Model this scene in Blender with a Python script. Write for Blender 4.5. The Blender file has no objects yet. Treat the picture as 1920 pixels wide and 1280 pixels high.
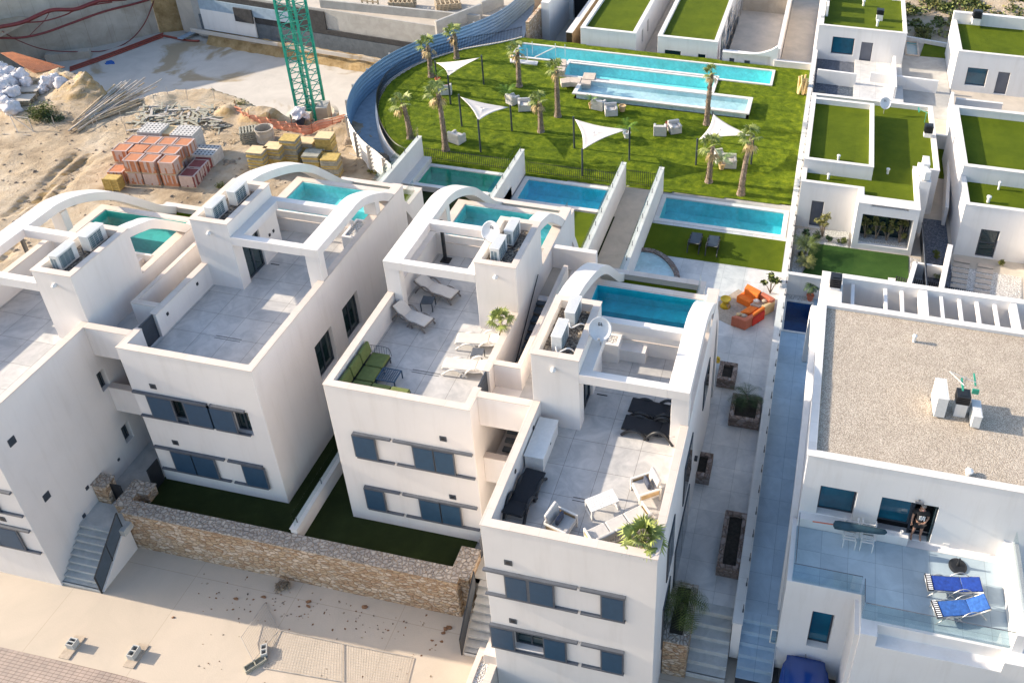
import bpy, bmesh, math, random
import numpy as np
from mathutils import Vector, Matrix, noise as mnoise
R_ = math.radians
random.seed(7)
S = bpy.context.scene
C = S.collection
# ---------------------------------------------------------------- camera
CAM_H = 31.0; FP = 1726.543; CX = 1218.336; CY = 335.378
YAW, PIT, ROL = 10.948708, 57.569153, 1.565496
RM = Matrix.Rotation(R_(YAW), 3, 'Z') @ Matrix.Rotation(R_(PIT), 3, 'X') @ Matrix.Rotation(R_(ROL), 3, 'Z')
cam = bpy.data.cameras.new('camera'); co = bpy.data.objects.new('camera', cam); C.objects.link(co)
co.matrix_world = Matrix.Translation((0, 0, CAM_H)) @ RM.to_4x4()
cam.sensor_width = 36; cam.lens = FP / 1920 * 36; cam.clip_end = 3000; cam.clip_start = 0.5
cam.shift_x = (960 - CX) / 1920; cam.shift_y = (CY - 640) / 1920
S.camera = co
def P(px, py, z=0.0):            # where a photo pixel meets the level z
    d = RM @ Vector(((px - CX) / FP, -(py - CY) / FP, -1.0)); t = (z - CAM_H) / d.z
    return Vector((d.x * t, d.y * t, z))
def PY(px, py, Y):               # ... meets the wall plane y = Y
    d = RM @ Vector(((px - CX) / FP, -(py - CY) / FP, -1.0)); t = Y / d.y
    return Vector((d.x * t, Y, CAM_H + d.z * t))
def PX(px, py, X):
    d = RM @ Vector(((px - CX) / FP, -(py - CY) / FP, -1.0)); t = X / d.x
    return Vector((X, d.y * t, CAM_H + d.z * t))
def PZ(px, py, x, y):            # height of a pixel above the point x, y
    d = RM @ Vector(((px - CX) / FP, -(py - CY) / FP, -1.0)); t = (x * d.x + y * d.y) / (d.x ** 2 + d.y ** 2)
    return CAM_H + d.z * t
# ---------------------------------------------------------------- light
SUN_EL, SUN_AZ = 22.0, 268.3     # azimuth clockwise from +Y: the sun stands in the -X direction
w = bpy.data.worlds.new('World'); S.world = w; w.use_nodes = True
nt = w.node_tree; bg = nt.nodes['Background']
sky = nt.nodes.new('ShaderNodeTexSky'); sky.sky_type = 'NISHITA'; sky.sun_disc = False
sky.sun_elevation = R_(SUN_EL); sky.sun_rotation = R_(SUN_AZ); sky.air_density = 1.0; sky.dust_density = 1.6; sky.ozone_density = 0.8
nt.links.new(sky.outputs[0], bg.inputs[0]); bg.inputs[1].default_value = 0.15
sl = bpy.data.lights.new('sun', 'SUN'); sl.energy = 4.2; sl.angle = R_(0.53); sl.color = (1.0, 0.86, 0.68)
so = bpy.data.objects.new('sun', sl); C.objects.link(so)
az = R_(SUN_AZ); el = R_(SUN_EL)
sdir = Vector((math.sin(az) * math.cos(el), math.cos(az) * math.cos(el), math.sin(el)))
so.rotation_euler = (-sdir).to_track_quat('-Z', 'Y').to_euler(); so.location = (-60, 0, 60)
S.view_settings.view_transform = 'Standard'; S.view_settings.look = 'None'
S.view_settings.exposure = 1.22; S.view_settings.gamma = 1.0
S.render.engine = 'CYCLES'; S.cycles.max_bounces = 10; S.cycles.diffuse_bounces = 8; S.cycles.transparent_max_bounces = 12
S.cycles.caustics_reflective = False; S.cycles.caustics_refractive = False
S.render.resolution_x = 1024; S.render.resolution_y = 682

# ---------------------------------------------------------------- materials
MATS = {}
def _new(name):
    m = bpy.data.materials.new(name); m.use_nodes = True
    t = m.node_tree; b = t.nodes['Principled BSDF']; MATS[name] = m
    return m, t, b
def nd(t, kind, **kw):
    n = t.nodes.new(kind)
    for k, v in kw.items():
        if k.startswith('i_'): n.inputs[k[2:].replace('_', ' ')].default_value = v
        else: setattr(n, k, v)
    return n
def coords(t, scale=(1, 1, 1), rot=(0, 0, 0)):
    tc = nd(t, 'ShaderNodeTexCoord'); mp = nd(t, 'ShaderNodeMapping')
    mp.inputs['Scale'].default_value = scale; mp.inputs['Rotation'].default_value = rot
    t.links.new(tc.outputs['Object'], mp.inputs[0]); return mp.outputs[0]
def ramp(t, src, stops):
    r = nd(t, 'ShaderNodeValToRGB'); e = r.color_ramp.elements
    while len(e) < len(stops): e.new(0.5)
    for k, (p, c) in enumerate(stops): e[k].position = p; e[k].color = (*c, 1)
    t.links.new(src, r.inputs[0]); return r.outputs[0]
def noise(t, vec, scale, detail=4, rough=0.55, dist=0.0):
    n = nd(t, 'ShaderNodeTexNoise'); n.inputs['Scale'].default_value = scale; n.inputs['Detail'].default_value = detail
    n.inputs['Roughness'].default_value = rough; n.inputs['Distortion'].default_value = dist
    t.links.new(vec, n.inputs['Vector']); return n.outputs['Fac']
def mix(t, fac, a, b, mode='MIX'):
    m = nd(t, 'ShaderNodeMix', data_type='RGBA', blend_type=mode)
    for s, v in ((m.inputs[0], fac), (m.inputs[6], a), (m.inputs[7], b)):
        if isinstance(v, (int, float)): s.default_value = v
        elif isinstance(v, tuple): s.default_value = (*v, 1) if len(v) == 3 else v
        else: t.links.new(v, s)
    return m.outputs[2]
def bump(t, b, h, strength=0.3, dist=0.02):
    n = nd(t, 'ShaderNodeBump'); n.inputs['Strength'].default_value = strength; n.inputs['Distance'].default_value = dist
    t.links.new(h, n.inputs['Height']); t.links.new(n.outputs[0], b.inputs['Normal'])
def plain(name, col, rough=0.6, var=0.12, scale=3.0, metal=0.0, bmp=0.0, bscale=40, spec=None):
    m, t, b = _new(name); v = coords(t)
    lo = tuple(c * (1 - var) for c in col); hi = tuple(min(1, c * (1 + var)) for c in col)
    c = ramp(t, noise(t, v, scale, 5, 0.6), [(0.3, lo), (0.7, hi)])
    t.links.new(c, b.inputs['Base Color']); b.inputs['Roughness'].default_value = rough; b.inputs['Metallic'].default_value = metal
    if bmp: bump(t, b, noise(t, v, bscale, 3), bmp, 0.02)
    if spec is not None: b.inputs['Specular IOR Level'].default_value = spec
    return m
def stucco(name, col, streak=0.5):
    m, t, b = _new(name); v = coords(t); vs = coords(t, (1.6, 1.6, 0.16))
    big = ramp(t, noise(t, v, 0.5, 6, 0.6), [(0.3, tuple(c * 0.93 for c in col)), (0.7, col)])
    st = ramp(t, noise(t, vs, 1.5, 6, 0.7), [(0.5, (1, 1, 1)), (0.8, (0.8, 0.77, 0.73))])
    c = mix(t, streak, big, st, 'MULTIPLY')
    t.links.new(c, b.inputs['Base Color']); b.inputs['Roughness'].default_value = 0.85
    bump(t, b, noise(t, v, 60, 4, 0.6), 0.25, 0.01)
    return m
stucco('white_stucco', (0.71, 0.67, 0.645), 0.4); stucco('bright_stucco', (0.7, 0.685, 0.675), 0.5)
def coping(name, col, joint=0.9, axis='both'):
    m, t, b = _new(name); v = coords(t)
    br = nd(t, 'ShaderNodeTexBrick', offset=0.0); br.inputs['Scale'].default_value = 1; br.inputs['Mortar Size'].default_value = 0.006
    br.inputs['Brick Width'].default_value = joint; br.inputs['Row Height'].default_value = joint
    br.inputs['Color1'].default_value = (1, 1, 1, 1); br.inputs['Color2'].default_value = (0.93, 0.92, 0.91, 1); br.inputs['Mortar'].default_value = (0.8, 0.78, 0.75, 1)
    t.links.new(v, br.inputs[0])
    base = ramp(t, noise(t, v, 2.2, 6, 0.65), [(0.3, tuple(c * 0.9 for c in col)), (0.7, col)])
    c = mix(t, 1.0, base, br.outputs[0], 'MULTIPLY'); t.links.new(c, b.inputs['Base Color']); b.inputs['Roughness'].default_value = 0.7
coping('coping_stone', (0.63, 0.55, 0.49)); coping('pale_coping', (0.68, 0.655, 0.63))
def tiles(name, col, dark, size=1.0, sy=None, mortar=0.012, mcol=(0.16, 0.155, 0.15), cloud=1.3, rough=0.55):
    m, t, b = _new(name); v = coords(t)
    br = nd(t, 'ShaderNodeTexBrick', offset=0.0); br.inputs['Scale'].default_value = 1; br.inputs['Mortar Size'].default_value = mortar
    br.inputs['Brick Width'].default_value = size; br.inputs['Row Height'].default_value = sy or size; br.inputs['Mortar Smooth'].default_value = 0.4
    br.inputs['Color1'].default_value = (1, 1, 1, 1); br.inputs['Color2'].default_value = (0.86, 0.87, 0.89, 1); br.inputs['Mortar'].default_value = (*[min(1, k / col[0]) for k in mcol], 1)
    t.links.new(v, br.inputs[0])
    n1 = noise(t, v, cloud, 8, 0.66, 1.2); base = ramp(t, n1, [(0.38, dark), (0.6, col)])
    n2 = ramp(t, noise(t, v, 0.35, 5, 0.6), [(0.35, (0.8, 0.8, 0.8)), (0.65, (1, 1, 1))])
    c = mix(t, 1.0, mix(t, 1.0, base, br.outputs[0], 'MULTIPLY'), n2, 'MULTIPLY')
    t.links.new(c, b.inputs['Base Color']); b.inputs['Roughness'].default_value = rough
    bump(t, b, n1, 0.08, 0.01)
tiles('terrace_tile', (0.62, 0.6, 0.575), (0.48, 0.47, 0.46), 1.2, mortar=0.009, mcol=(0.22, 0.21, 0.2))
tiles('patio_tile', (0.68, 0.66, 0.63), (0.56, 0.55, 0.535), 1.15, mortar=0.006, mcol=(0.3, 0.3, 0.29))
tiles('alley_tile', (0.42, 0.54, 0.64), (0.36, 0.47, 0.57), 0.85, 1.15, mortar=0.007, mcol=(0.2, 0.21, 0.24))
tiles('grey_tile', (0.44, 0.54, 0.6), (0.38, 0.47, 0.53), 0.9, mortar=0.008, mcol=(0.24, 0.24, 0.25))
tiles('pool_tile', (0.62, 0.62, 0.6), (0.5, 0.5, 0.49), 0.6, mortar=0.01, mcol=(0.4, 0.4, 0.4))
tiles('street_paver', (0.42, 0.33, 0.28), (0.31, 0.25, 0.22), 0.22, 0.11, mortar=0.012, mcol=(0.2, 0.18, 0.16))
tiles('wood_board', (0.36, 0.25, 0.13), (0.2, 0.14, 0.08), 0.14, 3.0, mortar=0.012, mcol=(0.06, 0.05, 0.03))
def concrete(name, col, dark, sc=0.7, stain=None, joints=None, st_stop=(0.6, 0.66), rough=0.9, bmp=0.25):
    m, t, b = _new(name); v = coords(t)
    n1 = noise(t, v, sc, 8, 0.65, 0.5); c = ramp(t, n1, [(0.3, dark), (0.66, col)])
    if stain:
        s = ramp(t, noise(t, v, 0.16, 5, 0.55, 0.8), [(st_stop[0], (0, 0, 0)), (st_stop[1], (1, 1, 1))]); c = mix(t, s, c, stain)
    if joints:
        br = nd(t, 'ShaderNodeTexBrick', offset=0.0); br.inputs['Scale'].default_value = 1; br.inputs['Mortar Size'].default_value = 0.012
        br.inputs['Brick Width'].default_value = joints[0]; br.inputs['Row Height'].default_value = joints[1]
        br.inputs['Color1'].default_value = (1, 1, 1, 1); br.inputs['Color2'].default_value = (0.97, 0.97, 0.97, 1); br.inputs['Mortar'].default_value = (0.8, 0.78, 0.75, 1)
        t.links.new(v if len(joints) < 3 else coords(t, rot=joints[2]), br.inputs[0]); c = mix(t, 1.0, c, br.outputs[0], 'MULTIPLY')
    t.links.new(c, b.inputs['Base Color']); b.inputs['Roughness'].default_value = rough
    bump(t, b, noise(t, v, 18, 6, 0.7), bmp, 0.02)
concrete('street_concrete', (0.5, 0.425, 0.345), (0.43, 0.37, 0.3), 0.4, None, (4.2, 9))
concrete('pit_concrete', (0.54, 0.5, 0.45), (0.44, 0.41, 0.37), 0.5, (0.34, 0.27, 0.18))
concrete('wall_concrete', (0.5, 0.46, 0.4), (0.33, 0.29, 0.24), 0.6, None, (1.1, 1.6))
concrete('grey_concrete', (0.4, 0.39, 0.37), (0.3, 0.29, 0.27), 1.2)
concrete('step_concrete', (0.5, 0.5, 0.48), (0.36, 0.36, 0.35), 2.0)
concrete('dusty_floor', (0.5, 0.44, 0.37), (0.38, 0.34, 0.29), 0.8)
concrete('bitumen', (0.05, 0.05, 0.052), (0.02, 0.02, 0.022), 3.0, bmp=0.5)
concrete('dark_board', (0.12, 0.14, 0.16), (0.07, 0.085, 0.1), 2.0, None, (1.2, 30, (0, 0, 0)))
def sand(name):
    m, t, b = _new(name); v = coords(t)
    c = ramp(t, noise(t, v, 0.35, 9, 0.68, 0.4), [(0.3, (0.19, 0.135, 0.08)), (0.46, (0.38, 0.295, 0.2)), (0.68, (0.5, 0.425, 0.33))])
    g = nd(t, 'ShaderNodeNewGeometry'); sp = nd(t, 'ShaderNodeSeparateXYZ'); t.links.new(g.outputs['True Normal'], sp.inputs[0])
    steep = ramp(t, sp.outputs[2], [(0.72, (1, 1, 1)), (0.93, (0, 0, 0))])
    ochre = ramp(t, noise(t, v, 1.2, 7, 0.7), [(0.35, (0.26, 0.17, 0.07)), (0.6, (0.45, 0.32, 0.16))])
    c = mix(t, steep, c, ochre)
    veg = ramp(t, noise(t, v, 0.5, 8, 0.75), [(0.66, (0, 0, 0)), (0.74, (1, 1, 1))]); c = mix(t, mix(t, 0.45, (0, 0, 0), veg), c, (0.16, 0.13, 0.06))
    t.links.new(c, b.inputs['Base Color']); b.inputs['Roughness'].default_value = 0.95
    bump(t, b, noise(t, v, 5, 10, 0.78), 1.0, 0.13)
sand('sand')
def grass(name, a, bcol, c3, sc=1.5, bsc=22, bs=0.9, stripes=False):
    m, t, b = _new(name); v = coords(t)
    c = ramp(t, noise(t, v, sc, 9, 0.72, 0.3), [(0.28, a), (0.5, bcol), (0.72, c3)])
    f = ramp(t, noise(t, v, bsc * 3, 3, 0.7), [(0.3, (0.75, 0.75, 0.75)), (0.7, (1.15, 1.15, 1.1))]); c = mix(t, 1.0, c, f, 'MULTIPLY')
    if stripes:
        br = nd(t, 'ShaderNodeTexBrick', offset=0.37); br.inputs['Scale'].default_value = 1; br.inputs['Mortar Size'].default_value = 0.0
        br.inputs['Brick Width'].default_value = 2.0; br.inputs['Row Height'].default_value = 9.0
        br.inputs['Color1'].default_value = (1, 1, 1, 1); br.inputs['Color2'].default_value = (0.84, 0.87, 0.8, 1)
        t.links.new(v, br.inputs[0]); c = mix(t, 1.0, c, br.outputs[0], 'MULTIPLY')
    t.links.new(c, b.inputs['Base Color']); b.inputs['Roughness'].default_value = 0.9; b.inputs['Specular IOR Level'].default_value = 0.15
    bump(t, b, noise(t, v, bsc, 5, 0.7), bs, 0.05)
grass('park_grass', (0.03, 0.055, 0.002), (0.095, 0.14, 0.004), (0.21, 0.25, 0.01), 1.7, 20, 0.8)
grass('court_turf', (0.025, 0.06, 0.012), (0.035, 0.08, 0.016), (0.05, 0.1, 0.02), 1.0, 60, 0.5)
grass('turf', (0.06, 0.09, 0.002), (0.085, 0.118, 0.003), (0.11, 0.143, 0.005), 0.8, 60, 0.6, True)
grass('shaded_turf', (0.014, 0.022, 0.006), (0.02, 0.03, 0.008), (0.028, 0.042, 0.012), 1.0, 60, 0.5)  # same turf darkened: the shade of the yards is put into the colour
grass('scrub', (0.045, 0.05, 0.018), (0.09, 0.09, 0.03), (0.16, 0.14, 0.05), 3, 30, 0.8)
def gravel(name, a, bcol, sc=22, bs=1.0):
    m, t, b = _new(name); v = coords(t)
    vo = nd(t, 'ShaderNodeTexVoronoi'); vo.inputs['Scale'].default_value = sc; t.links.new(v, vo.inputs['Vector'])
    hs = nd(t, 'ShaderNodeSeparateColor'); t.links.new(vo.outputs['Color'], hs.inputs[0])
    c = ramp(t, hs.outputs[0], [(0.0, a), (1.0, bcol)])
    d = ramp(t, vo.outputs['Distance'], [(0.25, (1, 1, 1)), (0.75, (0.5, 0.47, 0.44))]); c = mix(t, 1.0, c, d, 'MULTIPLY')
    lg = ramp(t, noise(t, v, 1.2, 6, 0.7), [(0.3, (0.85, 0.84, 0.82)), (0.7, (1.05, 1.05, 1.05))]); c = mix(t, 1.0, c, lg, 'MULTIPLY')
    t.links.new(c, b.inputs['Base Color']); b.inputs['Roughness'].default_value = 0.9
    inv = ramp(t, vo.outputs['Distance'], [(0.0, (1, 1, 1)), (0.8, (0, 0, 0))]); bump(t, b, inv, bs, 0.04)
gravel('roof_gravel', (0.42, 0.36, 0.3), (0.68, 0.6, 0.5), 30, .35); gravel('white_pebble', (0.62, 0.61, 0.6), (0.85, 0.84, 0.83), 18)
gravel('mixed_pebble', (0.1, 0.09, 0.085), (0.5, 0.45, 0.38), 14); gravel('dark_gravel', (0.07, 0.09, 0.13), (0.2, 0.23, 0.3), 16)
def stone(name, c1, c2, c3, sc=3.2):
    m, t, b = _new(name); v = coords(t, (1, 1, 1.7)); ns = noise(t, v, 3, 3)
    mx = nd(t, 'ShaderNodeMix', data_type='VECTOR'); mx.inputs[0].default_value = 0.12; t.links.new(v, mx.inputs[4])
    cn = nd(t, 'ShaderNodeTexNoise'); cn.inputs['Scale'].default_value = 3; t.links.new(v, cn.inputs['Vector']); t.links.new(cn.outputs['Color'], mx.inputs[5])
    vo = nd(t, 'ShaderNodeTexVoronoi'); vo.inputs['Scale'].default_value = sc; t.links.new(mx.outputs[1], vo.inputs['Vector'])
    ve = nd(t, 'ShaderNodeTexVoronoi', feature='DISTANCE_TO_EDGE'); ve.inputs['Scale'].default_value = sc; t.links.new(mx.outputs[1], ve.inputs['Vector'])
    hs = nd(t, 'ShaderNodeSeparateColor'); t.links.new(vo.outputs['Color'], hs.inputs[0])
    c = ramp(t, hs.outputs[0], [(0.0, c1), (0.45, c2), (0.8, c3), (1.0, tuple(k * 1.15 for k in c3))])
    c = mix(t, 0.35, c, ramp(t, noise(t, v, 6, 7, 0.7), [(0.3, tuple(k * 0.6 for k in c1)), (0.7, c3)]))
    e = ramp(t, ve.outputs['Distance'], [(0.01, (0.62, 0.54, 0.46)), (0.06, (1, 1, 1))]); c = mix(t, 1.0, c, e, 'MULTIPLY')
    t.links.new(c, b.inputs['Base Color']); b.inputs['Roughness'].default_value = 0.9
    h = ramp(t, ve.outputs['Distance'], [(0.0, (0, 0, 0)), (0.16, (1, 1, 1))]); bump(t, b, h, 0.9, 0.06)
stone('stone_wall', (0.36, 0.21, 0.11), (0.5, 0.35, 0.21), (0.62, 0.5, 0.39), 4.8); stone('dark_stone', (0.2, 0.14, 0.11), (0.27, 0.2, 0.17), (0.33, 0.28, 0.26), 5)
stone('coping_rubble', (0.36, 0.31, 0.27), (0.44, 0.38, 0.33), (0.52, 0.45, 0.38), 7)
def water(name, tint, ripple=0.12, sc=3.0):
    m, t, b = _new(name); t.nodes.remove(b); v = coords(t); out = t.nodes['Material Output']
    tr = nd(t, 'ShaderNodeBsdfTransparent'); tr.inputs[0].default_value = (*tint, 1)
    gl = nd(t, 'ShaderNodeBsdfGlossy'); gl.inputs['Roughness'].default_value = 0.03; gl.inputs[0].default_value = (1, 1, 1, 1)
    fr = nd(t, 'ShaderNodeLayerWeight'); fr.inputs[0].default_value = 0.5; pw = nd(t, 'ShaderNodeMath', operation='POWER'); pw.inputs[1].default_value = 4; mr = nd(t, 'ShaderNodeMapRange'); mr.inputs['To Min'].default_value = 0.025; mr.inputs['To Max'].default_value = 0.7; t.links.new(fr.outputs[1], pw.inputs[0]); t.links.new(pw.outputs[0], mr.inputs[0]); bp = nd(t, 'ShaderNodeBump')
    bp.inputs['Strength'].default_value = ripple; bp.inputs['Distance'].default_value = 0.1
    t.links.new(noise(t, v, sc, 4, 0.6, 0.6), bp.inputs['Height'])
    for n in (gl, fr): t.links.new(bp.outputs[0], n.inputs['Normal'])
    ms = nd(t, 'ShaderNodeMixShader'); t.links.new(mr.outputs[0], ms.inputs[0]); t.links.new(tr.outputs[0], ms.inputs[1]); t.links.new(gl.outputs[0], ms.inputs[2])
    t.links.new(ms.outputs[0], out.inputs[0])
water('clear_water', (0.82, 0.95, 0.96)); water('pale_water', (0.9, 0.98, 0.99)); water('green_water', (0.65, 0.88, 0.82), 0.05)
def mosaic(name, col, caust=0.25, sc=2.6):
    m, t, b = _new(name); v = coords(t)
    vo = nd(t, 'ShaderNodeTexVoronoi', feature='DISTANCE_TO_EDGE'); vo.inputs['Scale'].default_value = 3; t.links.new(v, vo.inputs['Vector'])
    c = ramp(t, noise(t, v, sc, 6, 0.6, 1.0), [(0.3, tuple(k * 0.8 for k in col)), (0.7, tuple(min(1, k * 1.12) for k in col))])
    lg = ramp(t, noise(t, v, 0.45, 4, 0.6), [(0.35, (0.75, 0.85, 0.85)), (0.65, (1.1, 1.05, 1.05))]); c = mix(t, 1.0, c, lg, 'MULTIPLY')
    t.links.new(c, b.inputs['Base Color']); b.inputs['Roughness'].default_value = 0.5
mosaic('teal_basin', (0.17, 0.66, 0.65)); mosaic('azure_basin', (0.03, 0.52, 0.68)); mosaic('soft_basin', (0.1, 0.6, 0.66)); mosaic('deep_basin', (0.006, 0.1, 0.32)); mosaic('sky_basin', (0.27, 0.8, 0.79)); mosaic('pale_basin', (0.5, 0.64, 0.66)); mosaic('algae_basin', (0.06, 0.45, 0.38)); mosaic('dull_basin', (0.01, 0.46, 0.58))
def glass(name, tint=(0.86, 0.93, 0.93), refl=0.12):
    m, t, b = _new(name); t.nodes.remove(b); out = t.nodes['Material Output']
    tr = nd(t, 'ShaderNodeBsdfTransparent'); tr.inputs[0].default_value = (*tint, 1)
    gl = nd(t, 'ShaderNodeBsdfGlossy'); gl.inputs['Roughness'].default_value = 0.02
    lw = nd(t, 'ShaderNodeLayerWeight'); lw.inputs[0].default_value = 0.5; rp = nd(t, 'ShaderNodeMapRange')
    rp.inputs['From Min'].default_value = 0.4; rp.inputs['To Min'].default_value = 0.05; rp.inputs['To Max'].default_value = refl + 0.3
    t.links.new(lw.outputs[1], rp.inputs[0])
    ms = nd(t, 'ShaderNodeMixShader'); t.links.new(rp.outputs[0], ms.inputs[0]); t.links.new(tr.outputs[0], ms.inputs[1]); t.links.new(gl.outputs[0], ms.inputs[2])
    t.links.new(ms.outputs[0], out.inputs[0])
glass('rail_glass', (0.9, 0.95, 0.95), 0.1)
plain('window_glass', (0.012, 0.03, 0.035), 0.04, 0.2, 1, spec=0.9); plain('sky_tint_glass', (0.008, 0.085, 0.14), 0.04, 0.3, 1, spec=0.9)  # the bluer pane carries the reflected sky in its base colour
plain('shutter_blue', (0.018, 0.055, 0.105), 0.55, 0.1, 6, bmp=0.1, bscale=80)
plain('dark_metal', (0.035, 0.045, 0.06), 0.4, 0.2); plain('rail_metal', (0.09, 0.1, 0.12), 0.45, 0.15)
plain('black_metal', (0.012, 0.014, 0.018), 0.45, 0.2); plain('black_fabric', (0.012, 0.013, 0.018), 0.8, 0.2)
plain('white_plastic', (0.66, 0.655, 0.64), 0.45, 0.06, 8); plain('ac_fan', (0.03, 0.09, 0.12), 0.5, 0.3)
plain('grey_metal', (0.42, 0.42, 0.42), 0.35, 0.1, metal=0.6); plain('door_grey', (0.11, 0.12, 0.15), 0.5, 0.1)
plain('dish_grey', (0.55, 0.57, 0.6), 0.5, 0.08); plain('taupe', (0.18, 0.155, 0.14), 0.6, 0.15)
plain('cream_cushion', (0.6, 0.55, 0.5), 0.9, 0.05, 5, bmp=0.3, bscale=20); plain('grey_cushion', (0.47, 0.45, 0.43), 0.9, 0.08, 5, bmp=0.3, bscale=20)
plain('green_cushion', (0.14, 0.17, 0.05), 0.9, 0.15, 5, bmp=0.3, bscale=20); plain('blue_cushion', (0.05, 0.06, 0.09), 0.9, 0.15)
plain('cream_metal', (0.7, 0.66, 0.6), 0.5, 0.05); plain('orange_cushion', (0.72, 0.17, 0.02), 0.85, 0.12, 6, bmp=0.3, bscale=15)
plain('red_cushion', (0.5, 0.03, 0.015), 0.85, 0.15); plain('yellow', (0.62, 0.4, 0.02), 0.7, 0.15); plain('blue_towel', (0.012, 0.05, 0.28), 0.95, 0.3, 9, bmp=0.6, bscale=14)
plain('light_towel', (0.03, 0.11, 0.36), 0.95, 0.3, 9, bmp=0.6, bscale=14); plain('umbrella_teal', (0.015, 0.05, 0.075), 0.85, 0.3, bmp=0.6, bscale=10)
plain('mat_beige', (0.4, 0.33, 0.26), 0.95, 0.2, 8); plain('terracotta', (0.45, 0.13, 0.07), 0.8, 0.1); plain('soil', (0.022, 0.018, 0.014), 0.95, 0.6, 8, bmp=1.0, bscale=9)
plain('crane_green', (0.0, 0.26, 0.19), 0.5, 0.15); plain('car_blue', (0.008, 0.05, 0.25), 0.2, 0.05, spec=0.8)
plain('skin', (0.34, 0.19, 0.13), 0.6, 0.05); plain('black_cloth', (0.008, 0.008, 0.01), 0.9, 0.1); plain('hair', (0.25, 0.22, 0.2), 0.8, 0.2); plain('white_print', (0.8, 0.8, 0.8), 0.8, 0.03)
plain('sail_cloth', (0.58, 0.54, 0.51), 0.9, 0.04, 2); plain('trunk', (0.21, 0.16, 0.12), 0.95, 0.45, 7, bmp=1.0, bscale=12)
plain('brick_clay', (0.42, 0.17, 0.085), 0.9, 0.12, 4); plain('wrap_film', (0.42, 0.32, 0.29), 0.45, 0.1, 6)
plain('dark_clay', (0.2, 0.05, 0.045), 0.85, 0.2, 4); plain('block_grey', (0.44, 0.43, 0.42), 0.9, 0.15); plain('hole_shade', (0.03, 0.035, 0.05), 0.9, 0.2)
plain('pallet_wood', (0.42, 0.33, 0.22), 0.9, 0.25, 6); plain('plywood', (0.6, 0.45, 0.26), 0.85, 0.12, 4); plain('form_yellow', (0.42, 0.3, 0.09), 0.8, 0.25, 6); plain('form_grey', (0.28, 0.27, 0.22), 0.85, 0.3, 6)
plain('white_bag', (0.55, 0.53, 0.55), 0.8, 0.15, 5, bmp=1.0, bscale=4); plain('rust', (0.25, 0.08, 0.03), 0.9, 0.3); plain('hose_red', (0.16, 0.02, 0.02), 0.5, 0.2)
plain('pipe_red', (0.28, 0.06, 0.04), 0.6, 0.2); plain('scrap_steel', (0.36, 0.33, 0.3), 0.7, 0.3); plain('net_orange', (0.6, 0.24, 0.15), 0.8, 0.15)
plain('cane', (0.62, 0.45, 0.22), 0.8, 0.2); plain('skylit_blue', (0.22, 0.36, 0.5), 0.45, 0.1, 1.2, metal=0.2); plain('corrugated', (0.66, 0.65, 0.64), 0.45, 0.12, 1.2, metal=0.25); plain('slab_blue', (0.26, 0.34, 0.42), 0.6, 0.15)
plain('stone_slab', (0.48, 0.4, 0.33), 0.8, 0.15); plain('rock', (0.24, 0.19, 0.14), 0.95, 0.4, 3, bmp=0.8, bscale=6); plain('rattan', (0.55, 0.38, 0.2), 0.8, 0.2)
plain('white_rattan', (0.5, 0.48, 0.46), 0.8, 0.08); plain('antenna_green', (0.02, 0.25, 0.17), 0.5, 0.1); plain('brown_rust_stain', (0.2, 0.1, 0.05), 0.9, 0.3); plain('pink_cushion', (0.5, 0.05, 0.15), 0.9, 0.1)
def leafmat(name, a, bcol):
    m, t, b = _new(name); v = coords(t); c = ramp(t, noise(t, v, 3.5, 3), [(0.3, a), (0.7, bcol)])
    g = nd(t, 'ShaderNodeNewGeometry'); rp = ramp(t, g.outputs['Random Per Island'], [(0, (0.6, 0.6, 0.6)), (1, (1.35, 1.3, 1.1))])
    t.links.new(mix(t, 1.0, c, rp, 'MULTIPLY'), b.inputs['Base Color']); b.inputs['Roughness'].default_value = 0.6; b.inputs['Specular IOR Level'].default_value = 0.3
leafmat('palm_leaf', (0.17, 0.22, 0.06), (0.3, 0.34, 0.12)); leafmat('dry_leaf', (0.28, 0.2, 0.1), (0.42, 0.33, 0.18)); leafmat('fresh_leaf', (0.06, 0.16, 0.02), (0.17, 0.3, 0.04))
leafmat('bush_leaf', (0.06, 0.085, 0.02), (0.13, 0.16, 0.04)); leafmat('dark_leaf', (0.02, 0.045, 0.02), (0.05, 0.09, 0.035)); leafmat('olive_leaf', (0.12, 0.13, 0.04), (0.24, 0.23, 0.08))
leafmat('debris', (0.16, 0.12, 0.1), (0.4, 0.34, 0.28))
M = MATS

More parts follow.
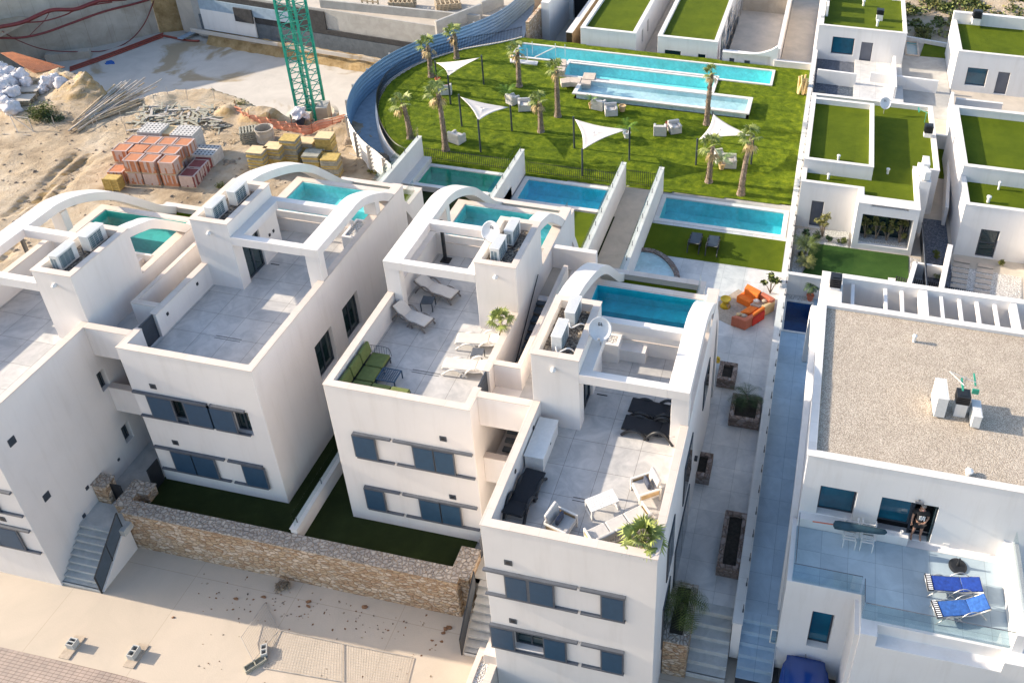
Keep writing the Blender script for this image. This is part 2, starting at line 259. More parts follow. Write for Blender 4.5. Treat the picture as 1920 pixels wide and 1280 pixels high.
# ---------------------------------------------------------------- builders
def base_of(o):
    v = Vector((0, 0, 0))
    while o is not None: v += o.location; o = o.parent
    return v
def tag(o, label=None, cat=None, group=None, kind=None):
    if label: o['label'] = label
    if cat: o['category'] = cat
    if group: o['group'] = group
    if kind: o['kind'] = kind
    return o
def thing(name, label, cat, loc=(0, 0, 0), group=None, rz=0.0):
    o = bpy.data.objects.new(name, None); C.objects.link(o); o.location = loc; o.rotation_euler = (0, 0, rz)
    o.empty_display_size = 0.2
    return tag(o, label, cat, group)
class MB:
    def __init__(s): s.v = []; s.f = []
    def quad(s, *p):
        n = len(s.v); s.v += [tuple(q) for q in p]; s.f.append(tuple(range(n, n + len(p)))); return s
    def box(s, x0, x1, y0, y1, z0, z1, rz=0.0, c=None):
        x0, x1 = min(x0, x1), max(x0, x1); y0, y1 = min(y0, y1), max(y0, y1); z0, z1 = min(z0, z1), max(z0, z1)
        pts = [(x, y, z) for z in (z0, z1) for x, y in ((x0, y0), (x1, y0), (x1, y1), (x0, y1))]
        if rz:
            cx, cy = c or ((x0 + x1) / 2, (y0 + y1) / 2); cs, sn = math.cos(rz), math.sin(rz)
            pts = [(cx + (x - cx) * cs - (y - cy) * sn, cy + (x - cx) * sn + (y - cy) * cs, z) for x, y, z in pts]
        n = len(s.v); s.v += pts
        s.f += [tuple(n + i for i in q) for q in ((3, 2, 1, 0), (4, 5, 6, 7), (0, 1, 5, 4), (1, 2, 6, 5), (2, 3, 7, 6), (3, 0, 4, 7))]
        return s
    def prism(s, poly, z0, z1):
        a = sum(poly[i][0] * poly[(i + 1) % len(poly)][1] - poly[(i + 1) % len(poly)][0] * poly[i][1] for i in range(len(poly)))
        if a < 0: poly = poly[::-1]
        n = len(s.v); k = len(poly)
        s.v += [(p[0], p[1], z0) for p in poly] + [(p[0], p[1], z1) for p in poly]
        s.f.append(tuple(n + i for i in reversed(range(k)))); s.f.append(tuple(n + k + i for i in range(k)))
        for i in range(k): j = (i + 1) % k; s.f.append((n + i, n + j, n + k + j, n + k + i))
        return s
    def extrude_x(s, prof, x0, x1):          # prof: closed (y,z) outline
        a = sum(prof[i][0] * prof[(i + 1) % len(prof)][1] - prof[(i + 1) % len(prof)][0] * prof[i][1] for i in range(len(prof)))
        if a < 0: prof = prof[::-1]
        x0, x1 = min(x0, x1), max(x0, x1); n = len(s.v); k = len(prof)
        s.v += [(x1, p[0], p[1]) for p in prof] + [(x0, p[0], p[1]) for p in prof]
        s.f.append(tuple(n + i for i in range(k))); s.f.append(tuple(n + k + i for i in reversed(range(k))))
        for i in range(k): j = (i + 1) % k; s.f.append((n + j, n + i, n + k + i, n + k + j))
        return s
    def ribbon_x(s, top, bot, x0, x1):       # curved beam from two polylines (y,z)
        x0, x1 = min(x0, x1), max(x0, x1); n = len(s.v); k = len(top)
        for x in (x0, x1): s.v += [(x, p[0], p[1]) for p in top] + [(x, p[0], p[1]) for p in bot]
        T0, B0, T1, B1 = n, n + k, n + 2 * k, n + 3 * k
        for i in range(k - 1):
            s.f += [(T0 + i, T1 + i, T1 + i + 1, T0 + i + 1), (B0 + i, B0 + i + 1, B1 + i + 1, B1 + i), (T0 + i, T0 + i + 1, B0 + i + 1, B0 + i), (T1 + i, B1 + i, B1 + i + 1, T1 + i + 1)]
        s.f += [(T0, B0, B1, T1), (T0 + k - 1, T1 + k - 1, B1 + k - 1, B0 + k - 1)]
        return s
    def tube(s, pts, r, sides=8, cap=True):
        pts = [Vector(p) for p in pts]; n0 = len(s.v); k = len(pts)
        rr = r if isinstance(r, (list, tuple)) else [r] * k
        up = Vector((0, 0, 1))
        for i, p in enumerate(pts):
            d = (pts[min(i + 1, k - 1)] - pts[max(i - 1, 0)]).normalized()
            a = d.cross(up if abs(d.z) < 0.95 else Vector((1, 0, 0))).normalized(); b = d.cross(a).normalized()
            for j in range(sides):
                t = 2 * math.pi * j / sides; s.v.append(tuple(p + (a * math.cos(t) + b * math.sin(t)) * rr[i]))
        for i in range(k - 1):
            for j in range(sides):
                q = (j + 1) % sides; s.f.append((n0 + i * sides + j, n0 + i * sides + q, n0 + (i + 1) * sides + q, n0 + (i + 1) * sides + j))
        if cap: s.f.append(tuple(n0 + j for j in range(sides))); s.f.append(tuple(n0 + (k - 1) * sides + j for j in reversed(range(sides))))
        return s
    def lathe(s, prof, c=(0, 0, 0), sides=20):
        n0 = len(s.v); k = len(prof)
        for r, z in prof:
            for j in range(sides):
                t = 2 * math.pi * j / sides; s.v.append((c[0] + r * math.cos(t), c[1] + r * math.sin(t), c[2] + z))
        for i in range(k - 1):
            for j in range(sides):
                q = (j + 1) % sides; s.f.append((n0 + i * sides + j, n0 + i * sides + q, n0 + (i + 1) * sides + q, n0 + (i + 1) * sides + j))
        s.f.append(tuple(n0 + j for j in reversed(range(sides)))); s.f.append(tuple(n0 + (k - 1) * sides + j for j in range(sides)))
        return s
    def blob(s, c, r, seed=0, amp=0.2, sub=2, sq=(1, 1, 1)):
        bm = bmesh.new(); bmesh.ops.create_icosphere(bm, subdivisions=sub, radius=1)
        n = len(s.v)
        for v in bm.verts:
            q = v.co.normalized(); d = 1 + amp * mnoise.noise(q * 1.7 + Vector((seed * 3.1, seed, 0)))* 1.6
            s.v.append((c[0] + q.x * d * r * sq[0], c[1] + q.y * d * r * sq[1], c[2] + q.z * d * r * sq[2]))
        s.f += [tuple(n + v.index for v in f.verts) for f in bm.faces]; bm.free(); return s
    def csg(s, solids, holes=(), round_=5):
        """exact union of boxes minus boxes; later entries of solids may re-fill: ('+',box)"""
        ops = [('+', b) for b in solids] + [('-', b) for b in holes]
        return s.ops(ops)
    def ops(s, ops):
        bx = []
        for o, b in ops:
            x0, x1, y0, y1, z0, z1 = b; bx.append((o, (min(x0, x1), max(x0, x1), min(y0, y1), max(y0, y1), min(z0, z1), max(z0, z1))))
        ax = []
        for k in range(3):
            vals = sorted({round(b[2 * k + e], 4) for _, b in bx for e in (0, 1)}); ax.append(vals)
        X, Y, Z = ax; nx, ny, nz = len(X) - 1, len(Y) - 1, len(Z) - 1
        cx = np.array([(X[i] + X[i + 1]) / 2 for i in range(nx)]); cy = np.array([(Y[i] + Y[i + 1]) / 2 for i in range(ny)]); cz = np.array([(Z[i] + Z[i + 1]) / 2 for i in range(nz)])
        F = np.zeros((nx + 2, ny + 2, nz + 2), bool)
        for o, b in bx:
            ix = (cx > b[0]) & (cx < b[1]); iy = (cy > b[2]) & (cy < b[3]); iz = (cz > b[4]) & (cz < b[5])
            mm = ix[:, None, None] & iy[None, :, None] & iz[None, None, :]
            F[1:-1, 1:-1, 1:-1][mm] = (o == '+')
        idx = {}
        def vi(i, j, k):
            key = (i, j, k)
            if key not in idx: idx[key] = len(s.v); s.v.append((X[i], Y[j], Z[k]))
            return idx[key]
        for i, j, k in np.argwhere(F[1:-1, 1:-1, 1:-1]):
            I, J, K = i + 1, j + 1, k + 1
            if not F[I - 1, J, K]: s.f.append((vi(i, j, k), vi(i, j, k + 1), vi(i, j + 1, k + 1), vi(i, j + 1, k)))
            if not F[I + 1, J, K]: s.f.append((vi(i + 1, j, k), vi(i + 1, j + 1, k), vi(i + 1, j + 1, k + 1), vi(i + 1, j, k + 1)))
            if not F[I, J - 1, K]: s.f.append((vi(i, j, k), vi(i + 1, j, k), vi(i + 1, j, k + 1), vi(i, j, k + 1)))
            if not F[I, J + 1, K]: s.f.append((vi(i, j + 1, k), vi(i, j + 1, k + 1), vi(i + 1, j + 1, k + 1), vi(i + 1, j + 1, k)))
            if not F[I, J, K - 1]: s.f.append((vi(i, j, k), vi(i, j + 1, k), vi(i + 1, j + 1, k), vi(i + 1, j, k)))
            if not F[I, J, K + 1]: s.f.append((vi(i, j, k + 1), vi(i + 1, j, k + 1), vi(i + 1, j + 1, k + 1), vi(i, j + 1, k + 1)))
        return s
    def build(s, name, mat, parent=None, smooth=False, bevel=0.0, dissolve=False, local=False):
        off = base_of(parent) if (parent is not None and not local) else Vector((0, 0, 0))
        me = bpy.data.meshes.new(name); me.from_pydata([(v[0] - off.x, v[1] - off.y, v[2] - off.z) for v in s.v], [], s.f); me.validate()
        if dissolve:
            bm = bmesh.new(); bm.from_mesh(me); bmesh.ops.dissolve_limit(bm, angle_limit=R_(1), verts=bm.verts, edges=bm.edges); bm.to_mesh(me); bm.free()
        me.materials.append(M[mat] if isinstance(mat, str) else mat)
        if smooth:
            for p in me.polygons: p.use_smooth = True
        o = bpy.data.objects.new(name, me); C.objects.link(o)
        if parent is not None: o.parent = parent
        if bevel:
            b = o.modifiers.new('bevel', 'BEVEL'); b.width = bevel; b.segments = 2; b.limit_method = 'ANGLE'; b.angle_limit = R_(50); b.harden_normals = False
        if smooth == 'auto':
            for p in me.polygons: p.use_smooth = False
        return o
def struct(name, mb, mat, **kw): o = mb.build(name, mat, **kw); o['kind'] = 'structure'; return o
def copy_tree(o, parent=None):
    c = o.copy(); C.objects.link(c)
    if parent is not None: c.parent = parent
    for ch in [x for x in bpy.data.objects if x.parent == o]: copy_tree(ch, c)
    return c
def place(o, loc, rz=0.0, label=None): 
    o.location = loc; o.rotation_euler = (0, 0, rz)
    if label: o['label'] = label
    return o
def spline(pts, n=8):
    out = []
    for i in range(len(pts) - 1):
        p0 = pts[max(i - 1, 0)]; p1 = pts[i]; p2 = pts[i + 1]; p3 = pts[min(i + 2, len(pts) - 1)]
        for k in range(n):
            t = k / n; out.append(tuple(0.5 * (2 * b + (c - a) * t + (2 * a - 5 * b + 4 * c - d) * t * t + (3 * b - a - 3 * c + d) * t ** 3) for a, b, c, d in zip(p0, p1, p2, p3)))
    out.append(tuple(pts[-1])); return out
def dist(a, b): return (Vector(a[:2]) - Vector(b[:2])).length
# ================================================================= the ground
STREET = -1.6
struct('ground', MB().quad((-900, -300, -7), (900, -300, -7), (900, 1500, -7), (-900, 1500, -7)), 'sand')
# street in front of the villas, with the pink paved carriageway beyond the kerb line
struct('street', MB().box(-75, 12, -20, 21.2, -6.8, STREET), 'street_concrete')
pv = [P(0, 1212, STREET), P(215, 1262, STREET), P(420, 1320, STREET), P(0, 1500, STREET), P(-300, 1300, STREET), P(-200, 1175, STREET)]
struct('paved_road', MB().prism([(p.x, p.y) for p in pv], STREET - 0.1, STREET + 0.006), 'street_paver')
# raised plots of the four villas
struct('garden_ground', MB().ops([('+', (-25.7, -0.15, 20.5, 47.0, -6.5, -0.02)), ('+', (-24.0, -10.3, 18.9, 20.5, -6.5, -0.02)), ('-', (-23.4, -17.6, 43.4, 46.4, -1.6, .1)), ('-', (-16.8, -10.8, 43.4, 46.4, -1.6, .1)), ('-', (-8.05, -0.45, 43.4, 46.4, -1.6, .1)), ('-', (-8.3, -5.2, 35.5, 39.9, -.5, .1))]), 'grey_concrete')
def sheet(name, poly, z, mat, d=0.3, kind='structure', label=None, cat=None):
    o = MB().prism([(p[0], p[1]) for p in poly], z - d, z).build(name, mat); o['kind'] = kind; return o
def rect(x0, x1, y0, y1): return [(x0, y0), (x1, y0), (x1, y1), (x0, y1)]
sheet('yard_turf', rect(-23.9, -17.25, 19.2, 43.3), 0.03, 'shaded_turf')
sheet('yard_turf', rect(-17.0, -10.4, 19.2, 43.3), 0.03, 'shaded_turf')
sheet('pool_lawn', rect(-17.0, -10.5, 37.3, 43.3), 0.036, 'turf')
sheet('passage', rect(-10.5, -8.3, 30.0, 46.9), 0.02, 'dusty_floor')
sheet('patio', rect(-8.12, -0.15, 20.2, 43.6), 0.03, 'patio_tile')
sheet('garden_lawn', rect(-8.3, -0.35, 40.3, 43.2), 0.045, 'turf')
sheet('passage', rect(-25.7, -23.8, 18.2, 30.0), 0.02, 'step_concrete')
sheet('passage', rect(-10.09, -8.12, 19.3, 30.0), 0.02, 'step_concrete')

# ================================================================= the villas
W = 5.47
def arch_lines(pts, th):
    top = spline(pts, 8); bot = []
    for i, p in enumerate(top):
        a = top[max(i - 1, 0)]; b = top[min(i + 1, len(top) - 1)]
        dx, dz = b[0] - a[0], b[1] - a[1]; L = math.hypot(dx, dz); bot.append((p[0] + dz / L * th, p[1] - dx / L * th))
    return top, bot
LEFT_CURVE = [(8.9, 8.8), (10.1, 8.76), (11.4, 8.34), (12.86, 7.5), (14.1, 6.34), (15.2, 5.25), (16.2, 4.5)]
RIGHT_CURVE = [(8.0, 8.8), (8.8, 8.79), (9.6, 8.56), (10.9, 7.9), (12.1, 6.95), (13.1, 5.75), (13.75, 4.5), (14.05, 3.0), (14.15, 1.2), (14.15, 0.05)]
LEFT_TOWER = [(8.32, 9.38), (9.5, 9.12), (11.4, 8.38), (12.86, 7.5), (14.1, 6.34), (15.2, 5.25), (16.2, 4.5)]
RIGHT_TOWER = [(8.32, 9.38), (9.1, 9.15), (9.9, 8.77), (11.6, 7.31), (12.9, 5.68), (13.75, 4.2), (14.0, 3.1), (14.15, 1.2), (14.15, 0.05)]
FLOOR, PAR = 6.1, 7.2
def villa(name, x0, y0, side, label, zb, basin, front_holes=(), side_holes=(), gate=None, kind_='C'):
    """side 'L': stair tower at the low-x side; 'R': at the high-x side"""
    def X(x): return x0 + (x if side == 'L' else W - x)
    def b(a, c, d, e, f, g): return (X(a), X(c), y0 + d, y0 + e, f, g)
    root = thing(name, label, 'house', (x0 + W / 2, y0 + 6, zb), 'stepped white villas with arched fins')
    pl = {'D': (1.45 + .0, 2.2, 8.75, 9.41), 'B': (W - 1.0, W - .25, 8.5, 9.9), 'A': (W - 4.6, W - 3.2, 8.6, 9.4)}.get(kind_)
    plant = [('+', b(*pl, FLOOR, 7.0)), ('-', b(pl[0] + .12, pl[1] - .12, pl[2] + .12, pl[3] - .12, 6.8, 7.6))] if pl else []
    if kind_ == 'D': plant.append(('+', b(2.2, 3.2, 8.95, 9.41, FLOOR, 6.65)))
    ops = [('+', b(0, W, 0, 12.67, zb, PAR)), ('-', b(.25, W - .25, .25, 9.4, FLOOR, 7.6)),
           ('+', b(0, 1.67, 5.2, 8.3, FLOOR, 9.4)), ('-', b(.22, 1.45, 5.42, 8.08, 9.0, 9.7)),
           ('-', b(1.47, 1.7, 5.75, 6.95, FLOOR, 8.35)),
           ('-', (x0 - .1, x0 + W - .45, y0 + 9.5, y0 + 12.8, 6.8, 7.6)), ('+', b(.25, W - .25, 9.4, 9.62, FLOOR, 6.8)), ('-', b(.45, W - .45, 9.62, 12.35, 5.35, 7.6)),
           *plant,
           ('-', b(-.1, .3, 0, 0, 0, 0))]
    bx0 = x0; bx1 = x0 + 4.5
    ops += [('+', (bx0, bx1, y0 + 12.67, y0 + 16.4, zb, 4.5)), ('-', (bx0 + .22, bx1 - .22, y0 + 12.67, y0 + 16.1, 4.2, 4.6))]
    for h in front_holes: ops.append(('-', h))
    for h in side_holes: ops.append(('-', h))
    if gate: ops.append(('-', b(-.1, .3, gate[0], gate[1], FLOOR, 7.6)))
    MB().ops([o for o in ops if o[1][0] != o[1][1] and o[1][2] != o[1][3]]).build('wall', 'white_stucco', root, bevel=0.018)
    # copings
    cp = [('+', b(-.02, W + .02, -.02, 12.69, PAR, PAR + .035)), ('-', b(.27, W - .27, .27, 9.4, 7, 8)), ('-', b(.43, W - .43, 9.3, 12.37, 7, 8)), ('-', b(-.1, 1.69, 5.18, 8.32, 7, 8))]
    cp += [('-', (x0 - .1, x0 + W - .47, y0 + 9.48, y0 + 12.8, 7, 8)), ('+', (x0 - .02, x0 + W - .45, y0 + 9.5, y0 + 12.69, 6.8, 6.835)), ('-', (x0 + .43, x0 + W - .4, y0 + 9.4, y0 + 12.37, 6.7, 7))]
    if gate: cp.append(('-', b(-.1, .3, gate[0], gate[1], 7, 8)))
    cp += [('+', b(.26, W - .46, 9.36, 9.64, 6.8, 6.835)), ('+', (bx0 - .02, bx1 + .02, y0 + 12.69, y0 + 16.42, 4.5, 4.535)), ('-', (bx0 + .24, bx1 - .24, y0 + 12.6, y0 + 16.08, 4.4, 4.6))]
    MB().ops(cp).build('coping', 'coping_stone', root, bevel=0.008)
    MB().ops([('+', b(-.03, 1.70, 5.17, 8.33, 9.4, 9.44)), ('-', b(.24, 1.43, 5.44, 8.06, 9.3, 9.6))]).build('tower_coping', 'coping_stone', root, bevel=0.008)
    # floors
    MB().box(*b(.25, W - .25, .25, 9.4, FLOOR, FLOOR + .012)).build('terrace_floor', 'terrace_tile', root)
    MB().box(*b(.22, 1.45, 5.42, 8.08, 9.0, 9.06)).build('pebble_bed', 'mixed_pebble', root)
    if pl: MB().box(*b(pl[0] + .12, pl[1] - .12, pl[2] + .12, pl[3] - .12, 6.8, 6.93)).build('pebble_bed', 'white_pebble', root)
    MB().box(bx0 + .22, bx1 - .22, y0 + 12.68, y0 + 16.1, 4.2, 4.22).build('balcony_lawn', 'turf', root)
    # roof pool: basin lining with a step, and the water
    px0, px1 = sorted((X(.45), X(W - .45))); py0, py1 = y0 + 9.62, y0 + 12.35
    MB().ops([('+', (px0 + .002, px1 - .002, py0 + .002, py1 - .002, 5.352, 6.79)), ('-', (px0 + .02, px1 - .02, py0 + .02, py1 - .02, 5.4, 7)),
              ('+', (px0 + .02, px1 - .02, py1 - .75, py1 - .02, 5.4, 6.1))]).build('pool_basin', basin, root)
    MB().quad((px0 + .02, py0 + .02, 6.62), (px1 - .02, py0 + .02, 6.62), (px1 - .02, py1 - .02, 6.62), (px0 + .02, py1 - .02, 6.62)).build('pool_water', 'clear_water' if basin != 'dull_basin' else 'clear_water', root)
    # pergola frame and arched fins
    lx0, lx1, rx0, rx1 = x0, x0 + .76, x0 + W - .76, x0 + W
    L = (lambda p: [(y0 + q[0], q[1]) for q in p])
    lp = L(LEFT_TOWER) if side == 'L' else L([(5.2, 8.8), (7, 8.8)] + LEFT_CURVE)
    rp = L([(5.2, 8.8), (6.6, 8.8)] + RIGHT_CURVE) if side == 'L' else L(RIGHT_TOWER)
    t, bo = arch_lines(lp, .38); MB().ribbon_x(t, bo, lx0 + .003, lx1).build('arch_fin', 'white_stucco', root, bevel=0.012)
    t, bo = arch_lines(rp, .38); MB().ribbon_x(t, bo, rx0 + (.2 if side == 'R' else 0), rx1 - .003).build('arch_fin', 'white_stucco', root, bevel=0.012)
    MB().ops([('+', b(1.672, W - .762, 5.2, 5.5, 8.4, 8.797)), ('+', b(1.672, W - .762, 8.0, 8.3, 8.4, 8.797)), ('+', b(1.672, 2.07, 5.2, 8.3, 8.4, 8.797))]).build('pergola_beam', 'white_stucco', root, bevel=0.012)
    MB().ops([('+', b(W - .62, W - .27, 5.22, 5.58, FLOOR, 8.425)), ('+', b(W - .62, W - .002, 5.22, 5.58, PAR + .04, 8.425))]).build('post', 'white_stucco', root, bevel=0.012)
    MB().box(*b(W - .6, W - .002, 10.0, 10.35, PAR + .04, 8.2)).build('post', 'white_stucco', root, bevel=0.012)
    # tower door
    d = MB().box(*b(1.50, 1.53, 5.77, 6.93, FLOOR + .02, 8.33)).build('door', 'window_glass', root)
    fr = MB()
    for ya, yb in ((5.75, 5.82), (6.31, 6.39), (6.88, 6.95)): fr.box(*b(1.532, 1.57, ya, yb, FLOOR + .014, 8.35))
    for za, zc in ((FLOOR + .014, FLOOR + .1), (8.27, 8.35)): fr.box(*b(1.532, 1.568, 5.82, 6.88, za, zc))
    fr.build('frame', 'dark_metal', d)
    # small wall lights on the parapets and tower
    for (a, yy, z) in ((.25, 2.4, 6.75), (.25, 4.3, 6.75), (1.67, 7.5, 7.2), (1.67, 7.8, 7.2)):
        MB().box(*b(a, a + .03, yy, yy + .1, z, z + .13)).build('wall_light', 'black_metal', root)
    lt = MB().lathe([(.09, -.06), (.11, 0), (.06, .07), (.01, .09)], (X(.8), y0 + 5.13, 8.9), 12).build('spotlight', 'white_plastic', root)
    # solar shower post beside the roof pool
    if kind_ != 'D':
        sx = {'B': -23.2, 'C': -14.85, 'A': -32.0}[kind_]
        MB().box(sx, sx + .12, y0 + 8.95, y0 + 9.07, FLOOR + .03, 8.25).box(sx - .12, sx + .3, y0 + 8.8, y0 + 9.2, FLOOR + .013, FLOOR + .05).build('shower', 'black_metal', root)
    MB().box(*b(1.8, 2.2, 7.0, 7.05, FLOOR + .013, FLOOR + .02)).build('drain', 'black_metal', root)
    MB().box(*b(2.2, 3.3, 2.3, 2.32, FLOOR + .013, FLOOR + .018)).box(*b(2.2, 3.3, 2.42, 2.44, FLOOR + .013, FLOOR + .018)).build('drain', 'black_metal', root)
    # ground-floor glazing beneath the balcony and glass panels behind the right fin
    MB().box(x0 + W - .9, x0 + W - .02, y0 + 12.672, y0 + 12.7, 0.1, 3.0).build('window', 'window_glass', root)
    g = MB().box(bx1 - .2, bx1 - .18, y0 + 13.0, y0 + 15.9, 4.54, 5.3).build('glass_screen', 'rail_glass', root)
    return root
def shutters(root, Y, rows):
    """rows: (rails, shutter spans) in photo pixels, on the facade plane y = Y"""
    for rails, leaves, hgt in rows:
        z = None
        for (ax, ay, bx, by) in rails:
            a, c = PY(ax, ay, Y), PY(bx, by, Y); z = z or (a.z + c.z) / 2
            MB().box(a.x, c.x, Y - .11, Y - .001, z - .07, z + .02).build('shutter_rail', 'rail_metal', root, bevel=.01)
            MB().box(a.x, c.x, Y - .1, Y - .001, z - .12 - hgt, z - .06 - hgt).build('shutter_rail', 'rail_metal', root)
        for (ax, bx, py) in leaves:
            a, c = PY(ax, py, Y), PY(bx, py, Y)
            s = MB().box(a.x, c.x, Y - .09, Y - .04, z - .06 - hgt, z - .1).build('shutter', 'rail_metal', root)
            n = MB(); n.box(a.x + .05, c.x - .05, Y - .1, Y - .0895, z - .02 - hgt, z - .14); k = z - hgt
            n.build('slats', 'shutter_blue', s)
def vent(root, px, py, Y, mat='dark_metal'):
    a = PY(px, py, Y); f = MB().box(a.x - .13, a.x + .13, Y - .02, Y - .001, a.z - .12, a.z + .12).build('vent', mat, root)
    MB().box(a.x - .06, a.x + .06, Y - .03, Y - .0205, a.z - .05, a.z + .05).build('grille', 'black_metal', f)
YB, YD = 20.78, 16.53
# D: the villa nearest the camera
def hole(ax, bx, py, Y, ztop, h, d=.3): a, c = PY(ax, py, Y), PY(bx, py, Y); return (a.x, c.x, Y - .1, Y + d, ztop - h, ztop)
def zrail(p, Y): return PY(p[0], p[1], Y).z
zD1, zD2 = zrail((906, 1060), YD), zrail((918, 1163), YD)
hD = [hole(963, 1022, 1195, YD, zD2 - .1, 1.15)]
D = villa('villa', -8.12, YD, 'L', 'three storey white villa nearest the camera, white and grey lounge set on its roof terrace', -2.0, 'dull_basin', hD, kind_='D')
shutters(D, YD, [([(906, 1060, 1083, 1100), (1088, 1099, 1174, 1117)], [(948, 991, 1095), (992, 1040, 1105), (1127, 1172, 1135)], 1.18),
                 ([(918, 1163, 1084, 1203), (1090, 1204, 1171, 1219)], [(921, 965, 1185), (1020, 1063, 1210), (1127, 1170, 1235)], 1.18)])
vent(D, 953, 1054, YD); vent(D, 962, 1163, YD)
zB1, zB2 = zrail((250, 731), YB), zrail((291, 834), YB)
hB = [hole(316, 354, 765, YB, zB1 - .1, 1.2), hole(436, 467, 785, YB, zB1 - .1, 1.2)]
def sidehole(pts, X, d=.25):
    q = [PX(*p, X) for p in pts]; ys = sorted(v.y for v in q); zs = sorted(v.z for v in q)
    return (X - d, X + .1, (ys[0] + ys[1]) / 2, (ys[2] + ys[3]) / 2, (zs[0] + zs[1]) / 2, (zs[2] + zs[3]) / 2)
XB = -23.8 + W
hBs = [sidehole([(641.9, 580.6), (669.4, 543), (680.9, 608), (653.5, 641.3)], XB), sidehole([(589, 651), (621, 612), (634, 673), (605, 713)], XB)]
Bv = villa('villa', -23.8, YB, 'L', 'white villa with an empty roof terrace and two tall side windows', -0.4, 'sky_basin', hB, hBs, (1.1, 1.9), 'B')
shutters(Bv, YB, [([(250, 731, 388, 755), (393, 755, 459, 769)], [(283, 327, 760), (352, 400, 775), (395, 441, 780)], 1.2),
                  ([(291, 834, 422, 858), (428, 859, 492, 868)], [(323, 361, 850), (362, 403, 858), (459, 500, 885)], 1.2)])
vent(Bv, 287, 724, YB); vent(Bv, 329, 829, YB)
hC = []
Cv = villa('villa', -15.56, YB, 'R', 'white villa with the green outdoor sofa and cream sun loungers on its roof terrace', -0.4, 'teal_basin', hC, (), (1.1, 1.9))
shutters(Cv, YB, [([(662, 807, 733, 823), (738, 824, 887, 852)], [(664, 706, 830), (776, 815, 850), (815, 853, 858)], 1.2),
                  ([(684, 908, 751, 922), (756, 922, 896, 951)], [(687, 723, 930), (789, 828, 950), (828, 866, 960)], 1.2)])
vent(Cv, 831, 822, YB); vent(Cv, 849, 931, YB)
XA = -31.17 + W
hAs = [sidehole([(180, 702), (195, 689), (205, 720), (195, 737)], XA, .3), sidehole([(226, 803), (240, 789), (250, 813), (240, 835)], XA, .3)]
Av = villa('villa', -31.17, YD, 'R', 'white villa cut off by the left picture edge, beside the louvred outdoor stair', -1.7, 'algae_basin', (), hAs, None, 'A')
shutters(Av, YD, [([(-160, 884, 21, 920)], [(-60, -10, 930)], 1.2), ([(-140, 952, 56, 991)], [(-30, 0, 1000), (1, 43, 1010)], 1.2)])
vent(Av, 5, 972, YD)
for p in ((22, 827, .2), (87, 930, .2), (222, 861, .07), (163, 914, .1), (157, 966, .1)):
    a = PX(p[0], p[1], XA); MB().box(XA + .001, XA + .03, a.y - p[2] * .7, a.y + p[2] * .7, a.z - p[2] * .8, a.z + p[2] * .8).build('vent', 'dark_metal', Av)
def window_y(root, h, Y):        # glazing set in a facade hole (x0,x1,y0,y1,z0,z1)
    x0_, x1_, _, yb, z0_, z1_ = h; x0_, x1_ = min(x0_, x1_), max(x0_, x1_)
    f = MB().ops([('+', (x0_ + .002, x1_ - .002, yb - .1, yb - .04, z0_ + .002, z1_ - .002)), ('-', (x0_ + .07, x1_ - .07, yb - .2, yb, z0_ + .07, z1_ - .07)), ('+', ((x0_ + x1_) / 2 - .03, (x0_ + x1_) / 2 + .03, yb - .1, yb - .04, z0_ + .06, z1_ - .06))]).build('window', 'dark_metal', root)
    MB().box(x0_ + .06, x1_ - .06, yb - .06, yb - .05, z0_ + .06, z1_ - .06).build('pane', 'window_glass', f)
def window_x(root, h, sgn=1):
    x0_, x1_, ya, yb, z0_, z1_ = h; xr = x0_ + .02 if sgn > 0 else x1_ - .08
    f = MB().ops([('+', (xr, xr + .06, ya + .002, yb - .002, z0_ + .002, z1_ - .002)), ('-', (xr - .1, xr + .2, ya + .07, yb - .07, z0_ + .07, z1_ - .07)), ('+', (xr, xr + .06, (ya + yb) / 2 - .04, (ya + yb) / 2 + .04, z0_ + .06, z1_ - .06))]).build('window', 'dark_metal', root)
    MB().box(xr + .02, xr + .03, ya + .06, yb - .06, z0_ + .06, z1_ - .06).build('pane', 'window_glass', f)
for h in hD: window_y(D, h, YD)
for h in hB: window_y(Bv, h, YB)
for h in hBs: window_x(Bv, h)
for h in hAs: window_x(Av, h)
# tall glazing on the patio side of the nearest villa
for ya, yb, za, zb_ in ((18.0, 19.3, .2, 2.5), (20.2, 23.2, .2, 2.6), (18.4, 19.6, 3.4, 5.4), (21.5, 23.2, 3.4, 5.4), (26.0, 27.4, 3.6, 5.2)):
    f = MB().box(-8.12 + W + .001, -8.12 + W + .04, ya, yb, za, zb_).build('window', 'dark_metal', D)
    MB().box(-8.12 + W + .041, -8.12 + W + .05, ya + .07, (ya + yb) / 2 - .03, za + .07, zb_ - .07).box(-8.12 + W + .041, -8.12 + W + .05, (ya + yb) / 2 + .03, yb - .07, za + .07, zb_ - .07).build('pane', 'window_glass', f)
MB().box(-8.12 + W + .002, -8.12 + W + .12, 24.3, 24.5, 2.6, 2.7).build('wall_light', 'black_metal', D)

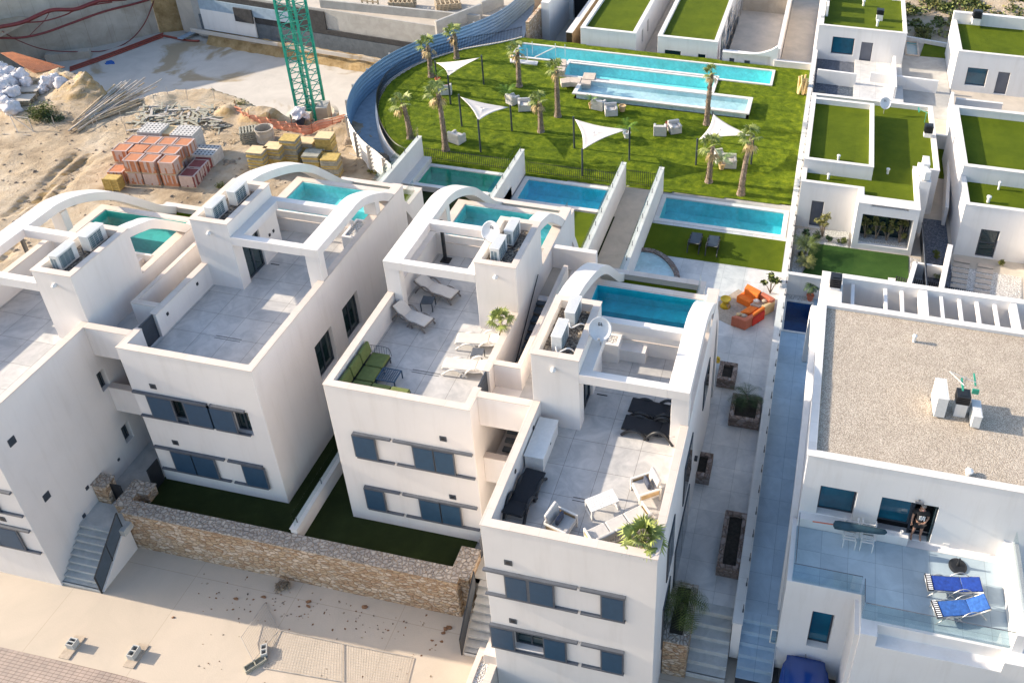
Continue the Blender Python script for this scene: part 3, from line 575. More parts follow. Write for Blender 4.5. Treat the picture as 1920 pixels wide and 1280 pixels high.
# ---- the stair cores shared by each pair
def stair_core(xl, xr, near, label, zlow):
    """near 'L': roof enclosure stands on the low-x half"""
    root = thing('stair_core', label, 'stairwell', (xl + .98, 25, 0), 'open stairwells between the villa pairs')
    xl += .003; xr -= .003
    a0, a1 = (xl, xl + 1.05) if near == 'L' else (xr - 1.15, xr)
    wk = (a1, xr) if near == 'L' else (xl, a0)
    Y0 = 21.45
    ops = [('+', (xl, xr, Y0, 30.6, 5.8, FLOOR)), ('+', (xl, xr, Y0, Y0 + .25, 5.8, PAR)), ('+', (xl, xr, Y0, 30.6, 2.8, 3.05)), ('-', (a0 + .05, a1 - .05, 23.3, 28.2, 5.7, 6.3)), ('+', (xl, xr, Y0, Y0 + .25, 2.8, 4.1)),
           ('+', (xl, xr, 30.4, 30.65, 0, PAR)), ('-', (xl, xr, Y0 + .9, 23.0, 5.7, 5.9)),
           ('+', (a0, a1, 23.1, 23.3, 5.8, PAR)), ('+', (a1 - .17, a1, 23.1, 29.3, 3.05, PAR) if near == 'L' else (a0, a0 + .17, 23.1, 29.3, 3.05, PAR)),
           ('-', ((a0, a1 - .17) if near == 'L' else (a0 + .17, a1)) + (23.3, 28.2, 3.1, 6.5))]
    MB().ops(ops).build('wall', 'white_stucco', root, bevel=.015)
    c = [('+', (xl, xr, Y0 - .02, Y0 + .27, PAR, PAR + .035)), ('+', (a0, a1, 23.08, 23.32, PAR, PAR + .035)), ('+', (a1 - .19, a1, 23.1, 29.3, PAR, PAR + .035) if near == 'L' else (a0, a0 + .19, 23.1, 29.3, PAR, PAR + .035)), ('+', (xl, xr, Y0 - .01, Y0 + .26, 4.1, 4.13))]
    for cc in ([c[0]], [c[1], c[2]], [c[3]]): MB().ops(cc).build('coping', 'coping_stone', root)
    i0, i1 = (a0, a1 - .175) if near == 'L' else (a0 + .175, a1)
    MB().box(wk[0], wk[1], Y0 + .25, 30.4, FLOOR, FLOOR + .012).build('walkway', 'terrace_tile', root)
    for k in range(11):
        y = 24.0 + k * .4; z = 4.7 + k * .135
        s = MB().box(i0 + .01, i1 - .01, y, y + .36, z - .08, z).build('step', 'dark_board', root)
    MB().box(i0 + .01, i1 - .01, 28.5, 30.4, FLOOR - .01, FLOOR + .02).build('landing', 'dusty_floor', root)
    for k in range(6):
        MB().box(i0 + .3, xr - .2, 22.2 + k * .3, 22.42 + k * .3, 3.15 + k * .17, 3.22 + k * .17).build('step', 'dark_board', root)
    hx = a0 + .06 if near == 'L' else a1 - .06
    MB().tube([(hx, 23.6, 4.4), (hx, 28.3, 7.35)], .022, 6).build('handrail', 'black_metal', root)
    return root
stair_core(-10.09, -8.12, 'L', 'open stairwell with dark treads just left of the nearest villa', -1.6)
stair_core(-25.7, -23.8, 'R', 'open stairwell between the cut off villa and the empty terrace villa', -1.6)

# ---- roof terrace gates
def louvre_gate(x0, y0, x1, y1, z0, z1, label, mat='dark_metal', lean=None):
    a, c = Vector((x0, y0, 0)), Vector((x1, y1, 0)); d = (c - a); L = d.length; rz = math.atan2(d.y, d.x)
    g = thing('metal_gate', label, 'gate', (x0, y0, z0), None, rz)
    h = z1 - z0
    m = MB(); m.box(0, .05, -.025, .025, 0, h).box(L - .05, L, -.025, .025, 0, h).box(.05, L - .05, -.025, .025, 0, .05).box(.05, L - .05, -.025, .025, h - .05, h)
    m.build('gate_frame', mat, g, local=True)
    m = MB(); n = int((h - .1) / .055)
    for k in range(n): z = .06 + k * (h - .12) / n; m.box(.05, L - .05, -.012, .012, z, z + .036)
    m.build('slats', mat, g, local=True)
    return g
louvre_gate(-23.68, 21.9, -23.68, 22.66, FLOOR + .02, 7.25, 'dark slatted gate in the parapet of the empty terrace, left of its floor')
louvre_gate(-10.2, 21.9, -10.2, 22.66, FLOOR + .02, 7.25, 'dark slatted gate in the parapet of the sofa terrace, beside the cream loungers')

# ---- street stairs, stone walls, yard walls
def steps(xl, xr, ya, yb, za, zb_, n, name, label, mat='step_concrete'):
    root = thing(name, label, 'stairs', ((xl + xr) / 2, ya, za))
    for k in range(n):
        z = za + (zb_ - za) * (k + 1) / n; y = ya + (yb - ya) * k / n
        MB().box(xl, xr, y, yb + .01 if k == n - 1 else y + (yb - ya) / n + .004, za - .3, z - (.003 if k else 0)).box(xl, xr, y - .03, y + .05, z - .045, z).build('step', mat, root, bevel=.01)
    return root
steps(-25.68, -24.1, 16.6, 18.3, STREET, .0, 9, 'outdoor_stairs', 'grey concrete stairs with a louvred rail climbing from the street beside the cut off villa')
sheet('landing', rect(-25.68, -24.1, 18.3, 19.0), -0.0, 'step_concrete', 1.6)
steps(-9.72, -8.14, 17.3, 19.3, STREET, 0, 9, 'outdoor_stairs', 'pale dusty stairs climbing from the street to the left of the nearest villa')
struct('landing', MB().box(-9.95, -8.14, 19.3, 21.0, -1.7, .018), 'dusty_floor')
def louvre_rail(x, ya, za, yb, zb_, h, label):
    r = thing('stair_rail', label, 'railing', (x, ya, za)); m = MB()
    m.tube([(x, ya, za), (x, ya, za + h)], .03, 6).tube([(x, yb, zb_), (x, yb, zb_ + h)], .03, 6).tube([(x, ya, za + h), (x, yb, zb_ + h)], .03, 6).tube([(x, ya, za + .08), (x, yb, zb_ + .08)], .025, 6).tube([(x, (ya + yb) / 2, (za + zb_) / 2), (x, (ya + yb) / 2, (za + zb_) / 2 + h)], .025, 6)
    m.build('frame', 'black_metal', r); m = MB()
    n = 18
    for k in range(1, n): o = .08 + (h - .1) * k / n; m.tube([(x, ya, za + o), (x, yb, zb_ + o)], .021, 4)
    m.build('slats', 'dark_metal', r)
louvre_rail(-24.03, 16.6, STREET, 18.4, -.15, .95, 'dark louvred stair rail standing above a white triangle of wall by the left stairs')
louvre_rail(-9.8, 17.3, STREET, 19.0, -.1, .95, 'brown louvred stair rail at the right end of the stone wall')
tag(MB().extrude_x([(16.65, STREET), (18.6, STREET), (18.6, -.2), (18.3, -.2)], -24.1, -23.97).build('stair_wall', 'white_stucco', bevel=.01), 'small white triangular wall below the dark louvred rail of the left stairs', 'wall')
def rough_wall(name, solids, label, top='coping_rubble', z0=STREET - .2, mat='stone_wall', cz=.5):
    root = thing(name, label, 'wall', (solids[0][0], solids[0][2], z0))
    m = MB().ops([('+', s + (z0, cz)) for s in solids]); 
    m.build('wall', mat, root, bevel=.03)
    c = MB().ops([('+', (s[0] - .03, s[1] + .03, s[2] - .03, s[3] + .03, cz, cz + .06)) for s in solids]); c.build('coping', top, root, bevel=.02)
    return root
rough_wall('stone_wall', [(-24.1, -10.35, 18.65, 19.2), (-24.6, -24.1, 18.9, 20.1), (-24.1, -23.65, 19.6, 20.1), (-10.7, -10.35, 19.2, 20.1), (-10.35, -9.98, 18.9, 20.1)], 'long rubble stone retaining wall in front of the shaded turf yards along the street')
rough_wall('stone_pillar', [(-25.69, -25.1, 19.2, 19.75)], 'squat stone gate pillar against the wall of the cut off villa', z0=-.02, cz=1.0)
louvre_gate(-25.08, 19.45, -24.62, 19.45, .02, .95, 'low dark gate between the squat stone pillar and the long stone wall', 'black_metal')
louvre_gate(-23.85, 20.12, -23.85, 20.75, .02, 1.25, 'dark slatted side gate between the long stone wall and the empty terrace villa', 'black_metal')
louvre_gate(-10.0, 20.15, -10.0, 20.75, .02, 1.1, 'brown slatted gate at the front corner of the sofa terrace villa', 'rail_metal')
def garden_wall(x0, x1, y0, y1, z0, z1, label, gl=True, posts=9, gx=None, name='garden_wall', end=None, face='white_stucco'):
    root = thing(name, label, 'wall', (x0, y0, z0))
    s = [(x0, x1, y0, y1, z0, z1)]
    MB().ops([('+', q) for q in s]).build('wall', face, root, bevel=.015)
    MB().ops([('+', (x0 - .02, x1 + .02, y0 - .02, y1 + .02, z1, z1 + .04))]).build('coping', 'pale_coping', root)
    if gl:
        g = gx if gx is not None else (x0 + x1) / 2
        MB().box(g - .006, g + .006, y0 + .1, y1 - .1, z1 + .05, z1 + .75).build('glass_panel', 'rail_glass', root)
        for k in range(posts):
            y = y0 + .3 + (y1 - y0 - .6) * k / (posts - 1); MB().box(g - .015, g + .015, y - .015, y + .015, z1 + .04, z1 + .35).build('clamp', 'rail_metal', root)
    return root
garden_wall(-17.25, -16.98, 19.25, 44.0, 0, .75, 'white wall with a glass strip running between the two shaded turf yards', True, 14)
def pool_wall(xl, xr, y0, y1, z1, label, posts):
    r = garden_wall(xl, xr, y0, y1, 0, z1, label, True, posts)
    return r
pool_wall(-24.0, -23.75, 38.5, 46.6, 1.75, 'white wall with glass at the left end of the greenish pool', 5)
pool_wall(-17.25, -16.98, 40.6, 46.6, 1.75, 'white wall between the greenish pool and the azure pool', 6)
pool_wall(-10.78, -10.5, 29.0, 46.6, 1.75, 'white glass topped wall on the left of the paved passage to the park', 14)
pool_wall(-8.42, -8.15, 29.0, 46.6, 1.75, 'white glass topped wall on the right of the paved passage to the park', 14)

# ---- the lower garden pools
def pool(name, label, x0, x1, y0, y1, ztop, zw, depth, basin, wat='clear_water', rim='pale_coping', rw=.28, step=None):
    root = thing(name, label, 'pool', ((x0 + x1) / 2, (y0 + y1) / 2, ztop))
    MB().ops([('+', (x0 - rw, x1 + rw, y0 - rw, y1 + rw, ztop - .1, ztop)), ('-', (x0, x1, y0, y1, ztop - .2, ztop + .1))]).build('rim', rim, root, bevel=.01)
    ops = [('+', (x0 - .05, x1 + .05, y0 - .05, y1 + .05, zw - depth - .1, ztop - .1)), ('-', (x0, x1, y0, y1, zw - depth, ztop))]
    if step: ops.append(('+', step + (zw - depth, zw - .45)))
    MB().ops(ops).build('basin', basin, root)
    MB().quad((x0, y0, zw), (x1, y0, zw), (x1, y1, zw), (x0, y1, zw)).build('water', wat, root)
    return root
# cut the pools out of the plot: the plot is lowered here
pool('garden_pool', 'greenish garden pool at the left end of the pool row', -23.1, -17.9, 43.75, 46.0, .06, -.04, .95, 'algae_basin', 'green_water')
pool('garden_pool', 'azure garden pool between two white glass topped walls', -16.6, -11.1, 43.75, 46.0, .06, -.04, .95, 'azure_basin')
pool('garden_pool', 'blue garden pool above the lawn with two dark loungers', -7.85, -.7, 43.75, 46.05, .06, -.04, .95, 'soft_basin')
tag(MB().ops([('+', (-24.0, -17.25, 43.2, 43.5, 0, .4)), ('+', (-23.75, -23.2, 43.5, 46.5, 0, .4))]).build('pool_deck', 'pale_coping', bevel=.01), kind='structure')
# ================================================================= boundary wall, alley and planters (x = 0 line)
bw = garden_wall(-.33, .0, 19.2, 81.0, -1.4, .7, 'long white boundary wall with black glass clamps between the patio and the blue grey alley', False)
for k in range(44):
    y = 19.7 + k * 1.05
    if y > 64: break
    MB().box(-.05, -.005, y - .06, y + .06, .745, .78).box(-.04, -.015, y - .03, y + .03, .78, 1.1).build('clamp', 'black_metal', bw)
MB().box(-.036, -.024, 19.5, 64, .8, 1.45).build('glass_panel', 'rail_glass', bw)
for k in range(22):
    y = 20.0 + k * 1.25; MB().box(-.34, -.3, y, y + .35, .2, .62).build('bracket', 'rail_metal', bw)
AP = [(P(1473, 622).y + P(1519, 628).y) / 2 + .05, (P(1479, 560).y + P(1531, 571).y) / 2 - .05]
struct('alley', MB().ops([('+', (0, 12, 20.2, 39.0, -1.9, 0)), ('-', (.06, 1.48, AP[0], AP[1], -1.6, .1))]), 'alley_tile')
steps(.0, 1.28, 18.2, 20.2, -1.8, 0, 7, 'outdoor_stairs', 'blue grey tiled stairs at the bottom of the alley', 'alley_tile')
steps(-1.75, -.35, 18.3, 20.2, -1.6, .02, 6, 'outdoor_stairs', 'stone edged stairs from the pink ground up to the patio planters', 'step_concrete')
struct('pavement', MB().box(-8.1, -.35, 8, 20.3, -2.0, -1.64), 'street_paver')
def planter(x0, x1, y0, y1, z0, h, label, t=.2, mat='dark_stone'):
    r = thing('stone_planter', label, 'planter', ((x0 + x1) / 2, (y0 + y1) / 2, z0), 'stone planters on the patio')
    MB().ops([('+', (x0, x1, y0, y1, z0, z0 + h)), ('-', (x0 + t, x1 - t, y0 + t, y1 - t, z0 + h - .2, z0 + h + .1))]).build('box', mat, r, bevel=.02)
    m = MB(); n = 10
    gx = [x0 + t + .002 + (x1 - x0 - 2 * t - .004) * i / n for i in range(n + 1)]; gy = [y0 + t + .002 + (y1 - y0 - 2 * t - .004) * i / n for i in range(n + 1)]
    hh = [[z0 + h - .12 + .05 * mnoise.noise(Vector((gx[i] * 3, gy[j] * 3, 0))) for j in range(n + 1)] for i in range(n + 1)]
    for i in range(n):
        for j in range(n): m.quad((gx[i], gy[j], hh[i][j]), (gx[i + 1], gy[j], hh[i + 1][j]), (gx[i + 1], gy[j + 1], hh[i + 1][j + 1]), (gx[i], gy[j + 1], hh[i][j + 1]))
    m.build('soil', 'soil', r); return r
def planter_px(a, b_, c, h, label, t=.2):     # a: front-left top, b_: front-right top, c: back-right top
    A, B_, Cc = P(*a, h), P(*b_, h), P(*c, h); return planter(A.x, B_.x, A.y, Cc.y, .03, h - .03, label, t)
pl1 = planter_px((1366, 782), (1423, 795), (1434, 745), .55, 'square stone planter with a small palm, on the patio beside the boundary wall')
pl2 = planter(-2.6, -1.75, 31.0, 32.2, .03, .55, 'stone planter with yellow letter sculpture behind it, against the nearest villa')
pl3 = planter_px((1291, 887), (1330, 893), (1340, 850), .55, 'small stone planter of bare soil against the patio wall of the nearest villa')
pl4 = planter_px((1343, 1062), (1388, 1071), (1402, 962), .55, 'long stone planter of bare soil beside the boundary wall')
pl5 = rough_wall('stone_planter', [(-2.62, -1.75, 18.2, 20.5)], 'tall rubble planter with a drooping palm at the corner of the nearest villa', z0=-1.7, cz=.42); pl5['category'] = 'planter'
MB().box(-2.45, -1.98, 18.5, 20.3, .481, .5).build('soil', 'soil', pl5)
# ================================================================= plants
def leaf_blade(m, base, d, up, L, wd, droop, segs=4):
    """one pinnate or fan leaf as a bent blade"""
    d = Vector(d).normalized(); s = d.cross(Vector((0, 0, 1)));  s = s.normalized() if s.length > 1e-3 else Vector((1, 0, 0))
    pr = []
    p = Vector(base); v = (d * 1.0 + Vector((0, 0, up))).normalized()
    for k in range(segs + 1):
        t = k / segs; wv = wd * math.sin(math.pi * min(1, .12 + t * .88)) ; pr.append((p + s * wv / 2, p - s * wv / 2)); p = p + v * (L / segs); v = (v + Vector((0, 0, -droop / segs))).normalized()
    for k in range(segs): m.quad(pr[k][0], pr[k][1], pr[k + 1][1], pr[k + 1][0])
def fan_frond(m, base, ang, el, Ls, R, rnd, n=15, wind=0.0):
    """a palmate frond: stalk plus radiating pleats"""
    d = Vector((math.cos(ang) * math.cos(el) - wind, math.sin(ang) * math.cos(el), math.sin(el))).normalized()
    hub = Vector(base) + d * Ls; s = d.cross(Vector((0, 0, 1))).normalized(); m.tube([base, hub], .018, 3, False)
    for k in range(n):
        a = (k / (n - 1) - .5) * 3.6; dd = (d * math.cos(a) + s * math.sin(a)).normalized(); r = R * (.72 + .28 * math.cos(a)) * rnd.uniform(.85, 1.1)
        q = dd.cross(d.cross(s)).normalized() * (R * .075); mid = hub + dd * r * .55 + Vector((0, 0, -.04 * R)); tip = hub + dd * r + Vector((0, 0, -rnd.uniform(.2, .5) * R))
        m.quad(hub, mid - q, tip, mid + q)
def fan_palm(name, label, base, h, R=1.0, lean=(0, 0), nf=16, seed=0, group=None, dry=5, tr=(.2, .13), cat='palm tree'):
    rnd = random.Random(seed); root = thing(name, label, cat, base, group); bx, by, bz = base
    pts = []; rr = []; n = 9
    for k in range(n + 1):
        t = k / n; pts.append((bx + lean[0] * t * t, by + lean[1] * t * t, bz + h * t)); rr.append((tr[0] * 1.45 if k == 0 else tr[0]) * (1 - t) + tr[1] * t + rnd.uniform(-.012, .012))
    m = MB().tube(pts, rr, 10)
    top = Vector(pts[-1])
    for k in range(int(h * 28)):       # leaf-base boots on the trunk
        t = rnd.uniform(.03, 1); i = min(int(t * n), n - 1); f = t * n - i; c = Vector(pts[i]).lerp(Vector(pts[i + 1]), f); r = rr[i] * (1 - f) + rr[i + 1] * f; a = rnd.uniform(0, 6.28)
        o = Vector((math.cos(a), math.sin(a), 0)); s = Vector((-math.sin(a), math.cos(a), 0)) * .05; m.quad(c + o * r * .9 - s, c + o * r * .9 + s, c + o * (r + .06) + s * .4 + Vector((0, 0, .14)), c + o * (r + .06) - s * .4 + Vector((0, 0, .14)))
    m.build('trunk', 'trunk', root)
    m = MB()
    for k in range(nf):
        a = 2.4 * k + rnd.uniform(-.3, .3); e = R_(80 - 85 * (k / nf) + rnd.uniform(-8, 8)); fan_frond(m, top, a, e, R * .5, R * .62, rnd, 15, .35 if dry else 0)
    m.build('crown', 'palm_leaf', root)
    if dry:
        m = MB()
        for k in range(dry): fan_frond(m, top - Vector((0, 0, .1)), rnd.uniform(2.2, 4.6) if k % 2 else rnd.uniform(0, 6.28), R_(rnd.uniform(-65, -25)), R * .45, R * .5, rnd, 11)
        m.build('dead_fronds', 'dry_leaf', root)
    return root
def feather_palm(name, label, base, h, L=1.0, nf=12, seed=0, mat='dark_leaf', group=None, cat='palm', tr=.07, up=1.1, droop=2.0):
    rnd = random.Random(seed); root = thing(name, label, cat, base, group); b = Vector(base); top = b + Vector((0, 0, h))
    MB().tube([b, b + Vector((.02, 0, h * .5)), top], [tr * 1.3, tr, tr * .9], 8).build('trunk', 'trunk', root)
    m = MB()
    for k in range(nf):
        a = k * 2.4 + rnd.uniform(-.3, .3); u = up * rnd.uniform(.4, 1.3); d = Vector((math.cos(a), math.sin(a), 0)); s = Vector((-math.sin(a), math.cos(a), 0))
        p = top.copy(); v = (d + Vector((0, 0, u))).normalized(); n = 14; st = L * rnd.uniform(.85, 1.1) / n; prev = p.copy()
        for i in range(n):
            p = p + v * st; v = (v + Vector((0, 0, -droop / n))).normalized(); t = i / n
            m.quad(prev - s * .006, prev + s * .006, p + s * .006, p - s * .006); ll = L * .34 * math.sin(math.pi * (.15 + .8 * t))
            for sg in (-1, 1):
                tip = p + s * sg * ll + v * ll * .5 + Vector((0, 0, -ll * .35)); m.quad(p, p + v * .02, tip, p + v * .045)
            prev = p.copy()
    m.build('crown', mat, root); return root
def leafy(name, label, base, r, h, n, mat, seed=0, cat='bush', stem=True, leaf=.07, group=None, sh=None, stem_h=0.0):
    """a bush or small tree: stems plus many small leaf faces in uneven clumps"""
    rnd = random.Random(seed); root = thing(name, label, cat, base, group); b = Vector(base); cl = []
    for k in range(max(4, n // 60)):
        a = rnd.uniform(0, 6.28); q = rnd.uniform(.15, .8) * r; cl.append((b + Vector((math.cos(a) * q, math.sin(a) * q, stem_h + rnd.uniform(.25, .9) * (h - stem_h))), rnd.uniform(.25, .5) * r))
    if stem:
        m = MB()
        for c, cr in cl: m.tube([b, b.lerp(c, .5) + Vector((0, 0, .05 * h)), c], [.012 + .02 * h, .01 + .008 * h, .006], 5)
        m.build('stems', 'trunk', root)
    m = MB()
    for k in range(n):
        c, cr = rnd.choice(cl); v = Vector((rnd.gauss(0, 1), rnd.gauss(0, 1), rnd.gauss(0, .8))).normalized() * cr * rnd.uniform(.3, 1.1); p = c + v
        if p.z < b.z + .02: p.z = b.z + .03
        a = Vector((rnd.gauss(0, 1), rnd.gauss(0, 1), rnd.gauss(0, .6))).normalized() * leaf * rnd.uniform(.7, 1.4); q = a.cross(Vector((rnd.gauss(0, 1), rnd.gauss(0, 1), rnd.gauss(0, 1)))).normalized() * leaf * .4
        m.quad(p - a, p + q, p + a, p - q)
    m.build('foliage', mat, root); return root
def pot(name, label, base, r, h, mat, cat='pot', group=None):
    o = MB().lathe([(r * .7, 0), (r * .95, h * .85), (r * 1.08, h * .86), (r * 1.08, h), (r * .9, h), (r * .88, h * .85)], (0, 0, 0), 18).build(name, mat, None, smooth=False); o.location = base; return tag(o, label, cat, group)
# patio planters' palms
pc = P(1399, 752, .45); feather_palm('potted_palm', 'small feathery palm growing in the square stone planter on the patio', (pc.x, pc.y, .42), .35, .95, 16, 3, 'dark_leaf')
feather_palm('drooping_palm', 'feathery drooping palm in the tall rubble planter at the foot of the nearest villa', (-2.2, 19.5, .5), .3, 1.2, 20, 8, 'bush_leaf', up=1.3, droop=2.6)
# fan palms in terrace corners
pc = P(1205, 1020, 7.2); fan_palm('potted_fan_palm', 'bushy potted fan palm behind the sofa at the terrace corner of the nearest villa', (pc.x - .05, pc.y + .25, FLOOR + .02), .95, .8, nf=15, seed=4, dry=0, tr=(.06, .05), cat='potted palm')
pot('plant_pot', 'white pot holding the bushy fan palm at the terrace corner', (pc.x - .05, pc.y + .25, FLOOR + .013), .2, .35, 'white_plastic')
pc = P(940, 607, 7.2); fan_palm('potted_fan_palm', 'ring shaped bright green fan palm before the tower of the sofa terrace villa', (pc.x, pc.y - .1, FLOOR + .02), 1.3, .62, nf=11, seed=9, dry=0, tr=(.045, .035), cat='potted palm')
pot('plant_pot', 'pot of the ring shaped fan palm by the white stair tower', (pc.x, pc.y - .1, FLOOR + .013), .17, .3, 'white_plastic')

# ================================================================= roof equipment
def ac_unit(label, c, z, rz, back=False, w=.95, d=.36, h=.75, fan=True):
    """outdoor air conditioner: fan face towards local +x when back is False"""
    r = thing('air_conditioner', label, 'air conditioner', (c[0], c[1], z), 'outdoor air conditioning units', rz)
    b = MB().box(-d / 2, d / 2, -w / 2, w / 2, .05, h).build('casing', 'white_plastic', r, bevel=.02, local=True)
    t = MB()
    for k in range(6): t.box(-d / 2 + .02 + k * (d - .04) / 6, -d / 2 + .02 + k * (d - .04) / 6 + .03, -w / 2 + .03, w / 2 - .03, h, h + .012)
    t.box(-d / 2 - .01, d / 2 + .01, -w / 2 - .01, w / 2 + .01, h - .004, h + .004)
    t.build('lid', 'white_plastic', r, local=True)
    m = MB(); s = 1
    m.box(d / 2 + .001, d / 2 + .012, -w / 2 + .08, w / 2 - .22, .12, h - .08); g = m.build('fan_grille', 'ac_fan', r, local=True)
    l = MB()
    for k in range(7): z_ = .14 + k * (h - .24) / 6; l.box(d / 2 + .013, d / 2 + .018, -w / 2 + .08, w / 2 - .22, z_, z_ + .012)
    for k in range(4): y_ = -w / 2 + .1 + k * (w - .34) / 3; l.box(d / 2 + .019, d / 2 + .023, y_, y_ + .012, .12, h - .08)
    l.build('wires', 'white_plastic', g, local=True)
    v = MB()
    for k in range(8):
        for j in range(2): z_ = .15 + k * (h - .28) / 8; v.box(-d / 2 + .05 + j * .13, -d / 2 + .15 + j * .13, -w / 2 - .006, -w / 2 - .001, z_, z_ + .035)
    if back: v.build('side_vents', 'ac_fan', r, local=True)
    for s_ in (-1, 1): MB().box(-d / 2 - .02, d / 2 + .02, s_ * (w / 2 - .14) - .04, s_ * (w / 2 - .14) + .04, 0, .05).build('foot', 'dark_metal', r, local=True)
    return r
def pipe(label, pts, r=.025, mat='white_plastic', name='hose', cat='hose', group='air conditioner hoses'):
    o = MB().tube(spline(pts, 6), r, 6).build(name, mat, None, smooth=True); return tag(o, label, cat, group)
ZT = 9.06
def ac_px(px, py, z, rz, label, **k): p = P(px, py, z + .4); return ac_unit(label, (p.x, p.y), z, rz, **k)
# nearest villa tower (D)
ac_unit('air conditioner nearer the front of the nearest villa tower, beside the grey dish', (-7.38, 22.75), ZT, 0.0)
ac_unit('air conditioner at the back of the nearest villa tower', (-7.28, 24.05), ZT, 0.0)
for k, (a, y) in enumerate(((-7.38, 22.25), (-7.28, 23.55))):
    pipe(['white hose looping from the front unit on the nearest tower', 'white hose looping from the rear unit on the nearest tower'][k], [(a, y, ZT + .35), (a + .1, y - .12, ZT + .2), (a + .4, y + .05, ZT + .3), (a + .62, y + .1, ZT + .12), (a + .7, y - .05, ZT + .02)], .03)
ac_unit('air conditioner nearer the front of the sofa terrace villa tower, its louvred side showing', (-11.1, 26.95), ZT, 0.0, back=True)
ac_unit('air conditioner at the back of the sofa terrace villa tower', (-10.95, 28.15), ZT, 0.0, back=True)
ac_unit('air conditioner nearer the front of the empty terrace villa tower', (-23.15, 26.85), ZT, 0.0)
ac_unit('air conditioner at the back of the empty terrace villa tower', (-22.95, 28.1), ZT, 0.0)
ac_unit('air conditioner with the plain grey front on the tower of the cut off villa', (-26.75, 22.7), ZT, 0.0, back=True)
ac_unit('air conditioner with the blue grille on the tower of the cut off villa', (-26.55, 24.0), ZT, 0.0)
for k, (a, y, t_) in enumerate(((-11.1, 27.5, 'sofa terrace'), (-23.15, 26.3, 'empty terrace'), (-26.6, 23.4, 'cut off'))):
    pipe('black hose lying beside the units on the %s villa tower' % t_, [(a, y, ZT + .3), (a + .15, y - .1, ZT + .1), (a + .35, y + .1, ZT + .05), (a + .4, y + .4, ZT + .05)], .02, 'black_metal')
def dish(label, c, rz, tilt, R=.42):
    r = thing('satellite_dish', label, 'satellite dish', c, 'grey satellite dishes', rz)
    n = 10; prof = [(R * k / n, .10 * R * (k / n) ** 2 * 3) for k in range(1, n + 1)]
    m = MB(); sides = 28; m.v.append((0, 0, 0))
    for rr, z in prof:
        for j in range(sides): t = 2 * math.pi * j / sides; m.v.append((rr * math.cos(t), rr * 1.08 * math.sin(t), z))
    for j in range(sides): m.f.append((0, 1 + j, 1 + (j + 1) % sides))
    for i in range(n - 1):
        for j in range(sides): q = (j + 1) % sides; m.f.append((1 + i * sides + j, 1 + (i + 1) * sides + j, 1 + (i + 1) * sides + q, 1 + i * sides + q))
    T = Matrix.Translation((0, 0, .75)) @ Matrix.Rotation(tilt, 4, 'X'); m.v = [tuple(T @ Vector(v)) for v in m.v]
    o = m.build('reflector', 'dish_grey', r, smooth=True, local=True); so_ = o.modifiers.new('solid', 'SOLIDIFY'); so_.thickness = .012
    lm = MB().box(-.05, .05, .28, .33, .03, .035).box(-.075, -.055, .14, .26, .05, .055); 
    # the small letters G L on the dish face, as strokes
    g = MB()
    for a in ((-.08, -.02, .2, .22), (-.08, -.06, .12, .22), (-.08, -.02, .11, .13), (-.035, -.02, .11, .16), (.01, .03, .11, .22), (.01, .07, .11, .13)): g.box(a[0], a[1], a[2], a[3], .035, .04)
    g.v = [tuple(T @ Vector(v)) for v in g.v]; g.build('emblem', 'black_metal', o, local=True)
    tip = T @ Vector((0, -.25, .5)); MB().tube([tuple(T @ Vector((0, -R, .1))), tuple(tip)], .014, 5).lathe([(.03, -.04), (.04, 0), (.03, .05)], tip, 8).build('feed_arm', 'grey_metal', r, local=True)
    MB().tube([(0, 0, 0), (0, 0, .6), tuple(T @ Vector((0, 0, -.02)))], .025, 6).build('mast', 'grey_metal', r, local=True)
    return r
dp = P(1126, 618, 9.5); dish('grey satellite dish on the tower side of the nearest villa', (dp.x, dp.y, 8.8), R_(8), R_(62), .4)
dp = P(922, 432, 9.8); dish('grey satellite dish beside the tower of the sofa terrace villa', (dp.x, dp.y, 9.0), R_(-10), R_(62), .4)
# ================================================================= the gravel roofed house on the right
def crop(ox, oy, s): return lambda x, y: (ox + x / s, oy + y / s)
cE = crop(1490, 500, 4.414); cG = crop(1400, 1040, 3.692); cW = crop(1480, 820, 4.364); cT = crop(1480, 0, 4.364); cF = crop(1480, 330, 4.364); cH = crop(1700, 100, 6.4); cP = crop(1050, 50, 3.658); cQ = crop(700, 50, 4.74)
Eh = thing('gravel_roof_house', 'white house with a gravel roof, glass railed terrace and a man in its doorway', 'house', (5, 24, -1.8))
YE = 21.62
w1 = (2.01, 3.24, YE - .1, YE + .35, 4.22, 5.65); w2 = (4.05, 5.91, YE - .1, YE + .45, 3.78, 5.63); w3 = (2.26, 3.0, 18.95, 19.45, .38, 2.4)
MB().ops([('+', (1.42, 12.2, YE, 31.7, -2, 7.0)), ('-', (1.67, 12.0, YE + .25, 29.5, 6.85, 7.3)), ('-', (2.28, 12.0, 29.75, 31.45, 3.98, 7.3)),
          ('+', (1.26, 8.55, 19.13, YE, -2, 3.76)), ('+', (3.65, 12.2, 17.79, 19.13, -2, 3.76)), ('+', (8.21, 8.55, 18.22, YE, 3.76, 4.61)), ('+', (8.55, 12.2, 17.79, YE, -2, 3.4)),
          ('-', (5.44, 8.07, 17.7, 20.0, -1.3, .77)), ('-', (4.18, 7.97, 17.74, 18.22, 3.25, 3.9)), ('+', (1.42, 5.15, YE - .31, YE, 3.76, 4.19)), ('+', (3.5, 3.65, 17.9, 19.13, -2, 3.5)),
          ('-', w1), ('-', w2), ('-', w3)]).build('wall', 'bright_stucco', Eh, bevel=.015)
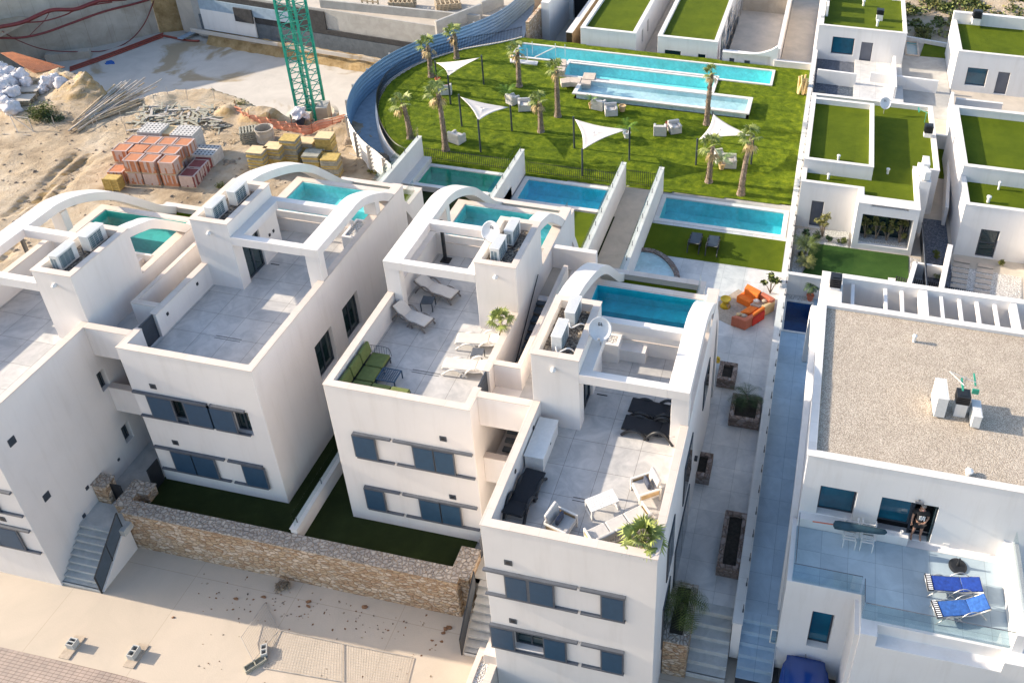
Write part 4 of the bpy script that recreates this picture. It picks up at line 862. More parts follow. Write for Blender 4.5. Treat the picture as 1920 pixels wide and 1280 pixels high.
MB().ops([('+', (1.40, 12.2, YE - .02, 31.72, 7.0, 7.035)), ('-', (1.69, 12.3, YE + .27, 29.48, 6.9, 7.2)), ('-', (2.26, 12.3, 29.77, 31.43, 6.9, 7.2))]).build('coping', 'pale_coping', Eh, bevel=.008)
MB().box(1.67, 12.0, YE + .25, 29.5, 6.85, 6.88).build('roof_gravel', 'roof_gravel', Eh)
MB().box(2.28, 12.0, 29.75, 31.45, 3.98, 4.03).build('pebble_bed', 'white_pebble', Eh)
sp = [P(*cE(x, y), 6.8) for x, y in ((755, 330), (893, 350), (1226, 385), (1380, 405), (1528, 430), (1680, 450), (480, 260))]
for q in sp: MB().box(q.x - .07, q.x + .07, 29.76, 31.44, 6.65, 6.8).build('slat', 'bright_stucco', Eh, bevel=.008)
q = P(*cE(1070, 350), 6.9); MB().box(q.x - .17, q.x + .17, 29.752, 31.448, 6.5, 6.98).build('beam', 'bright_stucco', Eh, bevel=.008)
q = P(*cE(1840, 480), 6.9); MB().box(q.x - .12, q.x + .12, 29.752, 31.448, 6.5, 6.98).build('beam', 'bright_stucco', Eh, bevel=.008)
MB().box(1.42, 8.2, 19.14, YE - .32, 3.76, 3.78).box(3.68, 8.2, 18.32, 19.138, 3.76, 3.78).build('terrace_floor', 'grey_tile', Eh)
t_, b_ = arch_lines([(20.4, -.5), (21.0, 2.2), (22.2, 4.3), (24.5, 5.8), (27.2, 6.3), (30.0, 5.9), (32.2, 4.7), (33.6, 2.6), (34.1, 0.1)], .5)
MB().ribbon_x(t_, b_, 1.18, 1.418).build('arch_fin', 'bright_stucco', Eh, bevel=.02)
def pane_y(root, x0, x1, y, z0, z1, n=1, fr=.06, glassm='sky_tint_glass'):
    f = MB(); ops = [('+', (x0 + .002, x1 - .002, y - .03, y + .03, z0 + .002, z1 - .002))]; st = (x1 - x0) / n
    for k in range(n): ops.append(('-', (x0 + k * st + fr, x0 + (k + 1) * st - fr, y - .1, y + .1, z0 + fr, z1 - fr)))
    o = f.ops(ops).build('window', 'dark_metal', root); MB().box(x0 + fr, x1 - fr, y - .005, y + .005, z0 + fr, z1 - fr).build('pane', glassm, o); return o
pane_y(Eh, w1[0], w1[1], YE + .3, w1[4], w1[5]); pane_y(Eh, w2[0], 5.14, YE + .3, 4.2, w2[5]); pane_y(Eh, w3[0], w3[1], 19.4, w3[4], w3[5], 1)
o = MB().ops([('+', (5.15, 5.906, YE + .25, YE + .33, 3.78, 5.626)), ('-', (5.22, 5.84, YE + .2, YE + .4, 3.84, 5.56))]).build('door_frame', 'dark_metal', Eh)
MB().box(4.08, 5.9, YE + .43, YE + .448, 3.79, 5.63).build('interior_shade_panel', 'black_cloth', Eh)  # black panel added for the shade of the room behind
MB().box(5.82, 5.86, YE + .02, YE + .24, 3.8, 5.58).build('sliding_door', 'window_glass', Eh)
l = PY(*cW(1065, 510), YE); MB().tube([(l.x - .14, YE - .12, l.z), (l.x + .14, YE - .12, l.z)], .04, 8).box(l.x - .03, l.x + .03, YE - .1, YE, l.z - .03, l.z + .03).build('wall_light', 'rail_metal', Eh)
l = PY(*cW(1285, 870), YE); MB().box(l.x - .1, l.x + .1, YE - .03, YE - .001, l.z - .04, l.z + .04).build('socket', 'white_plastic', Eh)
# the dark garage niche below the terrace
MB().box(5.46, 8.05, 19.95, 19.98, -1.3, .75).build('garage_door', 'black_metal', Eh)
for a, b_, lb in (((1.40, 19.2), (3.6, 19.2), 'left front edge of the blue towel terrace'), ((3.67, 19.15), (3.67, 18.31), 'step in the edge of the blue towel terrace'), ((3.7, 18.3), (8.2, 18.3), 'long front edge of the blue towel terrace'), ((1.45, 19.25), (1.45, YE - .4), 'alley side of the blue towel terrace')):
    gp = thing('glass_railing', 'frameless glass railing at the ' + lb, 'glass railing', (a[0], a[1], 3.78), 'glass railings of the house terrace')
    dx = .006 if a[0] == b_[0] else 0; dy = .006 if dx == 0 else 0
    MB().box(a[0] - dx, b_[0] + dx, a[1] - dy, b_[1] + dy, 3.78, 4.6).build('glass_panel', 'rail_glass', gp)
    MB().box(a[0] - dx * 2.2, b_[0] + dx * 2.2, a[1] - dy * 2.2, b_[1] + dy * 2.2, 4.601, 4.612).build('top_edge', 'rail_metal', gp)
gp = thing('glass_railing', 'outer glass railing along the far right of the blue towel terrace', 'glass railing', (8.5, 19.5, 4.61), 'glass railings of the house terrace')
MB().box(8.47, 8.482, 18.3, YE - .05, 4.62, 5.2).build('glass_panel', 'rail_glass', gp)
struct('driveway', MB().box(.0, 14, 4, 20.2, -2.2, -1.3), 'bitumen')
# chimney, vents, antenna, ac on the gravel roof
def chimney(label, c, z, w_=.42, h=.35, hc=.4, mat='bright_stucco'):
    r = thing('chimney', label, 'chimney', (c[0], c[1], z), 'black louvred chimneys')
    MB().box(-w_ / 2, w_ / 2, -w_ / 2, w_ / 2, 0, h).build('stack', mat, r, local=True)
    m = MB(); n = 5
    for k in range(n): m.box(-w_ / 2 - .03, w_ / 2 + .03, -w_ / 2 - .03, w_ / 2 + .03, h + .02 + k * hc / n, h + .02 + k * hc / n + .045)
    m.box(-w_ / 2 + .06, w_ / 2 - .06, -w_ / 2 + .06, w_ / 2 - .06, h, h + hc)
    m.build('cowl', 'black_metal', r, local=True); return r
q = P(*cE(330, 200), 7.0); chimney('black louvred chimney at the back left corner of the gravel roof house', (q.x, q.y + .2), 7.03, .4, .12, .5)
q = P(*cE(1360, 1250), 6.88); chimney('black louvred chimney between two air conditioners on the gravel roof', (q.x, q.y + .25), 6.87, .4, .6, .38)
q = P(*cE(1185, 1250), 6.88); ac_unit('tall air conditioner on the left of the gravel roof chimney', (q.x, q.y + .48), 6.88, R_(2), w=1.0, d=.38, h=.95)
q = P(*cE(1475, 1340), 6.88); ac_unit('smaller air conditioner on the right of the gravel roof chimney', (q.x + .05, q.y + .4), 6.88, R_(180), w=.8, d=.3, h=.6)
def vent_pipe(label, c, h=.4, r_=.07):
    o = MB().lathe([(r_, 0), (r_, h * .75), (r_ * 1.5, h * .78), (r_ * 1.5, h), (r_ * .5, h + .03)], (0, 0, 0), 12).build('vent_pipe', 'white_plastic', None); o.location = c; return tag(o, label, 'vent pipe', 'roof vent pipes')
q = P(*cE(985, 620), 6.88); vent_pipe('short grey vent pipe standing alone in the middle of the gravel roof', q, .32, .06)
q = P(*cW(1465, 300), 6.88); vent_pipe('short round vent near the front edge of the gravel roof', q, .18, .09)
q = P(*cE(1440, 1255), 6.88)
an = thing('tv_antenna', 'green tv antenna on a thin mast beside the gravel roof chimney', 'antenna', (q.x - .35, q.y + .45, 6.88)); b0 = Vector(an.location)
MB().tube([b0, b0 + Vector((0, 0, 1.5))], .02, 6).build('mast', 'grey_metal', an)
MB().tube([b0 + Vector((-.5, .3, 1.35)), b0 + Vector((.35, -.1, 1.4))], .015, 5).tube([b0 + Vector((-.5, .3, 1.35)), b0 + Vector((-.1, -.45, 1.5))], .015, 5).build('boom', 'grey_metal', an)
MB().box(b0.x + .2, b0.x + .42, b0.y - .5, b0.y - .44, 8.1, 8.3).box(b0.x + .3, b0.x + .36, b0.y - .2, b0.y + .4, 8.2, 8.24).box(b0.x - .16, b0.x - .1, b0.y - .6, b0.y + 0, 8.25, 8.3).build('reflector', 'antenna_green', an)
# alley pool and the wall behind it
c0, c1 = P(1473, 622), P(1519, 628); c2, c3 = P(1479, 560), P(1531, 571)
pool('alley_pool', 'narrow deep blue pool closing the end of the grey alley', .12, 1.42, (c0.y + c1.y) / 2 + .1, (c2.y + c3.y) / 2 - .1, .05, -.03, 1.3, 'deep_basin', 'clear_water', 'pale_coping', .1)
yb_ = (c2.y + c3.y) / 2 + .02
garden_wall(.02, 2.3, yb_ + .35, yb_ + .55, -.3, 1.35, 'low white wall closing the alley behind the deep blue pool', False)
struct('pebble_strip', MB().box(.02, 1.5, yb_ - .02, yb_ + .35, -.1, .06), 'white_pebble')
q = P(1519, 556, .1); feather_palm('potted_dracaena', 'spiky dark plant in the terracotta pot behind the deep blue pool', (q.x, yb_ + .15, .35), .55, .45, 16, 21, 'dark_leaf', cat='potted plant', tr=.03)
pot('plant_pot', 'terracotta pot at the end of the deep blue pool', (q.x, yb_ + .15, .06), .19, .32, 'terracotta')
for k, (x, y, lab) in enumerate(((515, 300, 'left'), (890, 355, 'middle'), (1285, 420, 'right'))):
    q = P(*cE(x, y), 3.5); yy = 30.6; q = PY(*cE(x, y), yy); pot('plant_pot', 'terracotta pot on the pebble strip behind the gravel roof, %s of the three' % lab, (q.x, yy, 4.03), .2, .3, 'terracotta'); 
    leafy('succulent', 'small succulent in the %s terracotta pot behind the gravel roof' % lab, (q.x, yy, 4.3), .22, .3, 90, 'bush_leaf', 40 + k, 'plant', leaf=.06)
# ================================================================= upper right houses
struct('right_ground', MB().ops([('+', (0, 30, 39.0, 62.0, -2, -.02)), ('+', (0, 6.7, 62.0, 100, -2, -.06)), ('+', (6.7, 30, 62.0, 74.4, -2, -.06))]), 'dusty_floor')
def box_house(name, label, ops, root_at, roof=None, roofs=(), copes=None, mat='bright_stucco', group=None):
    r = thing(name, label, 'house', root_at, group); MB().ops(ops).build('wall', mat, r, bevel=.015)
    for (x0, x1, y0, y1, z) in roofs: MB().box(x0, x1, y0, y1, z, z + .02).build('roof_lawn', 'turf', r)
    if copes: MB().ops(copes).build('coping', 'pale_coping', r, bevel=.008)
    return r
grp = 'white houses with lawns on their roofs'
Fo = [('+', (.05, 6.6, 45.0, 56.3, -.5, 3.05)), ('+', (3.27, 6.6, 43.55, 45.0, -.5, 3.05)), ('+', (6.6, 7.85, 48, 56.3, -.5, 3.05)), ('-', (.3, 6.35, 45.2, 56.05, 2.75, 3.5)), ('-', (3.6, 6.35, 44.4, 45.3, 2.75, 3.5)), ('-', (6.3, 7.6, 48.2, 56.05, 2.75, 3.5)), ('+', (3.27, 6.6, 43.55, 43.75, 2.75, 3.05)),
      ('+', (.05, 4.0, 46.5, 54.5, 2.5, 3.65)), ('-', (.3, 3.78, 46.72, 54.28, 3.3, 4)),
      ('-', (3.62, 6.35, 43.4, 44.6, .35, 2.35)), ('-', (4.0, 6.0, 43.5, 44.7, 2.9, 3.2)), ('-', (.8, 1.5, 44.9, 45.3, 0, 1.85)), ('+', (6.55, 7.2, 45.9, 48, -.5, 3.5))]
Fh = box_house('roof_lawn_house', 'white house with an L shaped roof lawn round a raised square lawn', Fo, (3, 50, 0),
    roofs=[(.3, 6.35, 45.2, 56.05, 2.75), (3.6, 6.35, 44.4, 45.2, 2.75), (6.35, 7.6, 48.2, 56.05, 2.752), (.3, 3.78, 46.72, 54.28, 3.3)], group=grp,
    copes=[('+', (.03, 6.62, 44.98, 56.32, 3.05, 3.08)), ('+', (3.25, 6.62, 43.53, 45.0, 3.05, 3.08)), ('+', (6.6, 7.87, 48, 56.32, 3.05, 3.08)), ('-', (.32, 6.33, 45.22, 56.03, 3, 3.2)), ('-', (3.58, 6.33, 44.38, 45.3, 3, 3.2)), ('-', (6.2, 7.58, 48.22, 56.03, 3, 3.2)), ('-', (.0, 4.02, 46.5, 54.5, 3, 3.2)), ('+', (.03, 4.02, 46.48, 54.52, 3.65, 3.68)), ('-', (.32, 3.76, 46.74, 54.26, 3.6, 3.8)), ('-', (6.5, 7.3, 45.85, 48.05, 3, 3.2))])
MB().box(.82, 1.48, 45.22, 45.26, .02, 1.83).build('door', 'door_grey', Fh); MB().box(3.64, 6.33, 44.56, 44.59, .37, 2.33).build('window', 'window_glass', Fh)
MB().box(3.64, 6.33, 43.75, 44.5, .351, .42).build('pebble_bed', 'white_pebble', Fh)
for k, x in enumerate((4.0, 4.6, 5.2, 5.9)): leafy('shrub', 'leafy shrub in the big window niche of the lawn roofed house, %s from the left' % ('first', 'second', 'third', 'last')[k], (x, 44.1, .4), .42, 1.55 if k != 1 else 1.8, 420, 'olive_leaf', 60 + k, leaf=.075, group='shrubs in the window niche')
for (x, y, lab) in ((1125, 760, 'front'), (1180, 640, 'rear')): pass
q = P(*cT(1130, 1130), 3.1); chimney('black louvred chimney on the right edge of the L shaped roof lawn', (q.x, q.y + .3), 3.08, .45, .3, .5)
q = P(1738, 286, 3.5); ac_unit('air conditioner at the right edge of the L shaped roof lawn', (6.85, 47.0), 3.51, 0.0); 
q = P(1729, 310, 3.5); ac_unit('second air conditioner below the first at the edge of the L shaped roof lawn', (6.8, 46.3), 3.51, R_(20), w=.8, h=.6)
q = P(*cT(770, 930), 2.77); dish('large pale satellite dish on the L shaped roof lawn', (q.x, q.y, 2.77), R_(10), R_(60), .36)
for (x, y, z, lab) in ((812, 1000, 2.77, 'left vent pipe on the front strip of the L shaped roof lawn'), (1143, 970, 2.77, 'vent pipe in the bend of the L shaped roof lawn'), (868, 895, 3.3, 'vent pipe on the front rim of the raised square lawn')):
    q = P(1280 + x / 2.977, y / 2.977, z); vent_pipe(lab, q, .35, .07)
q = P(1733, 232, 3.0); an = thing('tv_antenna', 'small green tv antenna on the right edge of the L shaped roof lawn', 'antenna', (q.x, q.y, 3.08)); b0 = Vector(an.location)
MB().tube([b0, b0 + Vector((0, 0, .7))], .02, 5).tube([b0 + Vector((-.5, .4, .7)), b0 + Vector((.2, -.2, .75))], .02, 5).box(b0.x - .5, b0.x - .42, b0.y, b0.y + .6, 3.75, 3.8).build('mast', 'antenna_green', an)
# G (back), H (back right), J (right)
ga = 'white houses with lawns on their roofs'
Gh = box_house('roof_lawn_house', 'white house at the top with four dark bar shadows on its roof lawn', [('+', (-.15, 6.6, 68.6, 80, -1, 2.85)), ('-', (.2, 6.35, 68.85, 79.6, 2.55, 3.2)), ('-', (1.05, 2.75, 68.5, 68.9, .55, 2.0)), ('-', (3.3, 4.2, 68.5, 68.8, .0, 1.8)), ('+', (5.6, 6.6, 76.2, 80, 2.5, 3.1)), ('-', (5.8, 6.4, 76.4, 79, 2.7, 3.3))], (3, 70, 0),
    roofs=[(.2, 6.35, 68.85, 79.6, 2.55)], group=ga, copes=[('+', (-.17, 6.62, 68.58, 80, 2.85, 2.88)), ('-', (.22, 6.33, 68.87, 79.6, 2.8, 3)), ('-', (5.5, 6.7, 76.1, 80.1, 2.8, 3))])
pane_y(Gh, 1.05, 2.75, 68.82, .55, 2.0); MB().box(3.31, 4.19, 68.75, 68.79, .0, 1.79).build('door', 'door_grey', Gh)
Hh = box_house('roof_lawn_house', 'white house at the upper right with a big square roof lawn and grey front door', [('+', (10.15, 20, 65.7, 72.2, -1, 3.1)), ('-', (10.45, 19.7, 65.95, 71.8, 2.8, 3.5)), ('-', (11.1, 12.55, 65.6, 66.0, .45, 1.9)), ('-', (13.3, 14.15, 65.6, 65.9, 0, 1.8)), ('+', (10.15, 20, 71.8, 72.2, 2.5, 3.75))], (14, 70, 0),
    roofs=[(10.45, 19.7, 65.95, 71.8, 2.8)], group=ga, copes=[('+', (10.13, 20, 65.68, 71.78, 3.1, 3.13)), ('-', (10.47, 19.7, 65.97, 71.9, 3, 3.3))])
pane_y(Hh, 11.1, 12.55, 65.92, .45, 1.9); MB().box(13.31, 14.14, 65.85, 65.89, 0, 1.79).build('door', 'door_grey', Hh)
Jh = box_house('roof_lawn_house', 'white house at the right edge with a roof lawn and a tall two pane window', [('+', (8.95, 20, 44.3, 54.9, -.5, 3.35)), ('-', (9.2, 19.8, 44.55, 54.6, 3.0, 3.6)), ('+', (9.2, 19.8, 47.3, 47.6, 3.0, 4.0)), ('+', (8.95, 9.2, 47.3, 54.9, 3.0, 4.0)), ('+', (8.95, 20, 54.6, 54.9, 3, 4.0)), ('-', (10.1, 11.1, 44.2, 44.5, .05, 1.9)), ('+', (12.9, 20, 42.2, 44.3, -.5, 3.35)), ('-', (13.2, 20, 42.0, 43.6, .3, 2.4))], (14, 50, 0),
    roofs=[(9.2, 19.8, 44.55, 47.3, 3.0), (9.2, 19.8, 47.6, 54.6, 3.5)], group=ga, copes=[('+', (8.93, 20, 44.28, 47.3, 3.35, 3.38)), ('-', (9.22, 20, 44.57, 47.4, 3.3, 3.5)), ('+', (8.93, 9.22, 47.3, 54.92, 4.0, 4.03)), ('+', (9.22, 20, 47.28, 47.62, 4.0, 4.03)), ('+', (9.22, 20, 54.58, 54.92, 4.0, 4.03)), ('+', (12.88, 20, 42.18, 44.28, 3.35, 3.38))])
o = MB().ops([('+', (10.12, 11.08, 44.4, 44.46, .07, 1.88)), ('-', (10.2, 11.0, 44.3, 44.5, .14, .95)), ('-', (10.2, 11.0, 44.3, 44.5, 1.02, 1.81))]).build('window', 'dark_metal', Jh); MB().box(10.19, 11.01, 44.42, 44.43, .1, 1.85).build('pane', 'window_glass', o)
q = P(*cF(1625, 215), 3.02); vent_pipe('white vent pipe on the front strip of the right edge house roof', q, .4, .09)
vent_pipe('leaning vent pipe against the raised rim of the right edge house roof', P(*cF(1710, 110), 3.02), .5, .06)
MB().box(13.2, 20, 43.5, 43.56, .3, 2.4).build('window', 'window_glass', Jh)
# chimneys and vents on the back houses
q = P(*cT(735, 160), 2.6); chimney('white and black chimney standing on the roof lawn of the top house', (q.x, q.y), 2.57, .5, .5, .4)
for (x, y, lab) in ((605, 50, 'left'), (718, 215, 'front')): vent_pipe('white vent pipe on the roof lawn of the top house, %s of the chimney' % lab, P(*cT(x, y), 2.57), .5, .09)
q = P(*cT(1540, 130), 3.8); chimney('black chimney on the back parapet corner of the upper right house', (q.x, 71.5), 3.1, .6, .5, .6)
q = P(*cT(240, 770), 1.0); chimney('black louvred chimney in front of the dark terrace between the upper houses', (q.x + .2, q.y), .5, .5, .1, .6)
# row of wall bars on the left edge of the top house
m = thing('louvre_frame', 'white slatted frame at the left edge of the top house roof throwing bar shadows', 'frame', (.1, 73, 2.88))
for k in range(4): MB().box(.25, .45, 70.4 + k * 2.1, 71.5 + k * 2.1, 2.9, 3.75).build('slat', 'bright_stucco', m)
MB().box(-.1, .2, 70, 79, 2.89, 3.1).build('base', 'bright_stucco', m)
# terraces between the upper houses
U = lambda p, z: P(*cT(*p), z)
def wall_between(name, label, a, b_, z0, z1, th=.2, mat='bright_stucco', cat='wall'):
    d = Vector((b_[0] - a[0], b_[1] - a[1], 0)); n = Vector((-d.y, d.x, 0)).normalized() * th / 2
    pl = [(a[0] - n.x, a[1] - n.y), (b_[0] - n.x, b_[1] - n.y), (b_[0] + n.x, b_[1] + n.y), (a[0] + n.x, a[1] + n.y)]
    return tag(MB().prism(pl, z0, z1).build(name, mat, None, bevel=.01), label, cat)
sheet('terrace_paving', rect(.1, 3.0, 56.4, 68.6), .0, 'dark_gravel'); sheet('terrace_paving', rect(3.0, 6.6, 60.5, 68.6), .25, 'patio_tile')
sheet('terrace_lawn', rect(3.4, 8.0, 56.4, 60.3), .05, 'turf'); sheet('terrace_paving', rect(6.6, 10.1, 60.6, 71.5), -.008, 'grey_concrete')
wall_between('garden_wall', 'white wall with two slot lights above the narrow lawn between the upper houses', U((650, 690), .0), U((1200, 760), .0), -.1, 1.0)
wall_between('garden_wall', 'white wall in front of the top house beside the dark gravel terrace', (.2, 64.3), (3.1, 64.2), -.1, 1.1)
wall_between('garden_wall', 'short white wall at the right end of the top house path', (5.9, 62.5), (5.9, 68), .2, 1.2)
wall_between('garden_wall', 'low white wall crossing behind the L shaped lawn house', (6.9, 56.5), (10.0, 56.3), -.1, 1.0)
wall_between('garden_wall', 'long white wall on the right of the paved lane beside the L shaped lawn house', (8.55, 47.0), (9.9, 62.5), -.1, 1.3)
wall_between('garden_wall', 'white wall along the green hillside behind the small far pool', (6.7, 74.3), (12.2, 73.2), -.5, .35)
garden_wall(10.2, 13.4, 62.2, 62.4, -.1, .9, 'white wall before the glass panel of the upper right house', False)
garden_wall(13.2, 15.6, 59.6, 59.8, -.1, .9, 'white wall with pebbles at its foot below the upper right house', False)
sheet('pebble_strip', rect(12.6, 15.5, 58.4, 59.5), .02, 'white_pebble')
sheet('terrace_lawn', rect(7.3, 9.3, 52.4, 56.2), .02, 'turf'); sheet('lane', rect(6.7, 9.0, 46, 52.3), .01, 'dusty_floor'); sheet('lane', rect(6.65, 8.9, 38.2, 46), .005, 'dusty_floor')
sheet('terrace_lawn', [(8.15, 71.2), (11.0, 71.3), (11.3, 73.2), (8.6, 73.8)], .02, 'turf'); pool('far_pool', 'small stepped blue pool below the hillside behind the upper houses', 7.15, 7.95, 71.2, 73.7, .1, .02, .8, 'azure_basin', 'pale_water', 'stone_slab', .15)
# dark sunken court with louvred fence
sheet('court', rect(7.35, 8.75, 38.6, 47.5), .02, 'dark_gravel')
for k in range(7): pass
lf = thing('louvred_fence', 'tall dark louvred fence along the paved lane beside the L shaped lawn house', 'fence', (7.2, 42, 0))
MB().box(7.16, 7.22, 38.6, 45.6, 0, .9).build('panel', 'black_metal', lf); MB().box(7.11, 7.15, 38.6, 45.6, .9, .96).build('rail', 'rail_metal', lf)
# garden in front of the L shaped lawn house
sheet('pebble_bed', [P(*cF(*p)) for p in ((60, 430), (490, 460), (480, 590), (330, 570), (190, 550), (170, 700), (90, 800), (15, 800))], .03, 'white_pebble')
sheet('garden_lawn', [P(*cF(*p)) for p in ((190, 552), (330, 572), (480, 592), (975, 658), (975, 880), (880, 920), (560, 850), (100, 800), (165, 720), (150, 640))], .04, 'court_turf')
sheet('garden_gravel', [P(*cF(*p)) for p in ((15, 805), (260, 850), (240, 880), (10, 850))], .035, 'dark_gravel')
sheet('path_slab', [P(*cF(*p)) for p in ((980, 660), (1130, 700), (1280, 720), (1900, 830), (1900, 1060), (975, 900))], .01, 'white_pebble')
k = 0
for bx_, by_, n_, dx_, dy_ in ((1350, 665, 6, -6, 42), (1545, 708, 6, -7, 43)):
    for i in range(n_):
        x = bx_ + dx_ * i; y = by_ + dy_ * i
        pl = [P(*cF(*p), .05) for p in ((x, y), (x + 130, y + 24), (x + 128, y + 52), (x - 4, y + 28))]
        o = MB().prism([(p.x, p.y) for p in pl], 0, .06).build('paving_slab', 'stone_slab', None, bevel=.01); tag(o, ('sandy paving slab of the %s column before the two pane window, %s from the house' % ('left' if k == 0 else 'right', ('first', 'second', 'third', 'fourth', 'fifth', 'sixth')[i])), 'paving slab', 'paving slabs before the two pane window')
    k += 1
for (x, y, lab) in ((725, 850, 'left'), (808, 830, 'right')):
    pl = [P(*cF(*p), .06) for p in ((x, y), (x + 64, y + 8), (x + 62, y + 60), (x, y + 52))]; tag(MB().prism([(p.x, p.y) for p in pl], .02, .07).build('paving_slab', 'pale_coping', None), 'pale square slab at the front of the dark lawn, %s of the pair' % lab, 'paving slab')
# black and white slatted grating strips
for (a, b_, n_, lab) in (((1030, 850), (1240, 885), 13, 'short black barred fence between the white posts behind the gravel roof house'), ((1290, 910), (1900, 1030), 34, 'long black barred fence behind the gravel roof house'), ((880, 825), (960, 845), 5, 'small black barred fence at the front right corner of the dark lawn')):
    A, B_ = P(*cF(*a), .7), P(*cF(*b_), .7); g = thing('barred_fence', lab, 'fence', (A.x, A.y, 0), 'black barred fences')
    for i in range(n_):
        p = A.lerp(B_, i / (n_ - 1)); MB().box(p.x - .035, p.x + .035, p.y - .02, p.y + .02, .0, .75).build('bar', 'black_metal', g)
    wall_between('fence_rail', lab, A, B_, .1, .14, .03, 'black_metal').parent = g
    ch = g.children[-1]; ch.location = -Vector(g.location); del ch['label']; del ch['category']
wall_between('garden_wall', 'tall white post wall left of the sandy paving slabs', P(*cF(1320, 560), 1.1), P(*cF(1240, 940), 1.1), 0, 1.1, .28)
wall_between('garden_wall', 'low grey topped wall round the small white court behind the gravel roof house', P(*cF(1035, 700), .8), P(*cF(975, 900), .8), 0, .8, .25)
wall_between('garden_wall', 'low wall at the back of the small white court behind the gravel roof house', P(*cF(1035, 705), .8), P(*cF(1270, 745), .8), 0, .8, .15)
for k, (x, y, r_, h_, m_, lab) in enumerate(((128, 505, .3, .5, 'dark_leaf', 'round clipped dark bush leftmost in the pebble bed'), (233, 518, .28, .42, 'dark_leaf', 'round clipped dark bush second in the pebble bed'), (322, 545, .26, .4, 'dark_leaf', 'small dark bush third in the pebble bed'), (430, 555, .3, .45, 'bush_leaf', 'bushy green ball rightmost in the pebble bed'), (185, 540, .2, .35, 'bush_leaf', 'small shrub behind the spiky palm in the pebble bed'), (95, 660, .2, .3, 'dark_leaf', 'low dark tuft in the lower pebble bed'), (1195, 665, .25, .4, 'bush_leaf', 'small bush at the foot of the louvred fence'), (1730, 730, .25, .3, 'olive_leaf', 'low tuft in the pebbles before the right edge house'))):
    q = P(*cF(x, y)); leafy('bush', lab, (q.x, q.y, .03), r_, h_, 500, m_, 80 + k, leaf=.05)
q = P(*cF(270, 500)); leafy('young_tree', 'slender young tree with airy yellow green leaves beside the grey door', (q.x, q.y, .03), .55, 1.6, 500, 'olive_leaf', 99, 'tree', leaf=.07, stem_h=.5)
q = P(*cF(130, 640)); feather_palm('spiky_yucca', 'spiky green yucca in the pebble bed by the boundary wall', (q.x, q.y, .03), .5, .85, 34, 31, 'bush_leaf', cat='yucca', up=1.2, droop=1.0)
q = P(*cF(130, 745)); feather_palm('spiky_yucca', 'yellowish spiky yucca below the green one in the pebble bed', (q.x, q.y, .03), .3, .6, 26, 32, 'olive_leaf', cat='yucca', up=1.0, droop=1.0)
q = P(*cF(1215, 820)); feather_palm('spiky_yucca', 'small spiky plant in the white court behind the gravel roof house', (q.x, q.y, .03), .15, .5, 22, 33, 'bush_leaf', cat='yucca', up=.9, droop=1.2)
# ================================================================= the park
lawn_pts = [(-.35, 47.0), (-23.9, 46.0), (-25.8, 46.7), (-27.95, 49.1), (-29.6, 51.9), (-30.4, 54.1), (-30.7, 56.7), (-29.9, 59.8), (-27.9, 62.8), (-25.2, 65.1), (-23.9, 66.5), (-.35, 66.2)]
from mathutils.geometry import tessellate_polygon
def inpoly(x, y, pl):
    c = False; j = len(pl) - 1
    for i in range(len(pl)):
        if (pl[i][1] > y) != (pl[j][1] > y) and x < (pl[j][0] - pl[i][0]) * (y - pl[i][1]) / (pl[j][1] - pl[i][1]) + pl[i][0]: c = not c
        j = i
    return c
sheet('park_ground', lawn_pts, -1.5, 'dusty_floor', 1.0)
POOLS = []
def quadpx(pts, z): return [P(*p, z) for p in pts]
# three long pools: pixel corners of the water (front left, front right, back right, back left)
def long_pool(label, fl, fr, br, bl, ztop, zw, depth, basin, wat, rim=.3):
    q = [P(*p, ztop) for p in (fl, fr, br, bl)]; x0 = (q[0].x + q[3].x) / 2; x1 = (q[1].x + q[2].x) / 2; y0 = (q[0].y + q[1].y) / 2; y1 = (q[2].y + q[3].y) / 2
    POOLS.append((x0 - rim, x1 + rim, y0 - rim, y1 + rim)); return pool('park_pool', label, x0, x1, y0, y1, ztop, zw, depth, basin, wat, 'pale_coping', rim)
long_pool('long turquoise lap pool at the back edge of the park', (955, 103), (1443, 157), (1450, 131), (985, 84), .12, .05, 1.2, 'sky_basin', 'clear_water', .2)
long_pool('wide pale turquoise pool between the lap pool and the shallow pool', (1052, 139), (1331, 171), (1345, 142), (1070, 117), .14, .06, .9, 'sky_basin', 'pale_water', .25)
long_pool('shallow whitish paddling pool with a raised edge above the lawn', (1076, 172), (1397, 208), (1405, 184), (1100, 152), .5, .42, .35, 'pale_basin', 'pale_water', .3)
m = MB(); N = .14
xs = np.arange(-31, -.3, N); ys = np.arange(46.2, 66.4, N); idx = {}
def lz(x, y): return .03 + .03 * mnoise.noise(Vector((x * .9, y * 1.8, 0))) + .018 * mnoise.noise(Vector((x * 2.4, y * 5.5, 3))) + .01 * mnoise.noise(Vector((x * 7, y * 9, 7)))
for i, x in enumerate(xs):
    for j, y in enumerate(ys):
        if not inpoly(x + N / 2, y + N / 2, lawn_pts): continue
        if any(a + .05 < x + N / 2 < b_ - .05 and c_ + .05 < y + N / 2 < d_ - .05 for a, b_, c_, d_ in POOLS): continue
        f = []
        for (a, b_) in ((i, j), (i + 1, j), (i + 1, j + 1), (i, j + 1)):
            if (a, b_) not in idx: X_, Y_ = -31 + a * N, 46.2 + b_ * N; idx[(a, b_)] = len(m.v); m.v.append((X_, Y_, lz(X_, Y_)))
            f.append(idx[(a, b_)])
        m.f.append(tuple(f))
o = m.build('lawn', 'park_grass', None, smooth=True); o['kind'] = 'structure'
